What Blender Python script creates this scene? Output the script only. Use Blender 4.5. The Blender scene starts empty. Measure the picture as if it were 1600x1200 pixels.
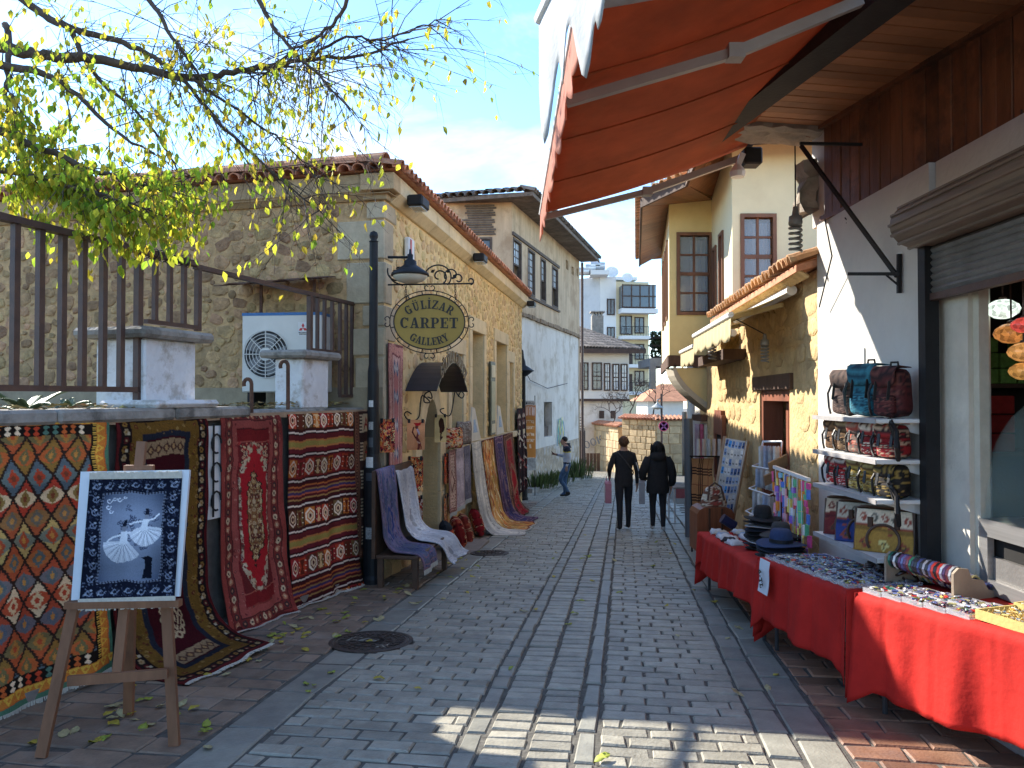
import bpy, math, random
import numpy as np
from mathutils import Vector, Matrix, Quaternion

scene = bpy.context.scene
COL = scene.collection
random.seed(7)
R = math.radians

# ---------------------------------------------------------------- camera
CAM_Z = 1.62
PITCH = R(1.0)
cam_data = bpy.data.cameras.new('camera')
cam_data.sensor_fit = 'HORIZONTAL'
cam_data.sensor_width = 36.0
cam_data.lens = 27.0
cam_data.clip_start = 0.05
cam_data.clip_end = 2000
cam = bpy.data.objects.new('camera', cam_data)
COL.objects.link(cam)
cam.location = (0, 0, CAM_Z)
cam.rotation_euler = (R(90) + PITCH, 0, 0)
scene.camera = cam

# ---------------------------------------------------------------- sun, sky, exposure
LIGHT = Vector((1.13, -1.11, -1.0)).normalized()      # way the sunlight travels
SUN_EL = math.asin(-LIGHT.z)
SUN_AZ = math.atan2(-LIGHT.x, -LIGHT.y)              # clockwise from +Y, seen from above
sun_data = bpy.data.lights.new('sun', 'SUN')
sun_data.energy = 3.6
sun_data.angle = R(0.53)
sun_data.color = (1.0, 0.93, 0.82)
sun = bpy.data.objects.new('sun', sun_data)
COL.objects.link(sun)
sun.location = (-20, 25, 30)
sun.rotation_euler = LIGHT.to_track_quat('-Z', 'Y').to_euler()

world = bpy.data.worlds.new('World')
scene.world = world
world.use_nodes = True
wt = world.node_tree
wt.nodes.clear()
def wn(t, **k):
    n = wt.nodes.new(t)
    for a, b in k.items(): setattr(n, a, b)
    return n
w_out = wn('ShaderNodeOutputWorld')
w_bg = wn('ShaderNodeBackground')
w_bg.inputs['Strength'].default_value = 0.135
sky = wn('ShaderNodeTexSky')
sky.sky_type = 'NISHITA'
sky.sun_disc = False
sky.sun_elevation = SUN_EL
sky.sun_rotation = SUN_AZ
sky.altitude = 50
sky.air_density = 0.9
sky.dust_density = 0.08
sky.ozone_density = 2.2
# broken clouds on a layer above the town, the same all the way round
w_tc = wn('ShaderNodeTexCoord')
w_sep = wn('ShaderNodeSeparateXYZ')
wt.links.new(w_tc.outputs['Generated'], w_sep.inputs[0])
w_add = wn('ShaderNodeMath', operation='ADD'); w_add.inputs[1].default_value = 0.16
w_max = wn('ShaderNodeMath', operation='MAXIMUM'); w_max.inputs[1].default_value = 0.02
wt.links.new(w_sep.outputs['Z'], w_max.inputs[0]); wt.links.new(w_max.outputs[0], w_add.inputs[0])
w_dx = wn('ShaderNodeMath', operation='DIVIDE'); w_dy = wn('ShaderNodeMath', operation='DIVIDE')
wt.links.new(w_sep.outputs['X'], w_dx.inputs[0]); wt.links.new(w_add.outputs[0], w_dx.inputs[1])
wt.links.new(w_sep.outputs['Y'], w_dy.inputs[0]); wt.links.new(w_add.outputs[0], w_dy.inputs[1])
w_com = wn('ShaderNodeCombineXYZ')
w_com.inputs[2].default_value = 3.7
wt.links.new(w_dx.outputs[0], w_com.inputs[0]); wt.links.new(w_dy.outputs[0], w_com.inputs[1])
w_noise = wn('ShaderNodeTexNoise')
w_noise.inputs['Scale'].default_value = 1.5
w_noise.inputs['Detail'].default_value = 9
w_noise.inputs['Roughness'].default_value = 0.58
w_noise.inputs['Distortion'].default_value = 0.35
wt.links.new(w_com.outputs[0], w_noise.inputs['Vector'])
w_ramp = wn('ShaderNodeValToRGB')
w_ramp.color_ramp.elements[0].position = 0.51
w_ramp.color_ramp.elements[1].position = 0.72
wt.links.new(w_noise.outputs['Fac'], w_ramp.inputs[0])
w_hsv = wn('ShaderNodeHueSaturation')
w_hsv.inputs['Saturation'].default_value = 1.15
w_hsv.inputs['Value'].default_value = 1.0
wt.links.new(sky.outputs[0], w_hsv.inputs['Color'])
w_mix = wn('ShaderNodeMix', data_type='RGBA')
w_mix.inputs['B'].default_value = (3.3, 3.25, 3.2, 1)
w_fac = wn('ShaderNodeMath', operation='MULTIPLY'); w_fac.inputs[1].default_value = 0.9
wt.links.new(w_ramp.outputs[0], w_fac.inputs[0])
wt.links.new(w_fac.outputs[0], w_mix.inputs['Factor'])
wt.links.new(w_hsv.outputs[0], w_mix.inputs['A'])
wt.links.new(w_mix.outputs['Result'], w_bg.inputs['Color'])
wt.links.new(w_bg.outputs[0], w_out.inputs[0])

scene.view_settings.view_transform = 'Standard'
scene.view_settings.look = 'None'
scene.view_settings.exposure = 1.78
scene.view_settings.gamma = 1.0
scene.view_settings.use_curve_mapping = False
scene.cycles.max_bounces = 6
scene.cycles.diffuse_bounces = 4
scene.cycles.glossy_bounces = 3
scene.cycles.transmission_bounces = 6
scene.cycles.transparent_max_bounces = 8
scene.cycles.caustics_reflective = False
scene.cycles.caustics_refractive = False

# ---------------------------------------------------------------- survey helpers: photo pixel -> place
FPX = 1200.0
SLOPE = 0.0575
def gz(y): return -SLOPE * y                          # street falls away from the camera
def ray(px, py):
    x = (px - 800) / FPX; v = (600 - py) / FPX
    return Vector((x, math.cos(PITCH) - v * math.sin(PITCH), math.sin(PITCH) + v * math.cos(PITCH)))
def at(px, py, Y):
    d = ray(px, py); return Vector((0, 0, CAM_Z)) + d * (Y / d.y)
def ground_at(px, py, h=0.0):
    d = ray(px, py); s = -(CAM_Z - h) / (d.z + SLOPE * d.y); return Vector((0, 0, CAM_Z)) + d * s
class Frame:
    """A vertical plane: u runs along d, n stands out of it, z is up."""
    def __init__(s, p0, d, side):
        s.p0 = Vector((p0[0], p0[1], 0)); s.d = Vector((d[0], d[1], 0)).normalized()
        n = Vector((s.d.y, -s.d.x, 0)); s.n = n * side
        s.M = Matrix(((s.d.x, s.n.x, 0, s.p0.x), (s.d.y, s.n.y, 0, s.p0.y), (0, 0, 1, 0), (0, 0, 0, 1)))
    def hit(s, px, py, n=0.0):
        d = ray(px, py); c = Vector((0, 0, CAM_Z)); o = s.p0 + s.n * n
        k = s.n.dot(o - c) / s.n.dot(d); p = c + d * k
        return (p - s.p0).dot(s.d), p.z
    def w(s, u, n, z): return s.p0 + s.d * u + s.n * n + Vector((0, 0, z))
    def sub(s, u, n, z):                                # a shifted frame
        return s.M @ Matrix.Translation((u, n, z))

# ---------------------------------------------------------------- mesh builder
ORG = {}
CHILD = {}
class MB:
    def __init__(s): s.v = []; s.f = []; s.c = []; s.mi = []; s.cur = 0
    def add(s, vs, fs, T=None, col=None):
        o = len(s.v)
        if T is not None:
            flip = T.to_3x3().determinant() < 0
            vs = [T @ Vector(p) for p in vs]
        else:
            flip = False
        s.v.extend([tuple(p) for p in vs])
        if col is not None: s.c.extend([col] * len(vs))
        for f in fs:
            f = [i + o for i in f]
            s.f.append(f[::-1] if flip else f); s.mi.append(s.cur)
        return s
    def bb(s, x0, x1, y0, y1, z0, z1, T=None, col=None):
        return s.add([(x0,y0,z0),(x1,y0,z0),(x1,y1,z0),(x0,y1,z0),(x0,y0,z1),(x1,y0,z1),(x1,y1,z1),(x0,y1,z1)],
                     [(0,3,2,1),(4,5,6,7),(0,1,5,4),(1,2,6,5),(2,3,7,6),(3,0,4,7)], T, col)
    def box(s, c, size, T=None, col=None):
        return s.bb(c[0]-size[0]/2, c[0]+size[0]/2, c[1]-size[1]/2, c[1]+size[1]/2, c[2]-size[2]/2, c[2]+size[2]/2, T, col)
    def bev(s, x0, x1, y0, y1, z0, z1, b=0.006, T=None, col=None):
        """box with chamfered edges"""
        X = (x0, x1); Y = (y0, y1); Z = (z0, z1); vs = []; idx = {}
        for i in (0,1):
            for j in (0,1):
                for k in (0,1):
                    sx, sy, sz = (1,-1)[i], (1,-1)[j], (1,-1)[k]
                    for a in range(3):
                        p = [X[i], Y[j], Z[k]]
                        for q, sg in ((0,sx),(1,sy),(2,sz)):
                            if q != a: p[q] += sg * b
                        idx[(i,j,k,a)] = len(vs); vs.append(tuple(p))
        fs = []
        # vertex (i,j,k,a) lies on the full extent of axis a
        for a in range(3):
            o1, o2 = [q for q in range(3) if q != a]
            for e in (0,1):
                ring = []
                for (m, n) in ((0,0),(1,0),(1,1),(0,1)):
                    t = [0,0,0]; t[a] = e; t[o1] = m; t[o2] = n
                    ring.append(idx[(t[0],t[1],t[2],a)])
                sgn = (e == 1) ^ (a == 1)
                fs.append(tuple(ring if sgn else ring[::-1]))
        for a in range(3):                             # edge chamfers: edge parallel to axis a
            o1, o2 = [q for q in range(3) if q != a]
            for m in (0,1):
                for n in (0,1):
                    q0 = [0,0,0]; q1 = [0,0,0]; q1[a] = 1
                    q0[o1]=q1[o1]=m; q0[o2]=q1[o2]=n
                    fs.append((idx[(*q0,o1)], idx[(*q1,o1)], idx[(*q1,o2)], idx[(*q0,o2)]))
        for i in (0,1):
            for j in (0,1):
                for k in (0,1):
                    fs.append((idx[(i,j,k,0)], idx[(i,j,k,1)], idx[(i,j,k,2)]))
        return s.add(vs, fs, T, col)
    def bar(s, a, b, w, h=None, up=(0,0,1), T=None, col=None):
        a = Vector(a); b = Vector(b); h = h or w
        d = (b - a).normalized(); u = Vector(up)
        if abs(d.dot(u)) > 0.98: u = Vector((0,1,0))
        x = d.cross(u).normalized(); z = x.cross(d).normalized()
        x *= w/2; z *= h/2
        return s.add([a-x-z, a+x-z, a+x+z, a-x+z, b-x-z, b+x-z, b+x+z, b-x+z],
                     [(0,1,2,3),(4,7,6,5),(0,4,5,1),(1,5,6,2),(2,6,7,3),(3,7,4,0)], T, col)
    def tube(s, pts, r, n=8, T=None, col=None, cap=True, close=False):
        pts = [Vector(p) for p in pts]; m = len(pts)
        rs = r if isinstance(r, (list, tuple)) else [r] * m
        vs = []; prev = None
        for i, p in enumerate(pts):
            if close: d = (pts[(i+1) % m] - pts[i-1])
            else: d = pts[min(i+1, m-1)] - pts[max(i-1, 0)]
            if d.length < 1e-9: d = Vector((0,0,1))
            d.normalize()
            if prev is None:
                u = Vector((0,0,1)) if abs(d.z) < 0.9 else Vector((1,0,0))
                x = d.cross(u).normalized()
            else:
                x = (prev - d * prev.dot(d))
                x = x.normalized() if x.length > 1e-6 else d.orthogonal().normalized()
            prev = x; y = d.cross(x)
            for k in range(n):
                a = 2*math.pi*k/n
                vs.append(p + x*(math.cos(a)*rs[i]) + y*(math.sin(a)*rs[i]))
        fs = []
        for i in range(m if close else m-1):
            j = (i+1) % m
            for k in range(n):
                k2 = (k+1) % n
                fs.append((i*n+k, i*n+k2, j*n+k2, j*n+k))
        if cap and not close:
            fs.append(tuple(range(n))[::-1]); fs.append(tuple((m-1)*n+k for k in range(n)))
        return s.add(vs, fs, T, col)
    def lathe(s, prof, n=16, o=(0,0,0), T=None, col=None):
        vs = []; m = len(prof)
        for (r, z) in prof:
            for k in range(n):
                a = 2*math.pi*k/n
                vs.append((o[0]+r*math.cos(a), o[1]+r*math.sin(a), o[2]+z))
        fs = []
        for i in range(m-1):
            for k in range(n):
                k2 = (k+1) % n
                fs.append((i*n+k, i*n+k2, (i+1)*n+k2, (i+1)*n+k))
        if prof[0][0] > 1e-5: fs.append(tuple(range(n))[::-1])
        if prof[-1][0] > 1e-5: fs.append(tuple((m-1)*n+k for k in range(n)))
        return s.add(vs, fs, T, col)
    def prism(s, poly, d0, d1, T=None, col=None):
        """polygon in (x, z) extruded along y"""
        n = len(poly)
        vs = [(p[0], d0, p[1]) for p in poly] + [(p[0], d1, p[1]) for p in poly]
        fs = [tuple(range(n)), tuple(range(2*n-1, n-1, -1))]
        for i in range(n):
            j = (i+1) % n; fs.append((j, i, n+i, n+j))
        return s.add(vs, fs, T, col)
    def quad(s, a, b, c, d, T=None, col=None): return s.add([a,b,c,d], [(0,1,2,3)], T, col)
    def grid(s, P, C=None, closed_u=False):
        """P: H x W x 3 points, C: H x W x 3 colours"""
        H, W = P.shape[:2]; o = len(s.v)
        s.v.extend(map(tuple, P.reshape(-1, 3).tolist()))
        if C is not None: s.c.extend([tuple(c) for c in C.reshape(-1, 3).tolist()])
        for i in range(H-1):
            for j in range(W if closed_u else W-1):
                j2 = (j+1) % W
                s.f.append([o+i*W+j, o+i*W+j2, o+(i+1)*W+j2, o+(i+1)*W+j]); s.mi.append(s.cur)
        return s
    def sheet(s, P, th, C=None):
        """grid with thickness th (back side offset along the mean normal of each point)"""
        H, W = P.shape[:2]
        du = np.gradient(P, axis=1); dv = np.gradient(P, axis=0)
        N = np.cross(du, dv); L = np.linalg.norm(N, axis=2, keepdims=True); L[L < 1e-9] = 1
        B = P - N / L * th
        o = len(s.v); n = H*W
        s.v.extend(map(tuple, P.reshape(-1,3).tolist())); s.v.extend(map(tuple, B.reshape(-1,3).tolist()))
        if C is not None:
            c = [tuple(q) for q in C.reshape(-1,3).tolist()]; s.c.extend(c); s.c.extend(c)
        for i in range(H-1):
            for j in range(W-1):
                q = (o+i*W+j, o+i*W+j+1, o+(i+1)*W+j+1, o+(i+1)*W+j)
                s.f.append(list(q)); s.f.append([q[3]+n, q[2]+n, q[1]+n, q[0]+n]); s.mi += [s.cur]*2
        rim = [i for i in range(W)] + [i*W+W-1 for i in range(1,H)] + [(H-1)*W+j for j in range(W-2,-1,-1)] + [i*W for i in range(H-2,0,-1)]
        for k in range(len(rim)):
            a = rim[k]; b = rim[(k+1) % len(rim)]
            s.f.append([o+b, o+a, o+a+n, o+b+n]); s.mi.append(s.cur)
        return s
    def mesh(s, name, mats, org=(0,0,0), smooth=False):
        me = bpy.data.meshes.new(name)
        ox, oy, oz = org
        me.from_pydata([(x-ox, y-oy, z-oz) for x, y, z in s.v], [], s.f)
        if not isinstance(mats, (list, tuple)): mats = [mats]
        for m in mats: me.materials.append(m)
        if len(mats) > 1: me.polygons.foreach_set('material_index', s.mi)
        if s.c and len(s.c) == len(s.v):
            a = me.color_attributes.new('col', 'FLOAT_COLOR', 'POINT')
            arr = np.ones((len(s.c), 4), dtype=np.float32); arr[:, :3] = np.array(s.c, dtype=np.float32)
            a.data.foreach_set('color', arr.ravel())
        if smooth: me.polygons.foreach_set('use_smooth', [True]*len(me.polygons))
        me.update()
        return me
    def part(s, name, mats, parent, smooth=False, label=None, kind=None):
        """a part of a thing; the points of s are in the place's own coordinates"""
        org = ORG[parent.name]
        o = bpy.data.objects.new(name, s.mesh(name, mats, org, smooth))
        COL.objects.link(o); o.parent = parent; ORG[o.name] = org; CHILD.setdefault(parent.name, []).append(o)
        if label: o['label'] = label
        if kind: o['kind'] = kind
        return o
    def top(s, name, mats, label=None, cat=None, group=None, kind=None, smooth=False, org=None):
        if org is None:
            a = np.array(s.v); org = ((a[:,0].min()+a[:,0].max())/2, (a[:,1].min()+a[:,1].max())/2, a[:,2].min())
        org = tuple(float(q) for q in org)
        o = bpy.data.objects.new(name, s.mesh(name, mats, org, smooth))
        COL.objects.link(o); o.location = org; ORG[o.name] = org
        return tag(o, label, cat, group, kind)
def tag(o, label=None, cat=None, group=None, kind=None):
    if label: o['label'] = label
    if cat: o['category'] = cat
    if group: o['group'] = group
    if kind: o['kind'] = kind
    return o
def thing(name, label, cat, loc, group=None):
    o = bpy.data.objects.new(name, None); COL.objects.link(o)
    o.empty_display_size = 0.1
    o.location = loc; ORG[o.name] = tuple(loc)
    return tag(o, label, cat, group)
def piece(me, name, parent, Mw, label=None):
    """one piece sharing mesh data; Mw is its place in the world"""
    o = bpy.data.objects.new(name, me); COL.objects.link(o)
    o.parent = parent
    o.matrix_basis = Matrix.Translation(-Vector(ORG[parent.name])) @ Mw
    ORG[o.name] = ORG[parent.name]; CHILD.setdefault(parent.name, []).append(o)
    if label: o['label'] = label
    return o
def dup(root, loc, rotz=0.0, label=None, group=None, scale=1.0):
    def cp(o, parent):
        c = o.copy(); COL.objects.link(c); c.parent = parent
        for k in CHILD.get(o.name, []): cp(k, c)
        return c
    c = cp(root, None); c.location = loc; c.rotation_euler = (0, 0, rotz); c.scale = (scale,)*3
    if label: c['label'] = label
    if group: c['group'] = group
    return c
def rotz(a): return Matrix.Rotation(a, 4, 'Z')
def TR(x, y, z): return Matrix.Translation((x, y, z))
def SC(x, y, z): return Matrix.Diagonal((x, y, z, 1))

# ---------------------------------------------------------------- materials
def mat(name, col, rough=0.8, var=0.15, scale=5.0, rvar=0.0, bump=0.15, bscale=40.0, metal=0.0,
        col2=None, spec=0.4, stain=None, stain_scale=2.0, stain_amt=0.5, streak=None, attr=False, trans=0.0, hue=0.0, wave=None, coat=0.0):
    m = bpy.data.materials.new(name); m.use_nodes = True
    nt = m.node_tree; N = nt.nodes; L = nt.links
    b = N['Principled BSDF']
    b.inputs['Roughness'].default_value = rough
    b.inputs['Metallic'].default_value = metal
    b.inputs['Specular IOR Level'].default_value = spec
    if coat: b.inputs['Coat Weight'].default_value = coat
    geo = N.new('ShaderNodeNewGeometry')
    pos = geo.outputs['Position']
    if streak:
        mp = N.new('ShaderNodeMapping'); mp.inputs['Scale'].default_value = streak
        L.new(pos, mp.inputs['Vector']); pos = mp.outputs[0]
    no = N.new('ShaderNodeTexNoise'); no.inputs['Scale'].default_value = scale
    no.inputs['Detail'].default_value = 6; no.inputs['Roughness'].default_value = 0.65
    L.new(pos, no.inputs['Vector'])
    mx = N.new('ShaderNodeMix'); mx.data_type = 'RGBA'
    c2 = col2 or tuple(min(1, c*(1+var)) for c in col); c1 = tuple(c*(1-var) for c in col) if not col2 else col
    rmp = N.new('ShaderNodeMapRange'); rmp.inputs[1].default_value = 0.3; rmp.inputs[2].default_value = 0.7
    L.new(no.outputs['Fac'], rmp.inputs[0]); L.new(rmp.outputs[0], mx.inputs['Factor'])
    if attr:
        at_ = N.new('ShaderNodeAttribute'); at_.attribute_name = 'col'
        a = N.new('ShaderNodeMix'); a.data_type = 'RGBA'; a.blend_type = 'MULTIPLY'; a.inputs['Factor'].default_value = 1
        mx.inputs['A'].default_value = (1-var, 1-var, 1-var, 1); mx.inputs['B'].default_value = (1+var, 1+var, 1+var, 1)
        L.new(at_.outputs['Color'], a.inputs['A']); L.new(mx.outputs['Result'], a.inputs['B'])
        c = a.outputs['Result']
    else:
        mx.inputs['A'].default_value = (*c1, 1); mx.inputs['B'].default_value = (*c2, 1)
        c = mx.outputs['Result']
    if stain:
        n2 = N.new('ShaderNodeTexNoise'); n2.inputs['Scale'].default_value = stain_scale
        n2.inputs['Detail'].default_value = 8; n2.inputs['Roughness'].default_value = 0.7
        L.new(geo.outputs['Position'], n2.inputs['Vector'])
        r2 = N.new('ShaderNodeMapRange'); r2.inputs[1].default_value = 0.5; r2.inputs[2].default_value = 0.62
        r2.inputs[4].default_value = stain_amt
        L.new(n2.outputs['Fac'], r2.inputs[0])
        m2 = N.new('ShaderNodeMix'); m2.data_type = 'RGBA'
        L.new(r2.outputs[0], m2.inputs['Factor']); L.new(c, m2.inputs['A']); m2.inputs['B'].default_value = (*stain, 1)
        c = m2.outputs['Result']
    if rvar or hue:
        oi = N.new('ShaderNodeObjectInfo')
        ad = N.new('ShaderNodeMath'); ad.operation = 'ADD'
        L.new(oi.outputs['Random'], ad.inputs[0]); L.new(geo.outputs['Random Per Island'], ad.inputs[1])
        fr = N.new('ShaderNodeMath'); fr.operation = 'FRACT'; L.new(ad.outputs[0], fr.inputs[0])
        r3 = N.new('ShaderNodeMapRange'); r3.inputs[3].default_value = 1-rvar; r3.inputs[4].default_value = 1+rvar
        L.new(fr.outputs[0], r3.inputs[0])
        hs = N.new('ShaderNodeHueSaturation'); L.new(c, hs.inputs['Color']); L.new(r3.outputs[0], hs.inputs['Value'])
        if hue:
            ml = N.new('ShaderNodeMath'); ml.operation = 'MULTIPLY'; ml.inputs[1].default_value = 7.31
            L.new(fr.outputs[0], ml.inputs[0])
            f2 = N.new('ShaderNodeMath'); f2.operation = 'FRACT'; L.new(ml.outputs[0], f2.inputs[0])
            r4 = N.new('ShaderNodeMapRange'); r4.inputs[3].default_value = 0.5-hue; r4.inputs[4].default_value = 0.5+hue
            L.new(f2.outputs[0], r4.inputs[0]); L.new(r4.outputs[0], hs.inputs['Hue'])
        c = hs.outputs[0]
    L.new(c, b.inputs['Base Color'])
    if bump:
        n3 = N.new('ShaderNodeTexNoise'); n3.inputs['Scale'].default_value = bscale; n3.inputs['Detail'].default_value = 5
        L.new(pos if streak else geo.outputs['Position'], n3.inputs['Vector'])
        bp = N.new('ShaderNodeBump'); bp.inputs['Strength'].default_value = bump; bp.inputs['Distance'].default_value = 0.02
        L.new(n3.outputs['Fac'], bp.inputs['Height']); L.new(bp.outputs[0], b.inputs['Normal'])
    if trans:
        tr = N.new('ShaderNodeBsdfTranslucent'); L.new(c, tr.inputs['Color'])
        ms = N.new('ShaderNodeMixShader'); ms.inputs[0].default_value = trans
        out = N['Material Output']
        L.new(b.outputs[0], ms.inputs[1]); L.new(tr.outputs[0], ms.inputs[2]); L.new(ms.outputs[0], out.inputs['Surface'])
    return m
def glass_mat(name, col=(0.75, 0.82, 0.84), alpha=0.35, rough=0.03):
    m = bpy.data.materials.new(name); m.use_nodes = True
    nt = m.node_tree; N = nt.nodes; L = nt.links
    b = N['Principled BSDF']; b.inputs['Base Color'].default_value = (*col, 1); b.inputs['Roughness'].default_value = rough
    b.inputs['Specular IOR Level'].default_value = 0.6
    t = N.new('ShaderNodeBsdfTransparent'); ms = N.new('ShaderNodeMixShader'); ms.inputs[0].default_value = alpha
    L.new(t.outputs[0], ms.inputs[1]); L.new(b.outputs[0], ms.inputs[2]); L.new(ms.outputs[0], N['Material Output'].inputs['Surface'])
    return m
def emit_mat(name, col, strength):
    m = bpy.data.materials.new(name); m.use_nodes = True
    b = m.node_tree.nodes['Principled BSDF']
    b.inputs['Base Color'].default_value = (*col, 1)
    b.inputs['Emission Color'].default_value = (*col, 1); b.inputs['Emission Strength'].default_value = strength
    return m
WHITE_METAL = mat('white_metal', (0.72, 0.73, 0.72), 0.45, 0.06, bump=0.03)
BLACK_IRON = mat('black_iron', (0.016, 0.016, 0.017), 0.55, 0.3, 8, bump=0.08, bscale=120, spec=0.25)
ORD = ['first','second','third','fourth','fifth','sixth','seventh','eighth','ninth','tenth','eleventh','twelfth','thirteenth','fourteenth','fifteenth','sixteenth']
BROWN_IRON = mat('brown_iron', (0.075, 0.042, 0.034), 0.5, 0.25, 9, bump=0.1, bscale=90, stain=(0.12,0.06,0.035), stain_scale=6, stain_amt=0.5)
RUST = mat('rusty_iron', (0.11, 0.055, 0.035), 0.8, 0.3, 20, bump=0.3, stain=(0.03,0.025,0.022), stain_scale=9)
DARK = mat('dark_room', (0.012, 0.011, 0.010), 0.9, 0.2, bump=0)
OLDWOOD = mat('old_dark_wood', (0.085, 0.045, 0.028), 0.75, 0.35, 4, rvar=0.18, bump=0.3, bscale=25, streak=(1, 1, 0.12))
GREYWOOD = mat('weathered_grey_wood', (0.13, 0.105, 0.085), 0.85, 0.4, 5, rvar=0.2, bump=0.35, bscale=20)
GLASS = glass_mat('window_glass')
DGLASS = glass_mat('dark_window_glass', (0.16, 0.18, 0.2), 0.7)
# ================================================================ GROUND, ROAD, PAVEMENTS
SETT = mat('grey_setts', (0.31, 0.292, 0.235), 0.46, 0.22, 9, rvar=0.2, bump=0.35, bscale=55, stain=(0.18,0.165,0.13), stain_scale=3.5, stain_amt=0.5, spec=0.45)
SLAB = mat('grey_band_slabs', (0.25, 0.245, 0.205), 0.46, 0.2, 7, rvar=0.16, bump=0.2, bscale=60, stain=(0.15,0.15,0.14), stain_scale=2.5, stain_amt=0.4)
JOINT = mat('joint_sand', (0.10, 0.095, 0.083), 0.95, 0.4, 12, bump=0.5)
TILE_L = mat('brown_paving_left', (0.21, 0.15, 0.105), 0.6, 0.35, 5, rvar=0.2, bump=0.25, bscale=60, stain=(0.27,0.24,0.20), stain_scale=1.6, stain_amt=0.45)
TILE_R = mat('red_brown_paving', (0.25, 0.13, 0.08), 0.5, 0.4, 4, rvar=0.3, bump=0.25, bscale=60, stain=(0.15,0.105,0.09), stain_scale=2.2, stain_amt=0.6)
EARTH = mat('earth', (0.16, 0.145, 0.125), 0.95, 0.3, 3, bump=0.3, stain=(0.09,0.08,0.07))
KX = 0.145
def st(s, t):                                         # street coordinates -> place (s along, t across)
    y = s - KX * t; return t + KX * y, y
def street_M(s, t, dz=0.0):
    x, y = st(s, t)
    a = math.atan2(-KX, 1.0)
    tilt = Matrix.Rotation(math.atan(-SLOPE), 4, 'X')
    return TR(x, y, gz(y) + dz) @ tilt @ rotz(a)
def plane_patch(name, pts, dz, m, kind='structure', th=0.0):
    mb = MB(); n = len(pts)
    mb.add([(x, y, gz(y)+dz) for x, y in pts], [tuple(range(n))])
    return mb.top(name, m, kind=kind)
# far terrain: the street falls away, then levels out to the horizon
mb = MB()
ys = [-60, -10, 60, 90, 150, 400, 1500]; zs = [0.4, 0.4, gz(60), gz(60)-2.5, -9, -14, -20]
for i in range(len(ys)-1):
    mb.quad((-900, ys[i], zs[i]-0.06 if i else gz(-60)), (900, ys[i], zs[i]-0.06 if i else gz(-60)), (900, ys[i+1], zs[i+1]-0.06), (-900, ys[i+1], zs[i+1]-0.06))
mb.v = [(x, y, (gz(y)-0.06 if y <= 60 else z)) for x, y, z in mb.v]
mb.top('ground', EARTH, kind='structure', org=(0, 0, 0))
road_pts = [st(-6, -2.30), st(-6, 1.16), st(46, 1.16), st(46, -4.6), st(19.5, -4.6), st(19.5, -2.30)]
road = plane_patch('road', road_pts, -0.012, JOINT)
walkL = plane_patch('pavement_left', [st(-6, -4.4), st(-6, -2.30), st(20.5, -2.30), st(20.5, -4.4)], -0.008, JOINT)
walkR = plane_patch('pavement_right', [st(-6, 1.16), st(-6, 3.6), st(46, 3.6), st(46, 1.16)], -0.010, JOINT)

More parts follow.
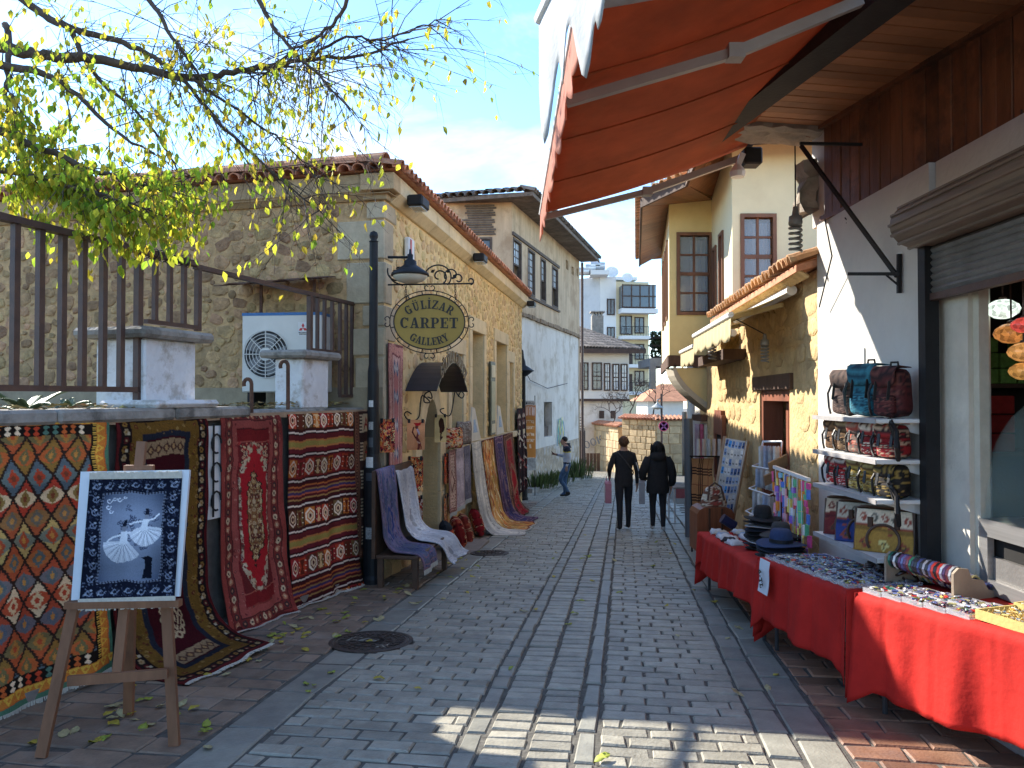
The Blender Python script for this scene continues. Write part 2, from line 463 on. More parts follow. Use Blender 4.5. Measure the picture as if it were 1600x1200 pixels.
def stone_mesh(name, w, l, m, h=0.03, b=0.009, seed=0):
    rnd = random.Random(seed); mb = MB()
    j = lambda a: rnd.uniform(-a, a)
    base = [(-w/2, -l/2), (w/2, -l/2), (w/2, l/2), (-w/2, l/2)]
    base = [(x + j(0.008), y + j(0.008)) for x, y in base]
    lo = [(x, y, -h) for x, y in base]; mid = [(x, y, -b) for x, y in base]
    hi = [(x*(1-2*b/w), y*(1-2*b/l), j(0.0015)) for x, y in base]
    mb.add(lo + mid + hi, [(0,1,5,4),(1,2,6,5),(2,3,7,6),(3,0,4,7),(4,5,9,8),(5,6,10,9),(6,7,11,10),(7,4,8,11),(8,9,10,11)])
    return mb.mesh(name, m)
def lay(parent, columns, s0, s1, name, nobj, s_obj):
    """columns: (t0, t1, length along street, unit width across, bond, material); nearest nobj become pieces, the rest one part"""
    rnd = random.Random(hash(name) % 1000 if False else len(name)*13)
    items = []
    for (t0, t1, rl, uw, bond, m, a0, a1) in columns:
        r = 0; s = max(s0, a0)
        while s < min(s1, a1):
            l = rl * rnd.uniform(0.93, 1.07) if bond != 2 else rl * rnd.uniform(0.8, 1.25)
            if bond:
                off = (0.5 if r % 2 else 0.0) + rnd.uniform(-0.1, 0.1)
                cuts = [t0]; t = t0 + uw * (off if off > 0.25 else 1.0)
                while t < t1 - uw*0.3:
                    cuts.append(t); t += uw * rnd.uniform(0.88, 1.12)
                cuts.append(t1)
            else:
                cuts = [t0, t1]
            for a, b in zip(cuts[:-1], cuts[1:]):
                items.append((s + l/2, (a+b)/2, (b-a) - 0.014, l - 0.014, m))
            s += l; r += 1
    vis = [i for i in items if i[0] >= s_obj]
    vis.sort(key=lambda i: i[0]); near = set(map(id, vis[:nobj]))
    cache = {}; rest = {}
    for it in items:
        s, t, w, l, m = it
        x, y = st(s, t)
        if name == 'paving_tile' and keep and not keep(x, y): continue
        Mx = street_M(s, t, rnd.uniform(-0.007, 0.004)) @ Matrix.Rotation(rnd.uniform(-0.022, 0.022), 4, 'X') @ Matrix.Rotation(rnd.uniform(-0.018, 0.018), 4, 'Y') @ rotz(rnd.uniform(-0.025, 0.025))
        if id(it) in near:
            k = (round(w/0.03), round(l/0.02), m.name)
            if k not in cache: cache[k] = stone_mesh(name, w, l, m, seed=len(cache))
            me = cache[k]; dx = me['w'] if 'w' in me else w; dl = me['l'] if 'l' in me else l
            if 'w' not in me: me['w'] = w; me['l'] = l
            piece(me, name, parent, Mx @ SC(w/dx, l/dl, 1))
        else:
            mb = rest.setdefault(m.name, (MB(), m))[0]
            bb_ = 0.009; h = 0.03; j = lambda a: rnd.uniform(-a*2, a*2)
            base = [(-w/2+j(.004), -l/2+j(.004)), (w/2+j(.004), -l/2+j(.004)), (w/2+j(.004), l/2+j(.004)), (-w/2+j(.004), l/2+j(.004))]
            vs = [(p, q, -h) for p, q in base] + [(p, q, -bb_) for p, q in base] + [(p*(1-2*bb_/w), q*(1-2*bb_/l), 0) for p, q in base]
            mb.add(vs, [(0,1,5,4),(1,2,6,5),(2,3,7,6),(3,0,4,7),(4,5,9,8),(5,6,10,9),(6,7,11,10),(7,4,8,11),(8,9,10,11)], Mx)
    for k, (mb, m) in rest.items():
        mb.part(name + 's_beyond', m, parent, kind='stuff')
keep = None
lay(road, [(-1.975,-0.90,0.135,0.26,1,SETT,-9,99), (-0.765,-0.522,0.125,0.3,0,SETT,-9,99), (-0.515,-0.27,0.125,0.3,0,SETT,-9,99),
           (-0.135,0.74,0.135,0.27,1,SETT,-9,99), (-4.5,-2.29,0.16,0.28,1,SETT,19.8,46)], 0.5, 45, 'sett', 300, 3.7)
lay(road, [(-2.27,-1.985,0.62,1,0,SLAB,-9,99), (-0.893,-0.772,0.26,1,0,SLAB,-9,99), (-0.262,-0.143,0.42,1,0,SLAB,-9,99),
           (0.748,0.918,0.36,1,0,SLAB,-9,99), (0.93,1.145,0.55,1,0,SLAB,-9,99)], 0.5, 45, 'band_slab', 120, 3.4)
keep = lambda x, y: x > (-3.09 + 0.305*(y-4.63)) - 0.25 if y < 9 else x > -1.9 + 0.161*(y-9)-0.1
lay(walkL, [(-4.2,-2.29,0.21,0.32,1,TILE_L,-9,99)], 0.5, 20.4, 'paving_tile', 240, 3.4)
keep = lambda x, y: x < (2.95 if y < 6.8 else 2.95 + 0.1*(y-6.8))
lay(walkR, [(1.165,3.4,0.2,0.3,1,TILE_R,-9,12.5), (1.165,3.4,0.3,0.4,1,SLAB,12.6,99)], 0.5, 40, 'paving_tile', 200, 3.2)
# two cast-iron manhole covers set in the left pavement
IRON_COVER = mat('cast_iron_cover', (0.075, 0.058, 0.048), 0.5, 0.4, 14, bump=0.3, bscale=80, metal=0.5)
def manhole(px, py, r, label):
    c = ground_at(px, py); S = TR(*c) @ Matrix.Rotation(math.atan(-SLOPE), 4, 'X')
    t = thing('manhole_cover', label, 'manhole cover', c, 'round iron manhole covers')
    mb = MB(); mb.lathe([(r, -0.02), (r, 0.004), (r*0.93, 0.007), (r*0.92, 0.002), (0.0, 0.002)], 40, T=S); mb.part('cover_plate', IRON_COVER, t)
    mb = MB(); mb.lathe([(r*1.13, -0.02), (r*1.13, 0.005), (r*1.02, 0.006), (r*1.02, -0.02)], 40, T=S); mb.part('frame_ring', IRON_COVER, t)
    mb = MB()
    for k in range(30):
        a = 2*math.pi*k/30; Q = S @ rotz(a); mb.bb(r*0.68, r*0.88, -0.012, 0.012, 0.002, 0.009, Q)
    for k in range(3):
        mb.lathe([(r*(0.60-0.2*k), 0.0025), (r*(0.60-0.2*k), 0.008), (r*(0.56-0.2*k), 0.008), (r*(0.56-0.2*k), 0.0025)], 32, T=S)
    for k in range(12):
        Q = S @ rotz(2*math.pi*k/12); mb.bb(r*0.42, r*0.55, -0.02, 0.02, 0.002, 0.008, Q)
    mb.part('raised_pattern', IRON_COVER, t)
manhole(580, 1002, 0.30, 'large round iron manhole cover with fallen leaves on it, beside the hung red rugs')
manhole(765, 864, 0.25, 'round iron manhole cover on the pavement in front of the shop door cushions')
# ================================================================ LEFT: STONE SHOP, TERRACE, FENCE, LAMP, SIGN
FA = Frame((-1.52, 9.1), (0.161, 1), 1)               # shop front, faces the street
SA = Frame((-1.52, 9.1), (-1, 0.25), -1)              # its gable side, faces the camera
LW = Frame((-3.09, 4.63), (0.305, 1), 1)              # terrace wall with the hung rugs
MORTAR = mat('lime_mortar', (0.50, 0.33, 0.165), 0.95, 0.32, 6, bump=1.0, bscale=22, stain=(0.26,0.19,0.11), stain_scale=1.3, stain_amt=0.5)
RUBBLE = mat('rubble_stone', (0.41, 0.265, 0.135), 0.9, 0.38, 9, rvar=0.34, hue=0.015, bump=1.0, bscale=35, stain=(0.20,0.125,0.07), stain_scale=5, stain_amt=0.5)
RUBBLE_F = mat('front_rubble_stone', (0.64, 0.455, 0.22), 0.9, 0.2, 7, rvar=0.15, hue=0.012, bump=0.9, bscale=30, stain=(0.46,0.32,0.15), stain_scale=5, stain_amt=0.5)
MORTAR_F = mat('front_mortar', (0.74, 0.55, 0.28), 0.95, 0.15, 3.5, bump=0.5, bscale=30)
DRESSED = mat('dressed_stone', (0.64, 0.51, 0.31), 0.8, 0.12, 3, rvar=0.08, bump=0.15, bscale=50, stain=(0.43,0.32,0.19), stain_scale=2, stain_amt=0.5)
QUOIN = mat('pale_quoin_stone', (0.46, 0.38, 0.26), 0.9, 0.18, 5, rvar=0.1, bump=0.45, bscale=25)
CORNICE = mat('cornice_stone', (0.42, 0.30, 0.165), 0.9, 0.25, 4, rvar=0.12, bump=0.35, stain=(0.26,0.18,0.10), stain_scale=2.5)
TILE = mat('terracotta', (0.46, 0.20, 0.11), 0.85, 0.3, 7, rvar=0.25, bump=0.2, stain=(0.50,0.33,0.22), stain_scale=6, stain_amt=0.5)
OLDTILE = mat('old_grey_tiles', (0.165, 0.14, 0.12), 0.9, 0.35, 6, rvar=0.4, bump=0.3, stain=(0.10,0.09,0.08), stain_scale=4)
REDWOOD = mat('red_brown_frame', (0.20, 0.062, 0.03), 0.55, 0.3, 5, rvar=0.1, bump=0.15, streak=(1,1,0.2))

def stone_shapes(m, n=10, name='stone'):
    out = []
    for k in range(n):
        rnd = random.Random(100+k); mb = MB(); q = 9
        ring = []
        for i in range(q):
            a = 2*math.pi*i/q + rnd.uniform(-0.2, 0.2)
            c, s_ = math.cos(a), math.sin(a)
            r = 0.5 / max(abs(c), abs(s_)) * rnd.uniform(0.78, 0.98) * (0.9 if abs(abs(c)-abs(s_)) < 0.35 else 1)
            ring.append((c*r, s_*r))
        vs = [(x, -0.4, z) for x, z in ring] + [(x*0.93, 0.55, z*0.93) for x, z in ring] + [(x*0.70, 1.0+rnd.uniform(-.12,.12), z*0.70) for x, z in ring] + [(rnd.uniform(-.1,.1), 1.1, rnd.uniform(-.1,.1))]
        fs = []
        for i in range(q):
            j = (i+1) % q
            fs += [(i, q+i, q+j, j), (q+i, 2*q+i, 2*q+j, q+j), (2*q+i, 3*q, 2*q+j)]
        mb.add(vs, fs); out.append((mb, mb.mesh(name, m)))
    return out
def rubble(parent, fr, u0, u1, z0, z1, holes, rmax, rmin, shapes, m, nobj, proud=0.02, seed=3, name='stone', prefer=None, tries=9000, asp=1.6):
    """stones of mixed size thrown onto the wall without overlapping, the big ones first"""
    rnd = random.Random(seed); cap = tries
    A = np.zeros((cap, 3)); n = 0; items = []
    for k in range(tries):
        f = k/tries; r = (rmax + (rmin-rmax)*f**0.6) * rnd.uniform(0.8, 1.15)
        cu = rnd.uniform(u0+r, u1-r); cz = rnd.uniform(z0+r*0.7, z1-r*0.7)
        a = rnd.uniform(1.0, asp); w = r*math.sqrt(a); h = r/math.sqrt(a)
        if any(cu + w > p and cu - w < q and cz + h > c and cz - h < d for p, q, c, d in holes): continue
        if n:
            D = np.hypot((A[:n,0]-cu)*0.82, (A[:n,1]-cz)*1.22) - (A[:n,2]+r)*0.93
            if D.min() < 0.0: continue
        A[n] = (cu, cz, r); n += 1
        items.append((cu, cz, 2*w*1.02, 2*h*1.02, proud*rnd.uniform(0.5, 1.5), rnd.uniform(-0.5, 0.5), rnd.randrange(len(shapes))))
    items.sort(key=prefer or (lambda i: -i[2]*i[3]))
    far = MB()
    for k, (cu, cz, w, h, p, a, sidx) in enumerate(items):
        Mx = fr.M @ TR(cu, 0, cz) @ Matrix.Rotation(a, 4, 'Y') @ SC(w, p, h)
        if k < nobj: piece(shapes[sidx][1], name, parent, Mx)
        else: far.add(shapes[sidx][0].v, shapes[sidx][0].f, Mx)
    if far.v: far.part(name + 's_small', m, parent, kind='stuff')
def holed_wall(mb, T, u0, u1, z0, z1, holes, depth):
    us = sorted({u0, u1, *[h[0] for h in holes], *[h[1] for h in holes]}); zs = sorted({z0, z1, *[h[2] for h in holes], *[h[3] for h in holes]})
    us = [u for u in us if u0 <= u <= u1]; zs = [z for z in zs if z0 <= z <= z1]
    for a, b in zip(us[:-1], us[1:]):
        for c, d in zip(zs[:-1], zs[1:]):
            if any(h[0] <= (a+b)/2 <= h[1] and h[2] <= (c+d)/2 <= h[3] for h in holes): continue
            mb.quad((a,0,c), (b,0,c), (b,0,d), (a,0,d), T)
    for a, b, c, d in holes:
        mb.quad((a,0,c),(a,-depth,c),(a,-depth,d),(a,0,d), T); mb.quad((b,0,c),(b,0,d),(b,-depth,d),(b,-depth,c), T)
        mb.quad((a,0,d),(a,-depth,d),(b,-depth,d),(b,0,d), T); mb.quad((a,0,c),(b,0,c),(b,-depth,c),(a,-depth,c), T)
def barrel(r0, r1, L, m, name='roof_tile', seg=6, th=0.014):
    mb = MB(); vs = []
    for y, r in ((0, r0), (L, r1)):
        for k in range(seg+1):
            a = math.pi*k/seg; vs.append((r*math.cos(a), y, r*math.sin(a)))
        for k in range(seg+1):
            a = math.pi*k/seg; vs.append(((r-th)*math.cos(a), y, (r-th)*math.sin(a)))
    q = seg+1; fs = []
    for k in range(seg):
        fs += [(k, k+1, 2*q+k+1, 2*q+k), (q+k+1, q+k, 3*q+k, 3*q+k+1), (k+1, k, q+k, q+k+1), (2*q+k, 2*q+k+1, 3*q+k+1, 3*q+k)]
    mb.add(vs, fs); return mb, mb.mesh(name, m, smooth=False)

bA = thing('stone_shop', 'rough yellow stone shop building with red tiled roof and black door canopy', 'building', FA.w(0, 0, gz(9.1)))
ZT, ZB = 4.26, 3.97
LEN = 11.2
W = {'w1': (3.30, 4.15, 0.83, 2.35), 'w2': (4.88, 5.98, 0.83, 2.84), 'w3': (7.30, 8.66, 0.83, 2.82), 'w4': (9.05, 9.62, 0.83, 2.45)}
DOOR = (1.50, 2.52, -0.62, 1.55)
holes = [tuple(W[k]) for k in W] + [DOOR]
mb = MB(); holed_wall(mb, FA.M, 0, LEN, -1.7, ZB, holes, 0.42)
front = mb.part('front_wall', MORTAR_F, bA)
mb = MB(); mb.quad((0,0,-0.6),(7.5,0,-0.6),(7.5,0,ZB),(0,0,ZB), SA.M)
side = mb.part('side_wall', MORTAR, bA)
# back and far walls so that the house is a closed volume
mb = MB(); E = FA.w(LEN, 0, 0); Bk = SA.w(7.5, 0, 0); FR = E + (Bk - FA.w(0,0,0))
for a, b in ((E, FR), (FR, Bk)):
    mb.quad((a.x,a.y,-1.7),(b.x,b.y,-1.7),(b.x,b.y,ZB),(a.x,a.y,ZB))
mb.part('rear_wall', MORTAR, bA)
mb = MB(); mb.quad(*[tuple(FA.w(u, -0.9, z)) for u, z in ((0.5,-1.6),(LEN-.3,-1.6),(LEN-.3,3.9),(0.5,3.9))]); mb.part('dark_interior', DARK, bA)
sh_s = stone_shapes(RUBBLE); sh_f = stone_shapes(RUBBLE_F)
hp = [(a-0.22, b+0.22, c-0.15, d+0.25) for a, b, c, d in W.values()] + [(1.08, 2.98, -2, 1.95)]
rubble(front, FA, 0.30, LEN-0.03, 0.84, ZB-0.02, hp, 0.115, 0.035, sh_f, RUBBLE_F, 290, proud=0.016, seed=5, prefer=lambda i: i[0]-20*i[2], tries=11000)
rubble(front, FA, 0.05, LEN-0.05, -1.3, 0.66, [(1.08, 2.98, -2, 1.95)], 0.15, 0.06, sh_f, RUBBLE_F, 0, proud=0.02, seed=6, tries=3000)
qh = [(-0.1, 0.62, 3.25, 3.75), (-0.1, 0.50, 2.72, 3.22), (-0.1, 0.28, 2.45, 2.75), (-0.1, 0.42, 1.5, 2.45), (-0.1, 0.3, 3.75, 4)]
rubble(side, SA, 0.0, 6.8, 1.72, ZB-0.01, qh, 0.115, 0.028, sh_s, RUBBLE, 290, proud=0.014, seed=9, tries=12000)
mb = MB()
for (u1, z0, z1) in ((0.60,3.27,3.73),(0.22,3.75,3.95),(0.48,2.74,3.23),(0.27,2.47,2.71),(0.40,2.12,2.44),(0.36,1.62,2.09)):
    q = MB(); q.bev(-0.012, u1, -0.1, 0.022, z0, z1, 0.012, SA.M); q.part('quoin', QUOIN, side)
for (u1, z0, z1) in ((0.30,3.27,3.73),(0.42,3.75,3.95),(0.25,2.74,3.23),(0.40,2.30,2.71),(0.26,1.8,2.27),(0.40,1.3,1.77),(0.28,0.8,1.27)):
    q = MB(); q.bev(0.0, u1, -0.1, 0.02, z0, z1, 0.012, FA.M); q.part('quoin', QUOIN, front)
mb = MB(); mb.bb(0.0, 6.8, 0, 0.03, 1.3, 1.74, SA.M); mb.part('plinth_band', mat('grey_render', (0.33,0.27,0.18), 0.9, 0.25, 4, bump=0.3), side)
# stone cornice: blocks that overhang the wall
mb = MB(); mb.bb(-0.1, 7.5, -0.2, 0.10, ZB+0.06, ZB+0.07, SA.M)
corn = mb.part('cornice', CORNICE, bA)
q = MB(); q.bev(-0.14, 0.12, -0.25, 0.165, ZB+0.09, ZT, 0.008, FA.M); q.bev(-0.05, 0.12, -0.25, 0.05, ZB-0.002, ZB+0.088, 0.008, FA.M); q.part('cornice_block', CORNICE, corn)
u = 0.125
rnd = random.Random(4)
while u < 7.2:
    w = rnd.uniform(0.6, 0.95); q = MB()
    q.prism([(-0.15, ZB), (0.03, ZB), (0.12, ZB+0.09), (0.12, ZT), (-0.15, ZT)], u+0.005, u+w-0.005, SA.M @ Matrix(((0,1,0,0),(1,0,0,0),(0,0,1,0),(0,0,0,1))))
    q.part('cornice_block', CORNICE, corn); u += w
u = 0.125
while u < LEN:
    w = min(rnd.uniform(0.7, 1.1), LEN + 0.1 - u); q = MB()
    q.prism([(-0.15, ZB), (0.04, ZB), (0.16, ZB+0.10), (0.16, ZT), (-0.15, ZT)], u+0.005, u+w-0.005, FA.M @ Matrix(((0,1,0,0),(1,0,0,0),(0,0,1,0),(0,0,0,1))))
    q.part('cornice_block', DRESSED, corn); u += w
# roof: low hipped slab, barrel tiles along both visible eaves
def rw(u, n): return FA.w(u, n, 0)
c0 = FA.w(-0.22, 0.24, ZT+0.02); c1 = FA.w(LEN+0.2, 0.24, ZT+0.02); c2 = c1 + (Bk-FA.w(0,0,0)).normalized()*7.9; c3 = c0 + (Bk-FA.w(0,0,0)).normalized()*7.9
c2.z = c3.z = ZT+0.02
e0 = (c0*0.7+c3*0.3+c1*0.0); mid0 = (c0+c3)/2 + (c1-c0)*0.32; mid1 = (c1+c2)/2 - (c1-c0)*0.32
mid0.z = mid1.z = ZT + 0.55
mb = MB(); mb.add([c0,c1,c2,c3,mid0,mid1], [(0,1,5,4),(1,2,5),(2,3,4,5),(3,0,4),(3,2,1,0)])
roofA = mb.part('roof', TILE, bA)
tb, tme = barrel(0.085, 0.07, 0.42, TILE)
sl = math.atan2(0.55, 3.9)
for r in range(3):
    for k in range(62):
        u = -0.15 + k*0.184
        if u > LEN + 0.1 - r*0.3 or u < -0.16 + r*0.36: continue
        Mx = FA.M @ TR(u, 0.27 - r*0.36, ZT+0.015 + r*0.36*math.sin(sl)+0.03) @ Matrix.Rotation(-math.pi, 4, 'Z') @ Matrix.Rotation(sl+0.03, 4, 'X')
        piece(tme, 'roof_tile', roofA, Mx)
for k in range(40):
    u = -0.12 + k*0.184
    Mx = SA.M @ TR(u, 0.2, ZT+0.03) @ Matrix.Rotation(math.pi, 4, 'Z') @ Matrix.Rotation(sl+0.05, 4, 'X')
    piece(tme, 'roof_tile', roofA, Mx)
rb, rme = barrel(0.135, 0.115, 0.40, TILE, 'ridge_tile')
for k in range(20):                                   # big capping tiles along the gable edge
    Mx = SA.M @ TR(-0.05 + k*0.34, 0.04, ZT+0.13) @ Matrix.Rotation(-math.pi/2, 4, 'Z') @ Matrix.Rotation(0.04, 4, 'X')
    piece(rme, 'ridge_tile', roofA, Mx)
# windows with dressed-stone surrounds and brown frames
def stone_window(key, pane=True):
    a, b, c, d = W[key]; w = MB()
    w.bb(a, a+0.06, -0.34, -0.27, c, d, FA.M); w.bb(b-0.06, b, -0.34, -0.27, c, d, FA.M)
    w.bb(a+.06, b-.06, -0.34, -0.27, d-0.06, d, FA.M); w.bb(a+.06, b-.06, -0.34, -0.27, c, c+0.06, FA.M)
    fr = w.part('window', REDWOOD, bA)
    q = MB(); mid = (a+b)/2
    q.bb(mid-0.025, mid+0.025, -0.33, -0.28, c+.06, d-.06, FA.M)
    for k in range(1, 5): zz = c + (d-c)*k/5; q.bb(a+.06, mid-.03, -0.325, -0.285, zz-.015, zz+.015, FA.M); q.bb(mid+.03, b-.06, -0.325, -0.285, zz-.015, zz+.015, FA.M)
    q.part('glazing_bars', REDWOOD, fr)
    q = MB(); q.bb(a+0.06, b-0.06, -0.31, -0.305, c+.06, d-.06, FA.M); q.part('pane', DGLASS, fr)
    n = 3
    for k in range(n):
        z0 = c + (d-c)*k/n; z1 = c + (d-c)*(k+1)/n
        for (x0, x1) in ((a-0.2, a-0.005), (b+0.005, b+0.2)):
            q = MB(); q.bev(x0, x1, -0.42, 0.035, z0+0.003, z1-0.003, 0.006, FA.M); q.part('jamb_stone', DRESSED, bA)
    q = MB(); q.bev(a-0.2, b+0.2, -0.42, 0.035, d+0.003, d+0.26, 0.006, FA.M); q.part('lintel', DRESSED, bA)
for k in W: stone_window(k)
u = 2.98
while u < LEN - 0.1:                                  # projecting sill course
    w = min(rnd.uniform(0.9, 1.4), LEN - u); q = MB(); q.bev(u+.004, u+w-.004, -0.1, 0.11, 0.68, 0.815, 0.012, FA.M); q.part('sill_stone', DRESSED, bA); u += w
# arched doorway
dcx = (DOOR[0]+DOOR[1])/2; hw = (DOOR[1]-DOOR[0])/2; zs_ = 1.02
def arch_pt(w, rise, k, n):                            # pointed arch outline
    t = -1 + 2*k/n; return dcx + w*t, zs_ + rise*(1-abs(t)**1.75)
nst = 8
for k in range(nst):
    a0 = arch_pt(hw, 0.58, k, nst); a1 = arch_pt(hw, 0.58, k+1, nst); b0 = arch_pt(hw+0.3, 0.86, k, nst); b1 = arch_pt(hw+0.3, 0.86, k+1, nst)
    q = MB(); am = arch_pt(hw, 0.58, k+.5, nst); bm = arch_pt(hw+.3, 0.86, k+.5, nst)
    q.prism([a0, am, a1, b1, bm, b0], -0.40, 0.05 + 0.004*(k % 2), FA.M); q.part('arch_stone', DRESSED, bA)
for z0, z1 in ((-0.62, 0.2), (0.205, 0.65), (0.655, 1.015)):
    for x0, x1 in ((DOOR[0]-0.3, DOOR[0]), (DOOR[1], DOOR[1]+0.3)):
        q = MB(); q.bev(x0, x1, -0.40, 0.05, z0, z1, 0.006, FA.M); q.part('jamb_stone', DRESSED, bA)
q = MB(); q.bb(DOOR[0]-.2, DOOR[1]+.2, -0.1, 0.28, -0.85, -0.60, FA.M); q.bb(DOOR[0]-.4, DOOR[1]+.9, 0.28, 0.62, -0.85, -0.66, FA.M); q.part('door_step', mat('step_stone', (0.25,0.2,0.16), 0.8, 0.2, bump=0.3), bA)
q = MB(); q.bb(DOOR[0]+0.02, DOOR[0]+0.08, -0.85, -0.4, -0.6, 1.4, FA.M); q.part('open_door', OLDWOOD, bA)
# black barrel canopy over the door with lettering along its front rim
CAN = mat('black_canopy_sheet', (0.018, 0.022, 0.034), 0.38, 0.3, 5, bump=0.05)
ca0, ca1, cn = 0.80, 2.62, 0.44
q = MB(); nseg = 16; P = np.zeros((2, nseg+1, 3)); Q = np.zeros((2, nseg+1, 3))
for j in range(nseg+1):
    t = -1 + 2*j/nseg; zz = 1.70 + 0.40*(1-abs(t)**1.9); uu = (ca0+ca1)/2 + (ca1-ca0)/2*t
    for i, nn in enumerate((0.02, cn)):
        P[i, j] = FA.w(uu, nn, zz)
q.sheet(P, 0.012); canopy = q.part('door_canopy', CAN, bA)
# black street-front plaques, wall lamps and alarm
q = MB(); q.bev(6.45, 6.98, 0.03, 0.07, 0.85, 2.35, 0.01, FA.M); pl = q.part('tall_wall_plaque', mat('bronze_green_frame', (0.05,0.055,0.035), 0.5), bA)
q = MB(); q.bb(6.53, 6.90, 0.071, 0.078, 1.15, 1.95, FA.M); q.part('plaque_face', mat('verdigris', (0.36,0.36,0.24), 0.6), pl)
q = MB(); q.bb(6.53, 6.90, 0.071, 0.08, 2.03, 2.28, FA.M); q.bb(6.53, 6.90, 0.071, 0.08, 0.9, 1.08, FA.M); q.part('plaque_badge', mat('badge_pale', (0.55,0.5,0.36), 0.6), pl)
for (u, lab) in ((0.55, 'left'), (4.45, 'mid'), (LEN-0.05, 'far')):
    q = MB(); q.bev(u-0.17, u+0.17, 0.16, 0.36, ZB+0.02, ZB+0.16, 0.02, FA.M); fl = q.part('floodlight', BLACK_IRON, bA)
    q = MB(); q.bb(u-0.14, u+0.14, 0.18, 0.34, ZB+0.005, ZB+0.018, FA.M); q.part('lens', GLASS, fl)
q = MB(); q.bev(0.72, 0.94, 0.02, 0.10, 3.38, 3.68, 0.02, FA.M); al = q.part('alarm_box', WHITE_METAL, bA)
q = MB(); q.bb(0.735, 0.80, 0.101, 0.106, 3.41, 3.65, FA.M); q.part('alarm_stripe', mat('red_plastic', (0.5,0.05,0.03), 0.4), al)

# ---------------------------------------------------------------- terrace and its wall
CONC = mat('stained_concrete', (0.30, 0.28, 0.25), 0.9, 0.3, 5, bump=0.5, bscale=25, stain=(0.09,0.085,0.075), stain_scale=2.2, stain_amt=0.8)
WHITEWASH = mat('flaking_whitewash', (0.70, 0.71, 0.72), 0.9, 0.1, 6, bump=0.6, bscale=22, stain=(0.36,0.32,0.27), stain_scale=4.5, stain_amt=0.75)
WALLDARK = mat('terrace_wall_stone', (0.15, 0.13, 0.115), 0.95, 0.35, 4, bump=0.6, bscale=18)
tw = thing('terrace_wall', 'low terrace wall with stained concrete coping and two whitewashed pillars', 'wall', LW.w(2, 0, gz(6)))
q = MB(); q.bb(-4.0, 4.72, -0.5, -0.06, -0.9, 1.44, LW.M); q.part('wall_body', WALLDARK, tw)
u = -4.0
while u < 4.7:
    w = min(rnd.uniform(0.8, 1.3), 4.72-u); q = MB()
    q.bev(u+.004, u+w-.004, -0.52, 0.05 if u < 1.6 else -0.04, 1.445, 1.54 if u < 1.6 else 1.50, 0.02, LW.M); q.part('coping_slab', CONC, tw); u += w
def pillar(u0, u1, n0, n1, z1):
    q = MB(); q.bev(u0, u1, n0, n1, 1.50, z1, 0.015, LW.M); p = q.part('pillar', WHITEWASH, tw)
    q = MB(); q.bev(u0-0.12, u1+0.12, n0-0.12, n1+0.10, z1+.002, z1+0.085, 0.025, LW.M); q.part('pillar_cap', CONC, p)
pillar(1.32, 1.90, -0.62, -0.14, 2.08)
pillar(3.50, 4.02, -0.46, -0.12, 2.03)
q = MB(); q.bev(1.22, 1.95, -0.5, 0.07, 1.541, 1.60, 0.025, LW.M); q.part('pillar_foot', WHITEWASH, tw)
q = MB(); q.bb(-4.0, 4.8, -0.06, 0.10, -0.6, 0.0, LW.M)
q.v = [(x, y, gz(y) + (0.09 if z > -0.1 else -0.3)) for x, y, z in q.v]
q.part('wall_kerb', mat('pale_kerb', (0.22,0.20,0.18), 0.85, 0.25, 5, bump=0.4, stain=(0.16,0.14,0.12)), tw)
# terrace ground
q = MB(); tl = [LW.w(-4, -0.5, 1.46), LW.w(4.72, -0.5, 1.46), SA.w(0, 0.0, 1.46), SA.w(7.5, 0.0, 1.46), Vector((-12, 6, 1.46)), Vector((-9, 0, 1.46))]
q.add(tl, [tuple(range(6))]); q.top('terrace_ground', mat('leafy_soil', (0.10,0.075,0.05), 0.95, 0.5, 14, bump=0.8, bscale=20, stain=(0.22,0.17,0.09), stain_scale=9), kind='structure')
# hanging rail for the rugs
RAILWOOD = mat('rail_wood', (0.36, 0.25, 0.16), 0.7, 0.25, 6, bump=0.2)
q = MB(); q.bar(LW.w(-1.5, 0.0, 1.452), LW.w(4.65, 0.0, 1.452), 0.05, 0.05); q.top('rug_rail', RAILWOOD, 'long pale wooden rail the rugs hang from along the terrace wall', 'rail')
q = MB(); q.bb(1.86, 2.02, 0.0, 0.02, 0.6, 1.38, LW.M); wp = q.top('scrollwork_gate', WHITE_METAL, 'narrow white gate leaf with black scrollwork between the dark rug and the red medallion rug', 'gate')
q = MB()
for k in range(3):
    zc = 0.75 + k*0.24
    q.tube([LW.w(1.94 + 0.06*math.cos(a), 0.04, zc + 0.08*math.sin(a)) for a in [i*0.5 for i in range(11)]], 0.009, 5)
q.tube([LW.w(1.9, 0.04, 0.62), LW.w(1.9, 0.04, 1.4)], 0.009, 5); q.part('scrollwork', BLACK_IRON, wp)

# ---------------------------------------------------------------- brown steel fence
fence = thing('terrace_fence', 'dark brown steel railing with square bars above the terrace wall', 'fence', LW.w(1.0, -0.2, 1.5))
def U(px, py): return LW.hit(px, py, -0.2)[0]
def vbar(px, z0, z1, w=0.042):
    q = MB(); u = U(px, 500); q.bb(u-w/2, u+w/2, -0.2-w/2, -0.2+w/2, z0, z1, LW.M); q.part('baluster', BROWN_IRON, fence)
TOPZ = 2.74
q = MB(); q.bb(-2.2, 1.95, -0.235, -0.165, TOPZ, TOPZ+0.045, LW.M); q.bb(1.95, 5.05, -0.225, -0.175, TOPZ-0.02, TOPZ+0.02, LW.M); q.part('top_rail', BROWN_IRON, fence)
ub = U(216, 600)
q = MB(); q.bb(-2.2, ub+.03, -0.225, -0.175, 1.66, 1.70, LW.M); q.part('bottom_rail', BROWN_IRON, fence)
for px in (-150, -100, -55, -17, 23, 62, 97, 129, 161, 189): vbar(px, 1.70, TOPZ)
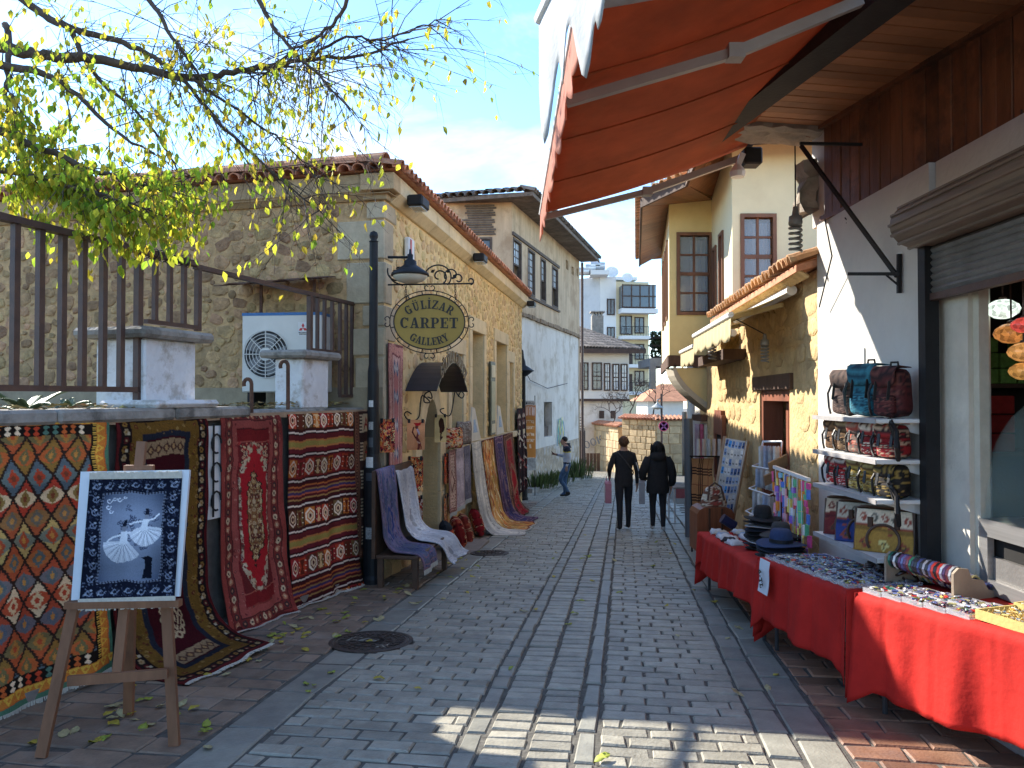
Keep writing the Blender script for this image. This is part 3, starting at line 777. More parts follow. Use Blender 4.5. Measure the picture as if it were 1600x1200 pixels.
vbar(216, 1.52, TOPZ, 0.05)
ua, ubb = U(228, 490), U(312, 490)
q = MB(); q.bb(ua, ubb, -0.222, -0.178, 2.20, 2.235, LW.M); q.part('bottom_rail', BROWN_IRON, fence)
for px in (242, 265, 287): vbar(px, 2.235, TOPZ, 0.036)
vbar(309, 2.19, TOPZ, 0.045)
u1, u2, u3 = U(484, 540), U(531, 560), U(588, 600)
q = MB(); q.bb(u1, u2, -0.222, -0.178, 2.125, 2.155, LW.M); q.bb(u2, u3, -0.222, -0.178, 1.62, 1.655, LW.M); q.part('bottom_rail', BROWN_IRON, fence)
vbar(484, 2.11, TOPZ-.02, 0.05)
for px in (496, 507, 519): vbar(px, 2.155, TOPZ-.02, 0.034)
for px in (531, 541, 550, 559, 567, 575, 583): vbar(px, 1.655, TOPZ-.02, 0.034)
vbar(590, 1.5, TOPZ+.02, 0.05)
q = MB()
for k in range(9):                                    # wire wound round the top rail
    uu = 1.35 + k*0.06; q.tube([LW.w(uu + 0.03*math.sin(a)*0.5, -0.2 + 0.05*math.cos(a), TOPZ+0.02 + 0.045*math.sin(a)) for a in [i*math.pi/5 for i in range(10)]], 0.005, 4, close=True)
q.part('wound_wire', BLACK_IRON, fence)
# two hooked iron stakes on the wall
for (px, py0, py1, lab) in ((393, 645, 600, 'short rusty iron hook stake behind the red medallion rug'), (450, 640, 572, 'taller rusty iron hook stake in front of the second pillar')):
    a = at(px, py0, 7.0); b = at(px, py1, 7.0)
    q = MB(); r = 0.035
    q.tube([a, b] + [Vector((b.x - r + r*math.cos(t), b.y, b.z + r*1.3*math.sin(t))) for t in [i*0.45 for i in range(1, 9)]], 0.018, 8)
    q.top('hook_stake', RUST, lab, 'iron stake', 'hooked iron stakes on the terrace wall')

# ---------------------------------------------------------------- air conditioner
ac = thing('air_conditioner', 'white outdoor air conditioner unit against the rough stone side wall', 'air conditioner', SA.w(1.3, 0.3, 1.62))
ACW = mat('ac_enamel', (0.66, 0.66, 0.62), 0.4, 0.05, bump=0.02)
AF = Frame((SA.w(1.56, 0.55, 0).x, SA.w(1.56, 0.55, 0).y), (1, -0.12), 1)
au0, au1, az0, az1 = 0.02, 0.98, 1.68, 2.60
acn = AF.M
def acbox(*a): q = MB(); q.bev(*a, 0.012, AF.M); return q
q = acbox(au0, au1, -0.36, 0.0, az0, az1); body = q.part('casing', ACW, ac)
q = MB(); q.bb(au0-.002, au1+.002, -0.362, 0.003, az1-0.03, az1+0.004, AF.M); q.part('blue_top_strip', mat('blue_plastic', (0.03,0.14,0.35), 0.4), ac)
fc = (au0+0.30, (az0+az1)/2-0.02)
q = MB(); Tf = AF.M @ TR(fc[0], 0.002, fc[1]) @ Matrix.Rotation(-math.pi/2, 4, 'X')
q.lathe([(0.0, 0.0), (0.27, 0.0)], 36, T=Tf); q.part('fan_opening', mat('fan_shadow', (0.06,0.065,0.07), 0.7), ac)
q = MB()
for k in range(5):
    Qm = Tf @ rotz(k*2*math.pi/5); q.add([(0.05,-0.03,0.002),(0.24,-0.10,0.006),(0.25,0.06,0.012),(0.05,0.04,0.004)], [(0,1,2,3)], Qm)
q.part('fan_blades', mat('fan_grey', (0.22,0.23,0.24), 0.5), ac)
q = MB()
for r_ in (0.275, 0.235, 0.195, 0.155, 0.115): q.tube([Tf @ Vector((r_*math.cos(a), r_*math.sin(a), 0.028)) for a in [i*math.pi/16 for i in range(32)]], 0.0045, 4, close=True)
for k in range(8): q.tube([Tf @ Vector((0.05*math.cos(k*math.pi/4), 0.05*math.sin(k*math.pi/4), 0.03)), Tf @ Vector((0.275*math.cos(k*math.pi/4), 0.275*math.sin(k*math.pi/4), 0.026))], 0.006, 4)
q.lathe([(0.0, 0.035), (0.075, 0.033), (0.08, 0.02)], 20, T=Tf); q.part('fan_grille', ACW, ac)
q = MB(); RHO = mat('red_emblem', (0.55, 0.03, 0.04), 0.4)
for ang in (90, 210, 330):
    c, s_ = math.cos(R(ang)), math.sin(R(ang)); L_ = 0.033
    e1 = (math.cos(R(ang+30)), math.sin(R(ang+30))); e2 = (math.cos(R(ang-30)), math.sin(R(ang-30)))
    p = [(0,0), (e1[0]*L_, e1[1]*L_), ((e1[0]+e2[0])*L_, (e1[1]+e2[1])*L_), (e2[0]*L_, e2[1]*L_)]
    q.prism([(0.76+x, 2.42+z) for x, z in p], 0.001, 0.004, AF.M)
q.part('emblem', RHO, ac)
q = MB(); q.bb(0.70, 0.82, 0.0008, 0.0016, 2.33, 2.49, AF.M); q.part('emblem_label', WHITE_METAL, ac)
# lettering MITSUBISHI ELECTRIC stands below the emblem (added with the sign lettering further down)
for u in (0.12, 0.85):
    q = MB(); q.bb(u-.04, u+.04, -0.34, -0.02, 1.46, 1.678, AF.M); q.part('foot', BLACK_IRON, ac)
sh = thing('metal_shelf', 'rusty sheet metal shelf on struts above the air conditioner', 'metal shelf', SA.w(1.2, 0.2, 2.9))
q = MB(); nn = 14; P = np.zeros((3, nn, 3))
for i in range(3):
    for j in range(nn):
        P[i, j] = SA.w(0.62 + 1.28*j/(nn-1), 0.02 + 0.28*i, 3.06 - 0.05*i - 0.10*(j/(nn-1)-0.5)*0.4 + 0.012*math.sin(j*1.9))
q.sheet(P, 0.01); q.part('sheet', RUST, sh)
for u in (0.75, 1.45):
    q = MB(); q.bar(SA.w(u, 0.3, 3.0), SA.w(u, 0.3, 2.62), 0.03); q.part('strut', RUST, sh)

# ---------------------------------------------------------------- lamp post with bracket and oval sign
POST = mat('lamp_post_black', (0.013, 0.014, 0.016), 0.5, 0.3, 6, bump=0.06, spec=0.3)
LP = Vector((-1.60, 8.86, gz(8.86)))
def lamp_post(loc, h, label, r=0.052):
    t = thing('street_lamp', label, 'lamp post', loc, 'black street lamps')
    q = MB(); q.lathe([(0.13,0),(0.13,0.06),(0.112,0.10),(0.108,1.32),(0.085,1.40),(0.075,1.46),(r*1.35,1.48),(r*1.25,h*0.62),(r,h*0.64),(r*0.95,h)], 20, loc); q.part('pole', POST, t, smooth=False)
    q = MB(); q.lathe([(r*0.9,0),(r*1.1,0.015),(r*0.6,0.03),(r*0.95,0.06),(r*1.0,0.085),(r*0.75,0.12),(0.0,0.14)], 14, (loc[0], loc[1], loc[2]+h)); q.part('finial', POST, t, smooth=True)
    return t
lamp1 = lamp_post(LP, 3.92, 'tall black lamp post with stickers carrying the oval carpet shop sign')
YS = LP.y - 0.02
def sp(px, py, dy=0.0): return at(px, py, YS + dy)
def curve(pts, n=6):                                   # smooth line through photo points
    out = []; P_ = [pts[0]] + list(pts) + [pts[-1]]
    for i in range(1, len(P_)-2):
        for k in range(n):
            t = k/n; a, b, c, d = P_[i-1:i+3]
            out.append(tuple(0.5*((2*b[q]) + (-a[q]+c[q])*t + (2*a[q]-5*b[q]+4*c[q]-d[q])*t*t + (-a[q]+3*b[q]-3*c[q]+d[q])*t**3) for q in (0,1)))
    out.append(pts[-1]); return out
def spiral(cx, cy, r0, r1, a0, a1, n=16): return [(cx + (r0+(r1-r0)*i/n)*math.cos(R(a0+(a1-a0)*i/n)), cy + (r0+(r1-r0)*i/n)*math.sin(R(a0+(a1-a0)*i/n))) for i in range(n+1)]
q = MB()
q.tube([sp(606, 445), sp(738, 443)], 0.010, 6)
q.tube([sp(606, 402), sp(643, 402)], 0.016, 6)
for pts in (spiral(622, 425, 17, 6, 200, -120), spiral(688, 436, 27, 14, 180, 400), spiral(686, 432, 13, 4, 60, -260), spiral(706, 430, 12, 4, 150, 470), spiral(716, 436, 9, 3, 180, 500), spiral(735, 439, 6, 2, 90, -200), [(608,430),(615,440),(630,446)]):
    q.tube([sp(x, y) for x, y in curve(pts, 3)], 0.009, 5)
q.part('scroll_bracket', BLACK_IRON, lamp1)
q = MB()
for (x, y, a) in ((676,424,-.5), (700,424,.4), (710,432,.8), (617,424,.2)):
    c = sp(x, y); q.add([(-.03,0,0),(0,-.012,.018),(.035,0,.004),(0,.012,-.018)], [(0,1,2,3)], TR(*c) @ Matrix.Rotation(a, 4, 'Y'))
q.part('iron_leaves', BLACK_IRON, lamp1)
lc = sp(641, 402)
q = MB(); q.lathe([(0.0,0.10),(0.012,0.09),(0.016,0.04),(0.035,0.03),(0.032,-0.02),(0.07,-0.045),(0.075,-0.09),(0.11,-0.115),(0.215,-0.185),(0.222,-0.215),(0.21,-0.215)], 28, lc); lh = q.part('lamp_head', POST, lamp1, smooth=True)
q = MB(); q.lathe([(0.20,-0.213),(0.195,-0.235),(0.15,-0.275),(0.08,-0.298),(0.0,-0.303)], 28, lc); q.part('lamp_globe', mat('milky_globe', (0.62,0.60,0.50), 0.25, 0.05, bump=0), lh, smooth=True)
# stickers on the pole
STK = [mat('sticker_white', (0.6,0.6,0.58), 0.5, 0.2, 60, bump=0), mat('sticker_dark', (0.06,0.07,0.08), 0.5), mat('sticker_grey', (0.32,0.32,0.31), 0.5, 0.5, 70, bump=0)]
for (hz, r_, s_, mi) in ((2.02,0.070,.075,0),(1.76,0.071,.09,2),(1.56,0.072,.11,1),(1.33,0.110,.12,0),(1.18,.110,.09,1),(0.52,0.112,.13,2)):
    q = MB(); n = 7
    for k in range(n-1):
        a0 = R(-125+ (k/(n-1))*45); a1 = R(-125 + ((k+1)/(n-1))*45)
        q.quad(*[(LP.x + (r_+.0015)*math.cos(a), LP.y + (r_+.0015)*math.sin(a), LP.z+z) for a, z in ((a0,hz),(a1,hz),(a1,hz+s_),(a0,hz+s_))])
    q.part('sticker', STK[mi], lamp1)

# ---- slab-serif lettering
def ring(cx, cy, rx, ry, tx, ty, a0, a1, n=10):
    o = [(cx+rx*math.cos(R(a0+(a1-a0)*i/n)), cy+ry*math.sin(R(a0+(a1-a0)*i/n))) for i in range(n+1)]
    i_ = [(cx+(rx-tx)*math.cos(R(a0+(a1-a0)*i/n)), cy+(ry-ty)*math.sin(R(a0+(a1-a0)*i/n))) for i in range(n+1)]
    return [[o[k], o[k+1], i_[k+1], i_[k]] for k in range(n)]
def rc(x0, x1, y0, y1): return [(x0,y0),(x1,y0),(x1,y1),(x0,y1)]
def glyph(ch):
    """outline pieces in a box of height 1; returns (pieces, advance)"""
    S = 0.085
    if ch == 'G': return ring(.42,.5,.42,.52,.24,.10,42,318) + [rc(.58,.82,.02,.44), rc(.48,.90,.40,.40+S), rc(.70,.80,.68,.98)], .95
    if ch == 'C': return ring(.42,.5,.42,.52,.24,.10,42,318) + [rc(.68,.78,.66,.98)], .88
    if ch in 'ÜU':
        g = [rc(.12,.34,.30,1-S), rc(.02,.44,1-S,1), rc(.64,.76,.30,1-S), rc(.54,.88,1-S,1)] + ring(.44,.32,.32,.34,.21,.12,180,360)
        if ch == 'Ü': g += [ring(.28,1.2,.09,.09,.088,.088,0,360,8), ring(.62,1.2,.09,.09,.088,.088,0,360,8)][0] + ring(.62,1.2,.09,.09,.088,.088,0,360,8)
        return g, .95
    if ch == 'L': return [rc(.10,.34,S,1-S), rc(0,.46,1-S,1), rc(0,.74,0,S), rc(.62,.74,S,.36)], .80
    if ch in 'İI':
        g = [rc(.10,.34,S,1-S), rc(0,.44,1-S,1), rc(0,.44,0,S)]
        if ch == 'İ': g += ring(.22,1.2,.1,.1,.098,.098,0,360,8)
        return g, .50
    if ch == 'Z': return [rc(.04,.78,1-S,1), rc(0,.78,0,S), [(.0,S),(.26,S),(.78,1-S),(.52,1-S)], rc(.04,.13,.72,1-S), rc(.70,.78,S,.32)], .84
    if ch == 'A': return [[(.10,S),(.21,S),(.46,1),(.36,1)], [(.54,S),(.80,S),(.56,1),(.36,1)], rc(.24,.62,.28,.28+S), rc(0,.32,0,S), rc(.46,.90,0,S)], .92
    if ch in 'RP':
        g = [rc(.10,.34,S,1-S), rc(0,.44,0,S), rc(0,.5,1-S,1), rc(.34,.5,.42,.42+S)] + ring(.48,.71,.32,.29,.23,S,-90,90)
        if ch == 'R': g += [[(.44,.44),(.60,.44),(.82,S*.9),(.60,S*.9)], rc(.58,.94,0,S)]
        return g, (.94 if ch == 'R' else .86)
    if ch == 'E': return [rc(.10,.34,S,1-S), rc(0,.74,1-S,1), rc(0,.76,0,S), rc(.34,.54,.46,.46+S), rc(.5,.58,.36,.66), rc(.66,.74,.70,1-S), rc(.68,.76,S,.32)], .84
    if ch == 'T': return [rc(.28,.52,S,1-S), rc(.0,.80,1-S,1), rc(.14,.66,0,S), rc(0,.08,.66,1-S), rc(.72,.80,.66,1-S)], .86
    if ch == 'Y': return [rc(.30,.54,S,.44), rc(.18,.66,0,S), [(.06,1-S),(.34,1-S),(.54,.44),(.30,.44)], [(.62,1-S),(.74,1-S),(.52,.44),(.42,.44)], rc(0,.42,1-S,1), rc(.54,.84,1-S,1)], .88
    if ch == 'S': return ring(.36,.74,.32,.28,.2,.09,20,270) + ring(.36,.28,.34,.30,.2,.09,-160,90), .78
    if ch == 'M': return [rc(.08,.24,0,1), [(.24,1),(.46,.2),(.54,.4),(.36,1)], [(.74,1),(.54,.4),(.46,.2),(.62,1)], rc(.76,.96,0,1)], 1.05
    if ch == 'B': return [rc(.08,.30,0,1)] + ring(.30,.74,.32,.26,.2,.09,-90,90) + ring(.30,.26,.36,.27,.22,.09,-90,90), .78
    if ch == 'H': return [rc(.06,.28,0,1), rc(.58,.80,0,1), rc(.28,.58,.44,.56)], .9
    if ch == '4': return [rc(.44,.62,0,1), rc(0,.76,.26,.38), [(0,.38),(.14,.38),(.5,1),(.40,1)]], .85
    if ch == '-': return [rc(.05,.4,.4,.52)], .5
    if ch == '.': return [rc(.05,.2,0,.15)], .3
    if ch == 'K': return [rc(.06,.28,0,1), [(.28,.42),(.42,.52),(.82,1),(.58,1)], [(.42,.52),(.54,.62),(.88,0),(.62,0)]], .9
    if ch == 'O': return ring(.42,.5,.42,.52,.2,.12,0,360,14), .9
    if ch == 'N': return [rc(.06,.24,0,1), rc(.64,.80,0,1), [(.24,1),(.10,1),(.64,0),(.80,0)]], .9
    return [], .45
def text_w(s, sp_=0.06): return sum(glyph(c)[1] + sp_ for c in s) - sp_
def letters(mb, s, place, size, depth=0.006, sp_=0.06, sx=1.0):
    """place(x) -> 4x4 putting a letter's foot at running width x (letter units, centred)"""
    x = -text_w(s, sp_)*sx/2; e = 0
    for c in s:
        g, adv = glyph(c); Mx = place((x + adv*sx/2)*size) @ SC(size*sx, 1, size) @ TR(-adv/2, 0, 0)
        for p in g:
            e = (e + 1) % 7
            mb.prism(p, 0.0, -(depth + e*0.00035), Mx)
        x += (adv + sp_)*sx
sc_ = sp(671, 503, -0.05)
sign = thing('oval_shop_sign', 'oval gold sign reading GÜLİZAR CARPET GALLERY hanging from the lamp post bracket', 'sign', sc_)
GOLD = mat('sign_gold', (0.27, 0.175, 0.035), 0.42, 0.12, 2.5, bump=0.06, metal=0.35)
SIGNBLK = mat('sign_black', (0.012, 0.011, 0.010), 0.5, 0.1, bump=0)
rx, rz = 0.405, 0.315
SF = TR(*sc_) @ rotz(0.06)
q = MB(); q.prism([(rx*math.cos(a), rz*math.sin(a)) for a in [i*math.pi/32 for i in range(64)]], -0.008, 0.012, SF); q.part('plate', GOLD, sign)
q = MB(); q.tube([SF @ Vector((rx*math.cos(a), -0.010, rz*math.sin(a))) for a in [i*math.pi/32 for i in range(64)]], 0.008, 6, close=True); q.part('rim', SIGNBLK, sign)
q = MB(); q.tube([SF @ Vector(((rx+.045)*math.cos(a), 0, (rz+.045)*math.sin(a))) for a in [i*math.pi/32 for i in range(64)]], 0.006, 6, close=True)
for k in range(16):
    a = (k+.5)*math.pi/8; q.tube([SF @ Vector((rx*math.cos(a), 0, rz*math.sin(a))), SF @ Vector(((rx+.045)*math.cos(a), 0, (rz+.045)*math.sin(a)))], 0.006, 5)
for (ax, az, sx_, sz_) in ((0, rz+.045, 0, 1), (0, -rz-.045, 0, -1), (rx+.045, 0, 1, 0), (-rx-.045, 0, -1, 0)):
    for sg in (-1, 1):
        pts = []
        for i in range(9):
            t = i/8; rr_ = 0.035*(1-t*0.55); aa = R(-90 + 250*t)
            lx = sg*(0.03 + rr_*math.cos(aa)); lz = 0.035 + rr_*math.sin(aa)
            pts.append((ax + lx*abs(sz_) + lz*sx_, az + lz*sz_ + lx*abs(sx_)))
        q.tube([SF @ Vector((x, 0, z)) for x, z in pts], 0.006, 5)
q.part('scroll_frame', BLACK_IRON, sign)
q = MB()
def arc_place(R_, cz, sgn):
    def f(x):
        a = x / R_
        return SF @ TR(R_*math.sin(a), -0.009, cz + sgn*(R_*math.cos(a))) @ Matrix.Rotation(sgn*a, 4, 'Y')
    return f
letters(q, 'GÜLİZAR', arc_place(0.42, -0.268, 1), 0.098, sx=0.86)
letters(q, 'CARPET', lambda x: SF @ TR(x, -0.009, -0.072), 0.12, sx=0.99)
def low_arc(x):
    a = x/0.42; return SF @ TR(0.42*math.sin(a), -0.009, 0.15 - 0.42*math.cos(a)) @ Matrix.Rotation(-a, 4, 'Y')
letters(q, 'GALLERY', low_arc, 0.088, sx=0.86)
q.part('lettering', SIGNBLK, sign, kind='stuff')
for px in (634, 711):
    q = MB(); top = sp(px, 445, -.03); bot = sp(px+1, 472, -.05)
    n = 7
    for k in range(n):
        c = top.lerp(bot, (k+.5)/n); ax = 0 if k % 2 else 1
        q.tube([Vector((c.x + (0.010*math.cos(a) if ax else 0), c.y + (0 if ax else 0.010*math.cos(a)), c.z + 0.019*math.sin(a))) for a in [i*math.pi/4 for i in range(8)]], 0.0035, 4, close=True)
    q.part('chain', BLACK_IRON, sign)
# standing letters along the canopy rim, and the maker's name on the air conditioner
q = MB()
def rim_place(x):
    t = max(-.98, min(.98, x/1.05)); dz = -0.40*1.9*abs(t)**0.9*(1 if t > 0 else -1); a = math.atan2(dz, 0.91)
    return FA.M @ TR((ca0+ca1)/2 + 0.91*t, cn+0.004, 1.70 + 0.40*(1-abs(t)**1.9)) @ rotz(math.pi) @ SC(-1, 1, 1) @ Matrix.Rotation(-a, 4, 'Y')
letters(q, 'GÜLİZAR CARPET', rim_place, 0.165, depth=0.012, sx=0.80)
q.part('canopy_lettering', mat('brass_letters', (0.16,0.11,0.06), 0.5), canopy, kind='stuff')
q = MB(); letters(q, 'MITSUBISHI', lambda x: AF.M @ TR(0.76+x, 0.002, 2.362) @ SC(1,-1,1), 0.013, depth=0.001)
letters(q, 'ELECTRIC', lambda x: AF.M @ TR(0.76+x, 0.002, 2.343) @ SC(1,-1,1), 0.013, depth=0.001); q.part('maker_lettering', SIGNBLK, ac)
# ================================================================ RUGS (woven patterns are drawn thread by thread into the cloth's colour)
def L1(c): c = c/255.0; return c/12.92 if c <= 0.04045 else ((c+0.055)/1.055)**2.4
def lin(c): return (L1(c[0]), L1(c[1]), L1(c[2]))
class Cv:
    def __init__(s, w, h, bg, seed=1):
        s.w, s.h = w, h; s.a = np.zeros((h, w, 3)); s.a[:] = lin(bg)
        s.Y, s.X = np.mgrid[0:h, 0:w].astype(float); s.r = np.random.RandomState(seed)
    def fill(s, m, c): s.a[m] = lin(c)
    def rect(s, x0, y0, x1, y1, c): s.a[max(0,int(round(y0))):int(round(y1)), max(0,int(round(x0))):int(round(x1))] = lin(c)
    def frame(s, d, t, c): s.rect(d, d, s.w-d, d+t, c); s.rect(d, s.h-d-t, s.w-d, s.h-d, c); s.rect(d, d, d+t, s.h-d, c); s.rect(s.w-d-t, d, s.w-d, s.h-d, c)
    def ell(s, cx, cy, rx, ry, c): s.fill(((s.X-cx)/rx)**2 + ((s.Y-cy)/ry)**2 <= 1, c)
    def dia(s, cx, cy, rx, ry, c): s.fill(abs(s.X-cx)/rx + abs(s.Y-cy)/ry <= 1, c)
    def poly(s, pts, c):
        m = np.zeros((s.h, s.w), bool); n = len(pts)
        for i in range(n):
            x0, y0 = pts[i]; x1, y1 = pts[(i+1) % n]
            if y0 == y1: continue
            k = ((s.Y >= min(y0,y1)) & (s.Y < max(y0,y1)) & (s.X < x0 + (s.Y-y0)*(x1-x0)/(y1-y0)))
            m ^= k
        s.fill(m, c)
    def line(s, pts, wd, c):
        for (x0, y0), (x1, y1) in zip(pts[:-1], pts[1:]):
            dx, dy = x1-x0, y1-y0; l2 = dx*dx+dy*dy or 1
            t = np.clip(((s.X-x0)*dx + (s.Y-y0)*dy)/l2, 0, 1)
            s.fill((s.X-x0-t*dx)**2 + (s.Y-y0-t*dy)**2 <= (wd/2)**2, c)
    def motifs(s, box, n, pal, rmin, rmax, sym=True, shape='mix'):
        x0, y0, x1, y1 = box; cx, cy = (x0+x1)/2, (y0+y1)/2
        for _ in range(n):
            x = s.r.uniform(x0, cx if sym else x1); y = s.r.uniform(y0, cy if sym else y1)
            r = s.r.uniform(rmin, rmax); c = pal[s.r.randint(len(pal))]; c2 = pal[s.r.randint(len(pal))]
            for X, Y in (((x,y),(2*cx-x,y),(x,2*cy-y),(2*cx-x,2*cy-y)) if sym else ((x,y),)):
                xa, xb = max(0,int(X-r-2)), min(s.w,int(X+r+3)); ya, yb = max(0,int(Y-r-2)), min(s.h,int(Y+r+3))
                if xa >= xb or ya >= yb: continue
                gx, gy = s.X[ya:yb, xa:xb]-X, s.Y[ya:yb, xa:xb]-Y
                d = np.hypot(gx, gy) if s.r.rand() < .5 else abs(gx)+abs(gy)
                sub = s.a[ya:yb, xa:xb]; sub[d <= r] = lin(c); sub[d <= r*0.45] = lin(c2)
    def band(s, d, t, bg, pal, step, rr):
        """a border band with flowers at even steps"""
        s.frame(d, t, bg); m = d + t/2
        n = max(2, int((s.w-2*m)/step)); k = max(2, int((s.h-2*m)/step)); i = 0
        pts = [(m+(s.w-2*m)*j/n, yy) for j in range(n+1) for yy in (m, s.h-m)] + [(xx, m+(s.h-2*m)*j/k) for j in range(1, k) for xx in (m, s.w-m)]
        for x, y in pts:
            i += 1; c = pal[i % len(pal)]; s.ell(x-.5, y-.5, rr, rr*1.2, c); s.ell(x-.5, y-.5, rr*0.4, rr*0.5, pal[(i+1) % len(pal)])
    def wear(s, amt=0.12, streak=0.10):
        # hand-woven: rows and columns wander a little, colours fade in patches
        sm = lambda k, w: np.convolve(s.r.rand(k+w*2)-.5, np.hanning(w), 'same')[w:w+k]
        dx = sm(s.h, 31)*.9; dy = sm(s.w, 41)*.9
        yi = np.clip(s.Y+dy[None,:], 0, s.h-1).round().astype(int); xi = np.clip(s.X+dx[:,None], 0, s.w-1).round().astype(int)
        s.a = s.a[yi, xi]; f = 1 + (sm(s.h, 61)*.10)[:,None] + (sm(s.w, 41)*.06)[None,:]; s.a = s.a*np.clip(f, .7, 1.3)[:,:,None]
        g_ = s.a.mean(2, keepdims=True); s.a = g_ + (s.a-g_)*.97
        n = s.r.rand(s.h, 1)*streak*2-streak; k = np.ones(5)/5
        n = np.convolve(n[:,0], k, 'same')[:,None]
        g = s.r.rand(s.h, s.w)*2*amt-amt
        s.a = np.clip(s.a*(1+n[:,:,None]+g[:,:,None]), 0.002, 1)
        return s
    def blotch(s, c, amt, fx, fy, thr=0.5):
        gy, gx = max(2,int(s.h/fy)+2), max(2,int(s.w/fx)+2); q = s.r.rand(gy, gx)
        yi = s.Y/s.h*(gy-1.001); xi = s.X/s.w*(gx-1.001); y0 = yi.astype(int); x0 = xi.astype(int); fy_ = yi-y0; fx_ = xi-x0
        v = (q[y0,x0]*(1-fx_)+q[y0,x0+1]*fx_)*(1-fy_) + (q[y0+1,x0]*(1-fx_)+q[y0+1,x0+1]*fx_)*fy_
        m = np.clip((v-thr)*6, 0, 1)*amt; cc = np.array(lin(c))
        s.a = s.a*(1-m[:,:,None]) + cc*m[:,:,None]
        return s
RUGMAT = mat('woven_wool', (1,1,1), 0.95, 0.12, 160, bump=0.25, bscale=420, attr=True, spec=0.1)
FRINGE = mat('cream_fringe', (0.55,0.51,0.43), 0.95, 0.15, 40, bump=0.2)
def polyline(prof, n):
    P = np.array(prof, float); seg = np.hypot(*np.diff(P, axis=0).T); s = np.concatenate([[0], np.cumsum(seg)])
    t = np.linspace(0, s[-1], n); o = np.stack([np.interp(t, s, P[:,0]), np.interp(t, s, P[:,1])], 1)
    k = max(1, n//22); ker = np.ones(2*k+1)/(2*k+1)
    pad = np.concatenate([np.repeat(o[:1], k, 0), o, np.repeat(o[-1:], k, 0)])
    sm = np.stack([np.convolve(pad[:,q], ker, 'valid') for q in (0,1)], 1); sm[0] = o[0]; sm[-1] = o[-1]
    return sm
def cloth_points(fr, top, bot, prof, w, h, wave=0.0, seed=0, freq=9.0, ground=False, zl=0.0):
    """top/bot = (u0, u1) at both ends; prof = (n, z) down the length; zl = extra fall of the left edge"""
    pr = polyline(prof, h); t = np.linspace(0, 1, h)[:,None]; x = np.linspace(0, 1, w)[None,:]
    u = (top[0]*(1-t)+bot[0]*t)*(1-x) + (top[1]*(1-t)+bot[1]*t)*x
    rs = np.random.RandomState(seed); ph = rs.rand(3)*6
    u = u + .007*np.sin(t*13+ph[0])*(2*x-1) + .004*np.sin(t*29+ph[1])*x
    wave = wave*1.5; n = pr[:,0:1] + wave*np.clip(t*2, 0, 1)*(np.sin(u*freq+ph[0]) + 0.5*np.sin(u*freq*2.3+ph[1]+t*2))
    z = np.repeat(pr[:,1:2], w, 1) + wave*0.25*np.sin(u*5+ph[2])*t
    P = np.zeros((h, w, 3)); d, nn, p0 = np.array(fr.d), np.array(fr.n), np.array(fr.p0)
    P[:] = p0 + u[:,:,None]*d + n[:,:,None]*nn; P[:,:,2] += z
    if ground:
        g = -SLOPE*P[:,:,1] + 0.012; P[:,:,2] = np.maximum(P[:,:,2], g)
    return P
def rug_mesh(mb, P, C, th=0.008):
    H, W_ = P.shape[:2]; mb.grid(P, C)
    du = np.gradient(P, axis=1); dv = np.gradient(P, axis=0); N = np.cross(du, dv); N /= np.maximum(np.linalg.norm(N, axis=2, keepdims=True), 1e-9)
    B = P - N*th; B2 = P + N*th
    cam_ = np.array((0,0,CAM_Z)); 
    if np.mean(np.einsum('ijk,ijk->ij', N, cam_-P)) < 0: B = B2
    ys = sorted(set(list(range(0, H, 10)) + [H-1])); xs = sorted(set(list(range(0, W_, 10)) + [W_-1]))
    mb.grid(B[np.ix_(ys, xs)], C[np.ix_(ys, xs)]*0.6)
    for a, b, c in ((P[0], B[0], C[0]), (P[-1], B[-1], C[-1]), (P[:,0], B[:,0], C[:,0]), (P[:,-1], B[:,-1], C[:,-1])):
        mb.grid(np.stack([a, b]), np.stack([c, c])*0.7)
def rug(name, label, cv, P, cat='rug', fringe=(), group=None, m=None):
    C = cv.a; mb = MB(); rug_mesh(mb, P, C)
    base = P.reshape(-1,3); org = (float(base[:,0].mean()), float(base[:,1].mean()), float(base[:,2].min()))
    if not fringe: return mb.top(name, m or RUGMAT, label, cat, group, smooth=True, org=org)
    t = thing(name, label, cat, org, group); mb.part('woven_cloth', m or RUGMAT, t, smooth=True)
    for (end, ln) in fringe:
        q = MB(); e = P[-1] if end == 'b' else P[0]; d = (P[-1]-P[-3]) if end == 'b' else (P[0]-P[2]); d = d/np.maximum(np.linalg.norm(d, axis=1, keepdims=True), 1e-9)
        k = max(8, int(np.linalg.norm(e[-1]-e[0])/0.012)); rs = np.random.RandomState(k)
        for i in range(k):
            j = i/k*(len(e)-1); a = Vector(e[int(j)]); dd = Vector(d[int(j)])*ln*rs.uniform(.8,1.1) + Vector((rs.uniform(-.004,.004),)*3)
            q.bar(a, a+dd, 0.010, 0.004)
        q.part('fringe', FRINGE, t, kind='stuff')
    return t
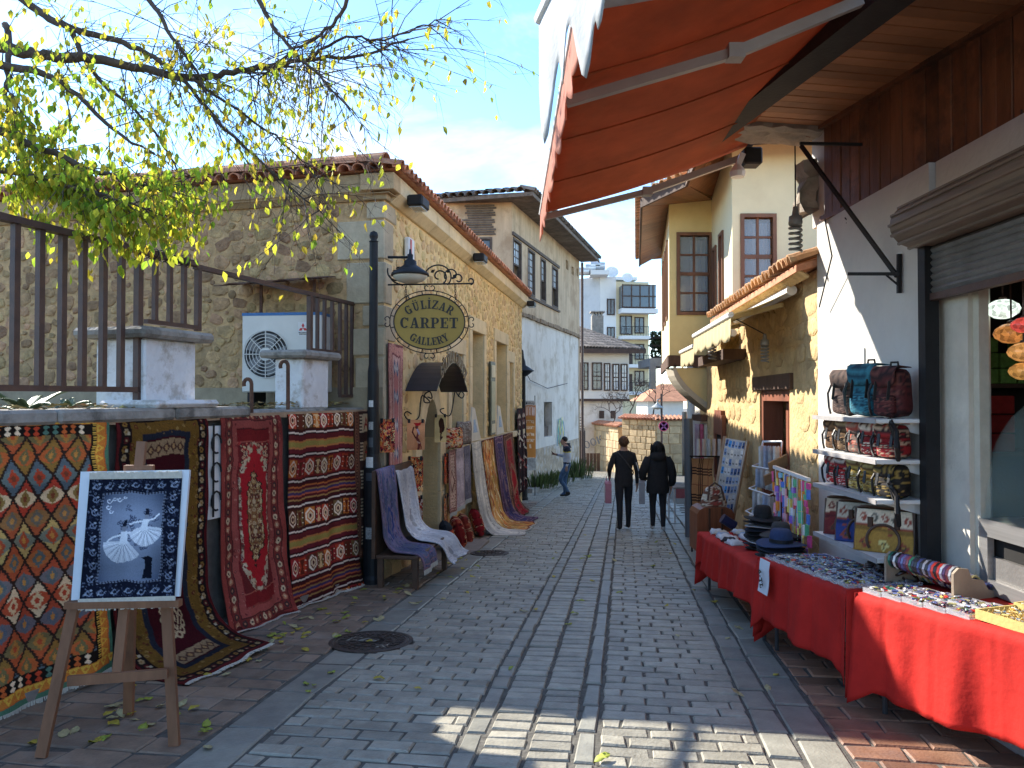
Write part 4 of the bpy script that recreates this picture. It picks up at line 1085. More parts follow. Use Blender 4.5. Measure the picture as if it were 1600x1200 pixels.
# ---- patterns
def pat_diamond(w=290, h=340):
    c = Cv(w, h, (30,26,22), 3)
    X, Y = c.X, c.Y; x0, x1, y0, y1 = 28, w-28, 34, h-34
    dx, dy = 15.5, 24.0
    p = (X-x0)/(2*dx) + (Y-y0)/(2*dy); q = (X-x0)/(2*dx) - (Y-y0)/(2*dy)
    i, j = np.floor(p), np.floor(q); fp, fq = p-i, q-j
    row = (i-j).astype(int); jag = 0.05*(((Y//2)%2)-0.5)*2
    d = np.maximum(abs(fp-.5), abs(fq-.5))*2 + jag*0.6
    stp = np.abs(fp-fq)*0.9 + np.maximum(abs(fp-.5), abs(fq-.5))*0.9
    pals = [((176,84,46),(120,104,66),(176,120,56),(180,80,44)), ((140,104,48),(180,92,46),(110,100,64),(190,130,60)), ((86,98,104),(104,116,112),(176,68,42),(120,64,44)), ((176,62,42),(216,188,146),(140,112,60),(120,64,40)),
            ((172,86,50),(146,104,62),(110,100,86),(180,130,70)), ((190,160,94),(120,122,104),(170,76,46),(190,130,60)), ((170,80,46),(180,104,54),(96,104,100),(180,120,60)), ((174,78,48),(110,104,104),(90,100,102),(180,130,66)), ((216,188,148),(180,76,46),(216,182,136),(176,66,42)), ((172,74,48),(108,100,104),(92,98,108),(184,124,60))]
    n = len(pals); rix = np.mod(row, n)
    for k, pl in enumerate(pals):
        m = rix == k
        c.fill(m, pl[0]); c.fill(m & (stp < .62) , pl[1]); c.fill(m & (d < .46), pl[2]); c.fill(m & (d < .2), pl[3])
    c.fill(d > .885, (52,38,32))
    out = (X < x0) | (X >= x1) | (Y < y0) | (Y >= y1); c.fill(out, (34,27,22))
    for xx in range(30, w-30, 11):                       # hourglass figures at both ends
        for yy in (27, h-27):
            cc = [(196,70,40),(86,120,104),(196,96,44),(232,206,170)][(xx//22) % 4]; c.dia(xx, yy-3.2, 4.2, 3.6, cc); c.dia(xx, yy+3.2, 4.2, 3.6, cc)
    for yy in range(20, h-20, 3):
        for (xa, xb) in ((20, 25), (w-25, w-20)): c.rect(xa, yy, xb, yy+1.5, (214,170,70))
    c.frame(0, 20, (206,124,48))
    c.frame(0, 5, (78,116,92)); c.frame(5, 2, (196,98,44))
    for k in range(8, w-8, 13):
        for yy, sg in ((13, 1), (h-13, -1)): c.poly([(k,yy+6*sg),(k+12,yy+6*sg),(k+6,yy-6*sg)], (222,176,66)); c.ell(k+6, yy+2*sg, 2, 2, (206,124,48))
    for k in range(22, h-22, 13):
        for xx, sg in ((13, 1), (w-13, -1)): c.poly([(xx+6*sg,k),(xx+6*sg,k+12),(xx-6*sg,k+6)], (222,176,66)); c.ell(xx+2*sg, k+6, 2, 2, (206,124,48))
    return c.wear(0.12, 0.16)
def pat_medallion(w=120, h=250):
    c = Cv(w, h, (150,66,58), 5)
    c.blotch((120,44,42), 0.7, 30, 40); 
    c.motifs((4,4,w-4,h-4), 120, [(176,96,84),(120,40,40),(96,60,56)], 1, 2.2)
    c.band(9, 10, (120,50,46), [(202,176,140),(70,50,48),(180,120,90)], 9, 3)
    c.frame(8, 1, (60,34,32)); c.frame(19, 1, (60,34,32))
    c.frame(20, 8, (160,78,70)); c.motifs((20,20,w-20,h-20), 60, [(190,120,104),(110,44,44)], 1, 2)
    x0, y0, x1, y1 = 29, 44, w-29, h-44
    c.rect(28, 30, w-28, h-30, (128,34,36)); c.motifs((29,31,w-29,h-31), 40, [(206,180,150),(70,24,28),(170,70,60)], .8, 1.8)
    c.rect(28, 29, w-28, 30, (60,26,28)); c.rect(28, 43, w-28, 45, (176,96,80)); c.rect(28, h-45, w-28, h-43, (176,96,80))
    c.rect(x0, y0, x1, y1, (110,40,40))
    cx, cy = w/2, h/2
    m = (abs(c.X-cx)/34)**2.2 + (abs(c.Y-cy)/82)**2.4 <= 1; c.fill(m & (abs(c.X-cx) < 30), (196,176,146))
    sub = Cv(w, h, (196,176,146), 8); sub.motifs((x0,y0,x1,y1), 210, [(196,176,146),(150,104,72),(96,60,54),(150,126,120),(120,110,84),(214,196,166),(140,50,50)], 1, 3.0)
    mm = m & (abs(c.X-cx) < 31); c.a[mm] = sub.a[mm]
    c.motifs((x0,y0,x1,y0+24), 24, [(206,180,140),(60,24,28),(176,60,56)], 1, 2.2)
    hd = np.maximum(abs(c.X-cx)/27, abs(c.Y-cy)/80 + abs(c.X-cx)/62) + .035*np.sign(np.sin(c.Y*.62))
    c.fill(hd <= 1.0, (176,34,42)); c.fill(hd <= .68, (70,36,36))
    sub = Cv(w, h, (150,110,70), 9); sub.motifs((cx-19,cy-54,cx+19,cy+54), 170, [(206,186,150),(150,110,64),(80,50,44),(120,60,50),(214,190,140)], 1, 2.6)
    inn = hd <= .63; c.a[inn] = sub.a[inn]
    return c.wear(0.16, 0.06)
def pat_stripes(w=140, h=250):
    c = Cv(w, h, (84,30,32), 11); y = 0; k = 0
    c.rect(0, 0, w, 5, (170,106,70)); y = 5
    seq = ['wl','motif','wl','plain','wl','motif2','wl','thin','wl','motif','wl','plain','wl','motif2','wl','thin','wl','motif','wl']
    for s in seq:
        if s == 'wl': c.rect(0,y,w,y+2,(60,22,26)); c.rect(0,y+2,w,y+4.2,(214,196,180)); c.rect(0,y+4,w,y+6,(60,24,28)); y += 6
        elif s == 'plain':
            for (t, cc) in ((6,(96,34,36)),(2,(176,110,60)),(6,(146,130,66)),(2,(190,120,70)),(5,(104,34,42))): c.rect(0,y,w,y+t,cc); y += t
        elif s == 'thin':
            for (t, cc) in ((3,(74,28,30)),(2,(180,100,50)),(3,(90,34,40)),(2,(150,110,66)),(3,(70,54,92)),(2,(176,90,60)),(3,(90,30,36)),(2,(160,120,70)),(3,(70,26,28))): c.rect(0,y,w,y+t,cc); y += t
        else:
            H = 24; c.rect(0,y,w,y+H,(66,34,26) if s == 'motif' else (120,38,34)); n = 9
            for q in range(n):
                cx = (q+.5)*w/n; cc = [(170,60,36),(186,104,40),(92,48,30),(150,40,44),(110,84,50)][(q*2+k) % 5]
                c.rect(cx-w/n/2+1, y+2, cx+w/n/2-1, y+H-2, cc)
                if q % 2 == 0:
                    for rr, cc2 in ((6.2,(220,200,176)),(4.8,cc),(3.2,(206,176,140)),(1.8,(80,30,30))): c.fill(np.maximum(abs(c.X-cx), abs(c.X-cx)*.6+abs(c.Y-y-H/2)*.62) <= rr, cc2)
                else:
                    c.fill((abs(c.X-cx) < 1.2+abs(c.Y-y-H/2)*.35) & (abs(c.Y-y-H/2) < 9), (96,40,28) if q % 3 else (206,170,120))
                    for dy in (-6, 0, 6): c.ell(cx-5.4, y+H/2+dy, 1, 1, (220,206,180)); c.ell(cx+5.4, y+H/2+dy, 1, 1, (220,206,180))
            y += H; k += 1
    return c.wear(0.12, 0.05)
def pat_darkgold(w=120, h=300):
    c = Cv(w, h, (62,20,24), 21)
    c.frame(0, 4, (96,28,30)); c.band(4, 12, (36,24,24), [(150,112,52),(96,30,32),(176,150,110)], 8, 2.6)
    c.frame(16, 12, (122,88,34)); c.motifs((16,16,w-16,h-16), 150, [(150,110,44),(86,60,30),(104,40,34),(160,128,70)], 1, 2.2)
    c.frame(28, 6, (40,44,56)); c.motifs((28,28,w-28,h-28), 40, [(60,66,80),(120,96,60)], .8, 1.4)
    c.rect(34, 34, w-34, h-34, (70,16,24)); c.rect(34, 36, w-34, 52, (170,140,104)); c.rect(34, h-52, w-34, h-36, (170,140,104))
    for yy in (44, h-44):
        for q in range(5): c.dia(40+q*10, yy, 5, 6, (90,56,48)); c.ell(40+q*10, yy, 2, 2.5, (190,150,100))
    for a in range(0, 360, 30):
        ca, sa = math.cos(R(a)), math.sin(R(a)); c.ell(w/2+11*ca, h*0.70+19*sa, 3.6, 4.6, (196,170,130)); c.ell(w/2+11*ca, h*.70+19*sa, 1.7, 2.4, (70,16,24))
    c.dia(w/2, h*.70, 8, 15, (196,170,130)); c.dia(w/2, h*.70, 5, 10, (70,16,24)); c.dia(w/2, h*.70, 2.5, 5, (196,170,130))
    for k in range(26, h-26, 16): c.rect(11, k, 14, k+3, (206,190,160)); c.rect(w-14, k, w-11, k+3, (206,190,160))
    c.a *= .72; return c.wear(0.2, 0.06)
def pat_brownkilim(w=80, h=190):
    c = Cv(w, h, (92,58,44), 31); c.band(0, 10, (112,70,52), [(150,100,74),(70,44,36)], 7, 2.2)
    c.rect(11, 12, w-11, h-12, (66,44,38))
    for k, y in enumerate(range(16, h-30, 34)):
        c.rect(18, y, w-12, y+22, (196,168,130) if k % 2 == 0 else (150,116,84))
        for t in range(0, 22, 4): c.rect(12, y+t, 19, y+t+2.2, (206,176,140))
        for q in range(3):
            x = 28+q*14; c.line([(x-5,y+18),(x,y+5),(x+5,y+18)], 2.4, (150,52,44) if k % 2 == 0 else (80,50,44)); c.line([(x-3,y+13),(x+3,y+13)], 2, (150,52,44))
    return c.wear(0.15, 0.06)
def pat_runner(w=60, h=170):
    c = Cv(w, h, (186,134,124), 41); c.motifs((0,0,w,h), 260, [(206,160,150),(160,100,96),(196,150,130),(140,96,100)], .7, 1.6)
    c.frame(0, 2, (120,74,74)); c.frame(12, 2, (120,70,76)); c.rect(16, 14, w-16, h-14, (196,158,150)); c.motifs((16,14,w-16,h-14), 60, [(210,180,170),(170,116,112)], .8, 1.6)
    for k in range(5):
        y = 26 + k*(h-52)/4; c.ell(w/2, y+14, 10, 14, (186,120,116))
        for s in (-1, 1): c.dia(w/2+s*6, y, 5, 9, (74,92,124)); c.dia(w/2+s*6, y, 2.2, 4, (206,200,196))
        c.dia(w/2, y, 3, 6, (206,196,190))
    return c.wear(0.14, 0.04)
def pat_blue(w=90, h=190):
    c = Cv(w, h, (98,102,122), 51); c.blotch((66,74,104), .8, 14, 14, .4); c.blotch((130,120,150), .6, 16, 22, .55)
    c.motifs((0,0,w,h), 160, [(60,76,128),(96,100,146),(120,112,150),(44,54,100)], 1, 2.6)
    c.frame(0, 2, (120,96,110)); c.frame(5, 2, (140,110,120)); c.frame(15, 2, (130,100,118))
    for rr, cc in ((26,(120,110,140)),(22,(50,70,130)),(15,(130,120,146)),(10,(40,60,120)),(5,(140,110,130))):
        c.fill(np.hypot(c.X-w/2, (c.Y-h*.5)) * (1+.09*np.cos(8*np.arctan2(c.Y-h*.5, c.X-w/2))) <= rr, cc)
    c.blotch((80,90,118), .7, 10, 18, .55)
    return c.wear(0.16, 0.06)
def pat_pale(w=70, h=190, bg=(196,198,202), pal=((168,172,182),(210,210,208),(180,176,180)), seed=61, med=None):
    c = Cv(w, h, bg, seed); c.motifs((0,0,w,h), 260, list(pal), .8, 2.2); c.blotch(pal[0], .6, 9, 16, .5)
    c.frame(3, 1.5, pal[0]); c.frame(10, 1.5, pal[0])
    if med: c.dia(w/2, h/2, w*.28, h*.2, med); c.motifs((w*.25,h*.3,w*.75,h*.7), 40, list(pal), .8, 2)
    return c.wear(0.10, 0.05)
def pat_flame(w=70, h=190):
    c = Cv(w, h, (196,140,80), 71)
    for k in range(420):
        x, y = c.r.uniform(0,w), c.r.uniform(0,h); L_ = c.r.uniform(5,16); cc = [(206,110,50),(226,206,160),(150,70,44),(180,150,80),(120,90,60),(214,160,70)][c.r.randint(6)]
        c.poly([(x-1.8,y),(x,y-L_),(x+1.8,y),(x,y+L_*.6)], cc)
    c.frame(0, 2, (110,60,44)); return c.wear(.12, .06)
def pat_bordered(bg, mid, cen, seed, w=60, h=180):
    c = Cv(w, h, bg, seed); c.motifs((0,0,w,h), 120, [tuple(min(255,int(q*1.3)+10) for q in bg), tuple(int(q*.6) for q in bg)], .8, 2)
    c.frame(2, 1.6, mid); c.frame(11, 2, mid); c.rect(14, 14, w-14, h-14, cen); c.motifs((14,14,w-14,h-14), 60, [mid, bg, tuple(int(q*.7) for q in cen)], .8, 2.2)
    c.dia(w/2, h/2, w*.22, h*.2, mid); c.dia(w/2, h/2, w*.15, h*.14, cen)
    return c.wear(.14, .05)
def pat_hooks(w=90, h=150):
    c = Cv(w, h, (44,24,26), 81); cols = [(206,190,170),(150,52,44)]
    for k, y in enumerate((20, 58, 96, 134)):
        for x in (22, 68):
            c.dia(x, y, 21, 19, (96,34,32)); c.dia(x, y, 17, 15, (36,20,22))
            for s in (-1, 1):
                c.line([(x-14*s,y-4),(x-4*s,y-10),(x,y-3),(x+6*s,y-6)], 2.4, cols[0]); c.line([(x-6*s,y+2),(x-8*s,y+9),(x,y+6)], 2.4, cols[0])
            c.line([(x,y-9),(x,y+9)], 2, cols[1])
    c.line([(0,40),(90,76)], 3, (206,190,170)); c.line([(0,76),(90,112)], 2.4, (150,60,50))
    return c.wear(.12, .04)

# ---- the big rugs along the terrace rail
rug('kilim_rug', 'orange diamond kilim rug with dark lattice hung at the left edge of the terrace wall', pat_diamond(),
    cloth_points(LW, (-0.98, 0.80), (-0.98, 0.77), [(-0.03,1.475),(-0.02,1.49),(0.03,1.487),(0.05,1.40),(0.06,0.6),(0.12,-0.24)], 290, 340, wave=0.012, seed=2), fringe=(('b', 0.03),))
rug('dark_gold_rug', 'dark wine rug with gold border hanging behind the easel and spilling onto the pavement', pat_darkgold(),
    cloth_points(LW, (0.87, 1.84), (0.75, 1.72), [(-0.03,1.46),(-0.02,1.487),(0.03,1.487),(0.05,1.38),(0.07,0.5),(0.12,0.05),(0.22,-0.16),(0.42,-0.27),(0.74,-0.30)], 120, 300, wave=0.012, seed=3, ground=True), fringe=(('b', 0.035),))
rug('medallion_rug', 'rose red rug with scarlet medallion hung on the rail left of the striped kilim', pat_medallion(),
    cloth_points(LW, (2.0, 2.86), (2.0, 2.93), [(-0.03,1.46),(-0.02,1.487),(0.03,1.49),(0.05,1.40),(0.05,0.6),(0.07,0.05),(0.15,-0.34),(0.20,-0.44)], 120, 250, wave=0.014, seed=4, ground=True), fringe=(('b', 0.03),))
rug('striped_kilim_rug', 'maroon striped kilim rug with white lines hung beside the lamp post', pat_stripes(),
    cloth_points(LW, (3.0, 4.26), (3.0, 4.33), [(-0.03,1.46),(-0.02,1.49),(0.03,1.495),(0.05,1.40),(0.05,0.6),(0.07,0.0),(0.11,-0.36),(0.15,-0.50)], 140, 250, wave=0.012, seed=5, ground=True), fringe=(('b', 0.03),))
rug('brown_kilim_rug', 'narrow brown kilim rug with cream comb figures hung right behind the lamp post', pat_brownkilim(),
    cloth_points(LW, (4.31, 5.02), (4.33, 5.02), [(-0.03,1.46),(-0.02,1.487),(0.03,1.487),(0.05,1.40),(0.05,-0.22)], 80, 190, wave=0.010, seed=6))
rug('pink_runner_rug', 'tall pink runner rug with blue medallions hung on the corner of the stone shop', pat_runner(),
    cloth_points(FA, (0.02, 0.60), (0.02, 0.58), [(0.05,2.27),(0.06,0.30)], 60, 170, wave=0.006, seed=7))
# ---- bench with two rugs in front of the corner
BENCHW = mat('bench_wood', (0.09,0.05,0.03), 0.6, 0.3, 6, bump=0.15)
bn = thing('display_bench', 'dark wooden bench under the blue rug and the pale rug beside the lamp post', 'bench', FA.w(0.0, 0.35, gz(9.6)-0.02))
q = MB(); q.bev(-0.55, 0.85, 0.10, 0.58, -0.17, -0.13, 0.008, FA.M); q.part('seat', BENCHW, bn)
for u in (-0.5, 0.8):
    for n in (0.14, 0.54): q = MB(); q.bb(u-.03, u+.03, n-.03, n+.03, gz(9.1+u+0.2)-.01, -0.172, FA.M); q.part('leg', BENCHW, bn)
q = MB(); q.bb(-0.55, 0.85, 0.05, 0.09, -0.17, 0.80, FA.M); q.part('backrest', BENCHW, bn)
rug('blue_rug', 'faded blue medallion rug draped over the bench beside the lamp post', pat_blue(),
    cloth_points(FA, (-0.52, 0.12), (-0.52, 0.10), [(0.04,0.70),(0.05,0.83),(0.10,0.83),(0.13,0.5),(0.17,0.05),(0.26,-0.09),(0.58,-0.115),(0.62,-0.16),(0.64,-0.29)], 90, 190, wave=0.01, seed=8), fringe=(('b', 0.05),))
rug('pale_rug', 'pale grey distressed rug draped over the bench next to the blue rug', pat_pale(),
    cloth_points(FA, (0.16, 0.80), (0.22, 0.98), [(0.04,0.60),(0.05,0.76),(0.10,0.76),(0.14,0.4),(0.18,0.05),(0.30,-0.08),(0.58,-0.11),(0.66,-0.18),(0.72,-0.33),(0.80,-0.36)], 70, 190, wave=0.02, seed=9))
# ---- rugs below the sill course of the shop
rug('patterned_mat', 'small pink brown patterned mat with cream ends hung under the sill nearest the door', pat_bordered((150,112,104),(110,64,62),(196,166,150),91),
    cloth_points(FA, (2.72, 3.14), (2.70, 3.12), [(0.125,0.80),(0.15,-0.16)], 60, 180, wave=0.01, seed=10), fringe=(('b',0.06),))
rug('lilac_mat', 'small pale lilac mat hung under the sill between the patterned and slate mats', pat_pale(bg=(186,170,176), pal=((160,146,156),(200,188,190),(170,156,164)), seed=92),
    cloth_points(FA, (3.20, 3.72), (3.18, 3.70), [(0.125,0.80),(0.15,-0.14)], 70, 190, wave=0.01, seed=11), fringe=(('b',0.06),))
rug('slate_mat', 'small slate grey mat hung under the sill left of the long white rug', pat_pale(bg=(120,116,132), pal=((96,94,112),(146,140,150),(110,104,120)), seed=93, med=(140,134,146)),
    cloth_points(FA, (3.78, 4.22), (3.76, 4.20), [(0.125,0.80),(0.15,-0.10)], 70, 190, wave=0.01, seed=12), fringe=(('b',0.07),))
G_ = lambda u, n: gz(FA.w(u, n, 0).y) + 0.014
def floor_rug(name, label, cv, u0, u1, out, k, seed, fr=()):
    um = (u0+u1)/2
    rug(name, label, cv, cloth_points(FA, (u0, u1), (u0-0.15*k, u1-0.15*k), [(0.13,0.82),(0.17,0.4),(0.24,-0.1),(0.34,G_(um,.4)+.22),(0.46,G_(um,.5)+.06),(0.60,G_(um,.6)),(out,G_(um,out))], cv.w, cv.h, wave=0.014, seed=seed, ground=True), fringe=fr)
floor_rug('long_white_rug', 'long white distressed rug running from the sill down onto the pavement', pat_pale(bg=(206,200,188), pal=((170,166,162),(220,214,204),(186,180,170)), seed=94), 4.36, 5.14, 1.02, 0.4, 13)
floor_rug('flame_rug', 'orange and cream flame patterned rug running down onto the pavement', pat_flame(), 5.24, 6.42, 0.98, 0.4, 14, (('b',0.05),))
floor_rug('purple_rug', 'dark purple bordered rug hanging to the pavement beside the flame rug', pat_bordered((84,60,86),(140,110,120),(70,60,100),95), 6.50, 7.50, 0.90, 0.4, 15)
floor_rug('crimson_rug', 'brown rug with crimson centre hung last under the far shop window', pat_bordered((92,56,48),(150,110,84),(150,34,40),96), 7.58, 8.85, 0.50, 0.2, 16, (('b',0.04),))
rug('hooked_kilim', 'dark kilim with white hooked figures hung at the far corner behind the second lamp', pat_hooks(),
    cloth_points(FA, (9.7, 11.15), (9.7, 11.1), [(0.10,1.35),(0.14,-0.75)], 90, 150, wave=0.012, seed=17))
# ---- cushions by the step
CUSH = mat('kilim_cushion_cloth', (1,1,1), 0.95, 0.12, 120, bump=0.25, bscale=300, attr=True, spec=0.1)
def cushion(name, label, cv, M_, w, d, th, group=None, cat='cushion'):
    n = 28; q = MB()
    for sgn in (1, -1):
        P = np.zeros((n, n, 3)); C = np.zeros((n, n, 3))
        for i in range(n):
            for j in range(n):
                a, b = -1+2*j/(n-1), -1+2*i/(n-1); f = max(0.0, (1-a**4)*(1-b**4))**0.5
                pin = 1-0.10*(abs(a)*abs(b))**2*0 - 0.06*(1-abs(a))*(abs(b)**6) - 0.06*(1-abs(b))*(abs(a)**6)
                P[i, j] = M_ @ Vector((a*w/2*pin, -sgn*th/2*f, -b*d/2*pin)); C[i, j] = cv.a[min(cv.h-1, int(i/n*cv.h)), min(cv.w-1, int(j/n*cv.w))]
        q.grid(P, C)
    return q.top(name, CUSH, label, cat, group, smooth=True)
def pat_cush(k):
    if k == 0:
        c = Cv(60, 60, (60,40,36), 101); y = 0
        for t in range(20): c.rect(0, t*3, 60, t*3+3, [(190,90,44),(70,36,34),(206,150,70),(110,44,38),(40,36,40),(176,60,40)][t % 6])
        c.rect(0, 0, 60, 12, (44,48,54)); return c.wear()
    c = Cv(60, 60, [(130,36,34),(120,44,36),(136,30,36)][k-1], 102+k); c.motifs((4,4,56,56), 40, [(196,160,120),(60,24,24),(176,90,60),(90,70,60)], 1.5, 4)
    if k == 3:
        for s in (8, 20): c.line([(30-s,50),(30,14+s),(30+s,50)], 3, (206,180,150))
    else: 
        for x in (14, 30, 46): c.rect(x, 0, x+3, 60, (206,170,120))
    return c.wear()
for k, (px, py, lab) in enumerate(((700,838,'orange striped cushion with grey back, nearest the shop step'), (716,833,'dark red banded cushion behind the orange striped one'), (727,828,'red brown cushion third in the row by the step'), (745,824,'crimson cushion with pale chevrons at the end of the cushion row'))):
    c = FA.w(FA.hit(px, py-14, 0.24)[0], 0.24, 0)
    cushion('cushion', lab, pat_cush(k), TR(c.x, c.y, gz(c.y)+0.235) @ rotz(math.atan2(1, 0.161) + 0.35) @ Matrix.Rotation(-0.28, 4, 'X'), 0.46, 0.44, 0.2, 'kilim cushions leaning under the sill')
# ---- leather panels and pictures hung in the doorway
def board(name, label, cv, fr, u0, u1, n, z0, z1, cat='picture', th=0.008, hooks=True):
    P = np.zeros((cv.h, cv.w, 3)); uu = np.linspace(u0, u1, cv.w); zz = np.linspace(z1, z0, cv.h)
    d, nn, p0 = np.array(fr.d), np.array(fr.n), np.array(fr.p0)
    P[:] = p0 + uu[None,:,None]*d + n*nn; P[:,:,2] += zz[:,None]
    t = thing(name, label, cat, (float(P[:,:,0].mean()), float(P[:,:,1].mean()), z0)); q = MB(); rug_mesh(q, P, cv.a, th); q.part('panel', RUGMAT, t)
    if hooks:
        q = MB()
        for f in (0.12, 0.88):
            p = fr.w(u0+(u1-u0)*f, n, z1-.015); q.box(p, (0.03,0.03,0.05))
        q.part('clip', BLACK_IRON, t, kind='stuff')
    return t
DF = Frame((FA.w(1.0, 0.42, 0).x, FA.w(1.0, 0.42, 0).y), (1, 0.05), 1)    # across the doorway, facing the camera
def pat_waterwoman():
    c = Cv(54, 84, (214,150,104), 111); c.blotch((196,120,76), .5, 20, 30)
    s = (92,34,30)
    c.line([(20,20),(16,34),(24,46),(30,54)], 4, s); c.line([(30,22),(34,34),(30,46)], 6, (120,60,60)); c.line([(31,26),(36,38)], 5, (170,160,180))
    c.ell(28, 18, 5, 6, (100,50,44)); c.poly([(18,8),(42,8),(36,16),(24,16)], (176,30,34))
    c.line([(30,50),(38,62),(34,80)], 7, (110,50,46)); c.line([(32,60),(42,66)], 4, (190,150,130)); c.line([(41,66),(42,80)], 3, (120,40,36))
    return c.wear(.08,.02)
def pat_profile():
    c = Cv(50, 84, (212,186,128), 112); c.ell(28, 30, 12, 22, (62,40,32)); c.poly([(18,40),(26,40),(28,58),(18,54)], (90,50,40)); c.line([(24,56),(24,70),(30,66)], 5, (74,44,36)); c.poly([(20,66),(34,64),(24,80)], (80,44,38))
    return c.wear(.08,.02)
def pat_flowers(seed, bg=(190,110,60)):
    c = Cv(54, 80, bg, seed); c.motifs((0,0,54,80), 190, [(206,70,40),(224,140,60),(70,30,40),(40,26,30),(220,190,130),(150,40,60)], 1.5, 5, sym=False); return c.wear(.1,.02)
board('leather_picture', 'tan leather panel of a woman carrying a red bowl, hung by the shop door', pat_waterwoman(), Frame((at(636,660,9.75).x, 9.75), (1,0.04), 1), 0.0, 0.225, 0, at(650,703,9.75).z, at(650,656,9.75).z)
board('portrait_picture', 'cream leather panel with a dark head in profile, hung right of the shop door', pat_profile(), Frame((at(679,660,11.2).x, 11.2), (1,0.3), 1), 0.0, 0.175, 0, at(685,691,11.2).z, at(685,648,11.2).z)
board('flower_picture', 'dark flower painting with orange blossoms hung in the shop doorway', pat_flowers(121), Frame((at(637,715,9.95).x, 9.95), (1,0.04), 1), 0.0, 0.20, 0, at(645,768,9.95).z, at(645,714,9.95).z)
board('bright_picture', 'small bright orange and yellow picture low in the shop doorway', pat_flowers(122, (220,200,190)), Frame((at(644,790,10.2).x, 10.2), (1,0.04), 1), 0.0, 0.14, 0, at(650,826,10.2).z, at(650,775,10.2).z)
board('red_figure_picture', 'narrow red figure picture strip hung on the right door jamb', pat_flowers(123, (206,90,60)), FA, 2.60, 2.84, 0.09, 0.30, 0.76)
board('pale_figure_picture', 'narrow pale orange picture strip below the red figure strip', pat_flowers(124, (224,170,130)), FA, 2.58, 2.80, 0.09, -0.30, 0.14)
board('left_flower_picture', 'red and orange figure painting on the corner beside the lamp post', pat_flowers(125, (220,110,70)), Frame((at(594,660,9.0).x, 9.0), (1,0.1), 1), 0.0, 0.17, 0, at(600,707,9.0).z, at(600,655,9.0).z)
# scroll brackets that carry the two leather panels
def hanger(pts, Y, label):
    q = MB(); q.tube([at(x, y, Y) for x, y in curve(pts, 4)], 0.009, 5); q.top('scroll_hanger', BLACK_IRON, label, 'bracket', 'scroll hangers under the canopy')
hanger([(672,628),(663,628),(664,616),(672,612),(675,622),(668,620)] [::-1] + [(660,618),(657,632),(655,650),(648,657),(638,656),(632,648),(636,643),(643,647)], 9.9, 'black iron scroll hanger carrying the tan leather panel')
hanger([(716,620),(720,612),(725,616),(722,622),(716,618),(711,612),(708,630),(705,645),(700,650),(690,645),(688,640),(694,638)], 11.3, 'black iron scroll hanger carrying the cream profile panel')
# goods on the sill: folded mats, cushion bag, two pale leaning boards
for (px, py, Y, lab) in ((737, 700, 13.9, 'pale board with blue print leaning in the middle window'), (777, 685, 17.4, 'pale board with blue print leaning in the far window')):
    b0 = FA.hit(px, py)[0]; q = MB(); n = 0.02
    q.prism([(b0-.35, 0.83), (b0+.55, 0.83), (b0+0.0, 1.42), (b0-.22, 1.45)], 0.03, 0.06, FA.M); t = q.top('leaning_board', mat('pale_board', (0.62,0.58,0.50), .8, .1), lab, 'board', 'pale boards leaning on the sill')
    q = MB(); q.prism([(b0-.14, 0.98), (b0+.22, 0.98), (b0+0.02, 1.22), (b0-.12, 1.22)], 0.061, 0.065, FA.M); q.part('print', mat('blue_print', (0.30,0.40,0.55), .8, .4, 30), t)
cc = FA.w(3.05, 0.10, 0.98)
cushion('patterned_cushion', 'cream cushion with red motifs on the sill beside the door', pat_flowers(131, (206,180,150)), TR(*cc) @ rotz(0.9), 0.40, 0.34, 0.2)
cc = FA.w(3.95, 0.08, 1.02)
cushion('speckled_cushion', 'grey speckled cushion standing on the sill left of the middle window', pat_pale(bg=(150,140,130), pal=((100,90,84),(180,170,160),(120,80,70)), seed=132), TR(*cc) @ rotz(0.9), 0.34, 0.40, 0.16)

# ---------------------------------------------------------------- easel with the dervish rug
EASEL = mat('easel_pine', (0.22, 0.10, 0.05), 0.6, 0.3, 8, bump=0.15, streak=(1,1,0.2))
ez = thing('easel', 'brown wooden easel standing on the pavement in front of the kilim rugs', 'easel', (-2.1, 4.2, gz(4.2)))
tp = at(222, 690, 4.27)
legs = [((-2.42,3.98), at(150,790,4.22)), ((-1.80,4.13), at(252,790,4.22)), ((-2.28,4.60), at(208,760,4.33))]
for (gx, gy), top in legs:
    q = MB(); q.bar((gx, gy, gz(gy)), top, 0.055, 0.028, up=(0,1,0)); q.part('leg', EASEL, ez)
q = MB(); q.bar(at(183,1060,4.07), tp, 0.05, 0.026, up=(0,1,0)); q.part('mast', EASEL, ez)
q = MB(); q.bar(at(106,1064,4.02), at(262,1052,4.10), 0.028, 0.05, up=(0,0,1)); q.part('crossbar', EASEL, ez)
q = MB(); q.bar(at(104,945,4.07), at(282,942,4.07), 0.05, 0.035); q.part('shelf', EASEL, ez)
q = MB(); q.bar(at(195,731,4.25), at(240,731,4.25), 0.03, 0.03); q.part('top_clamp', EASEL, ez)
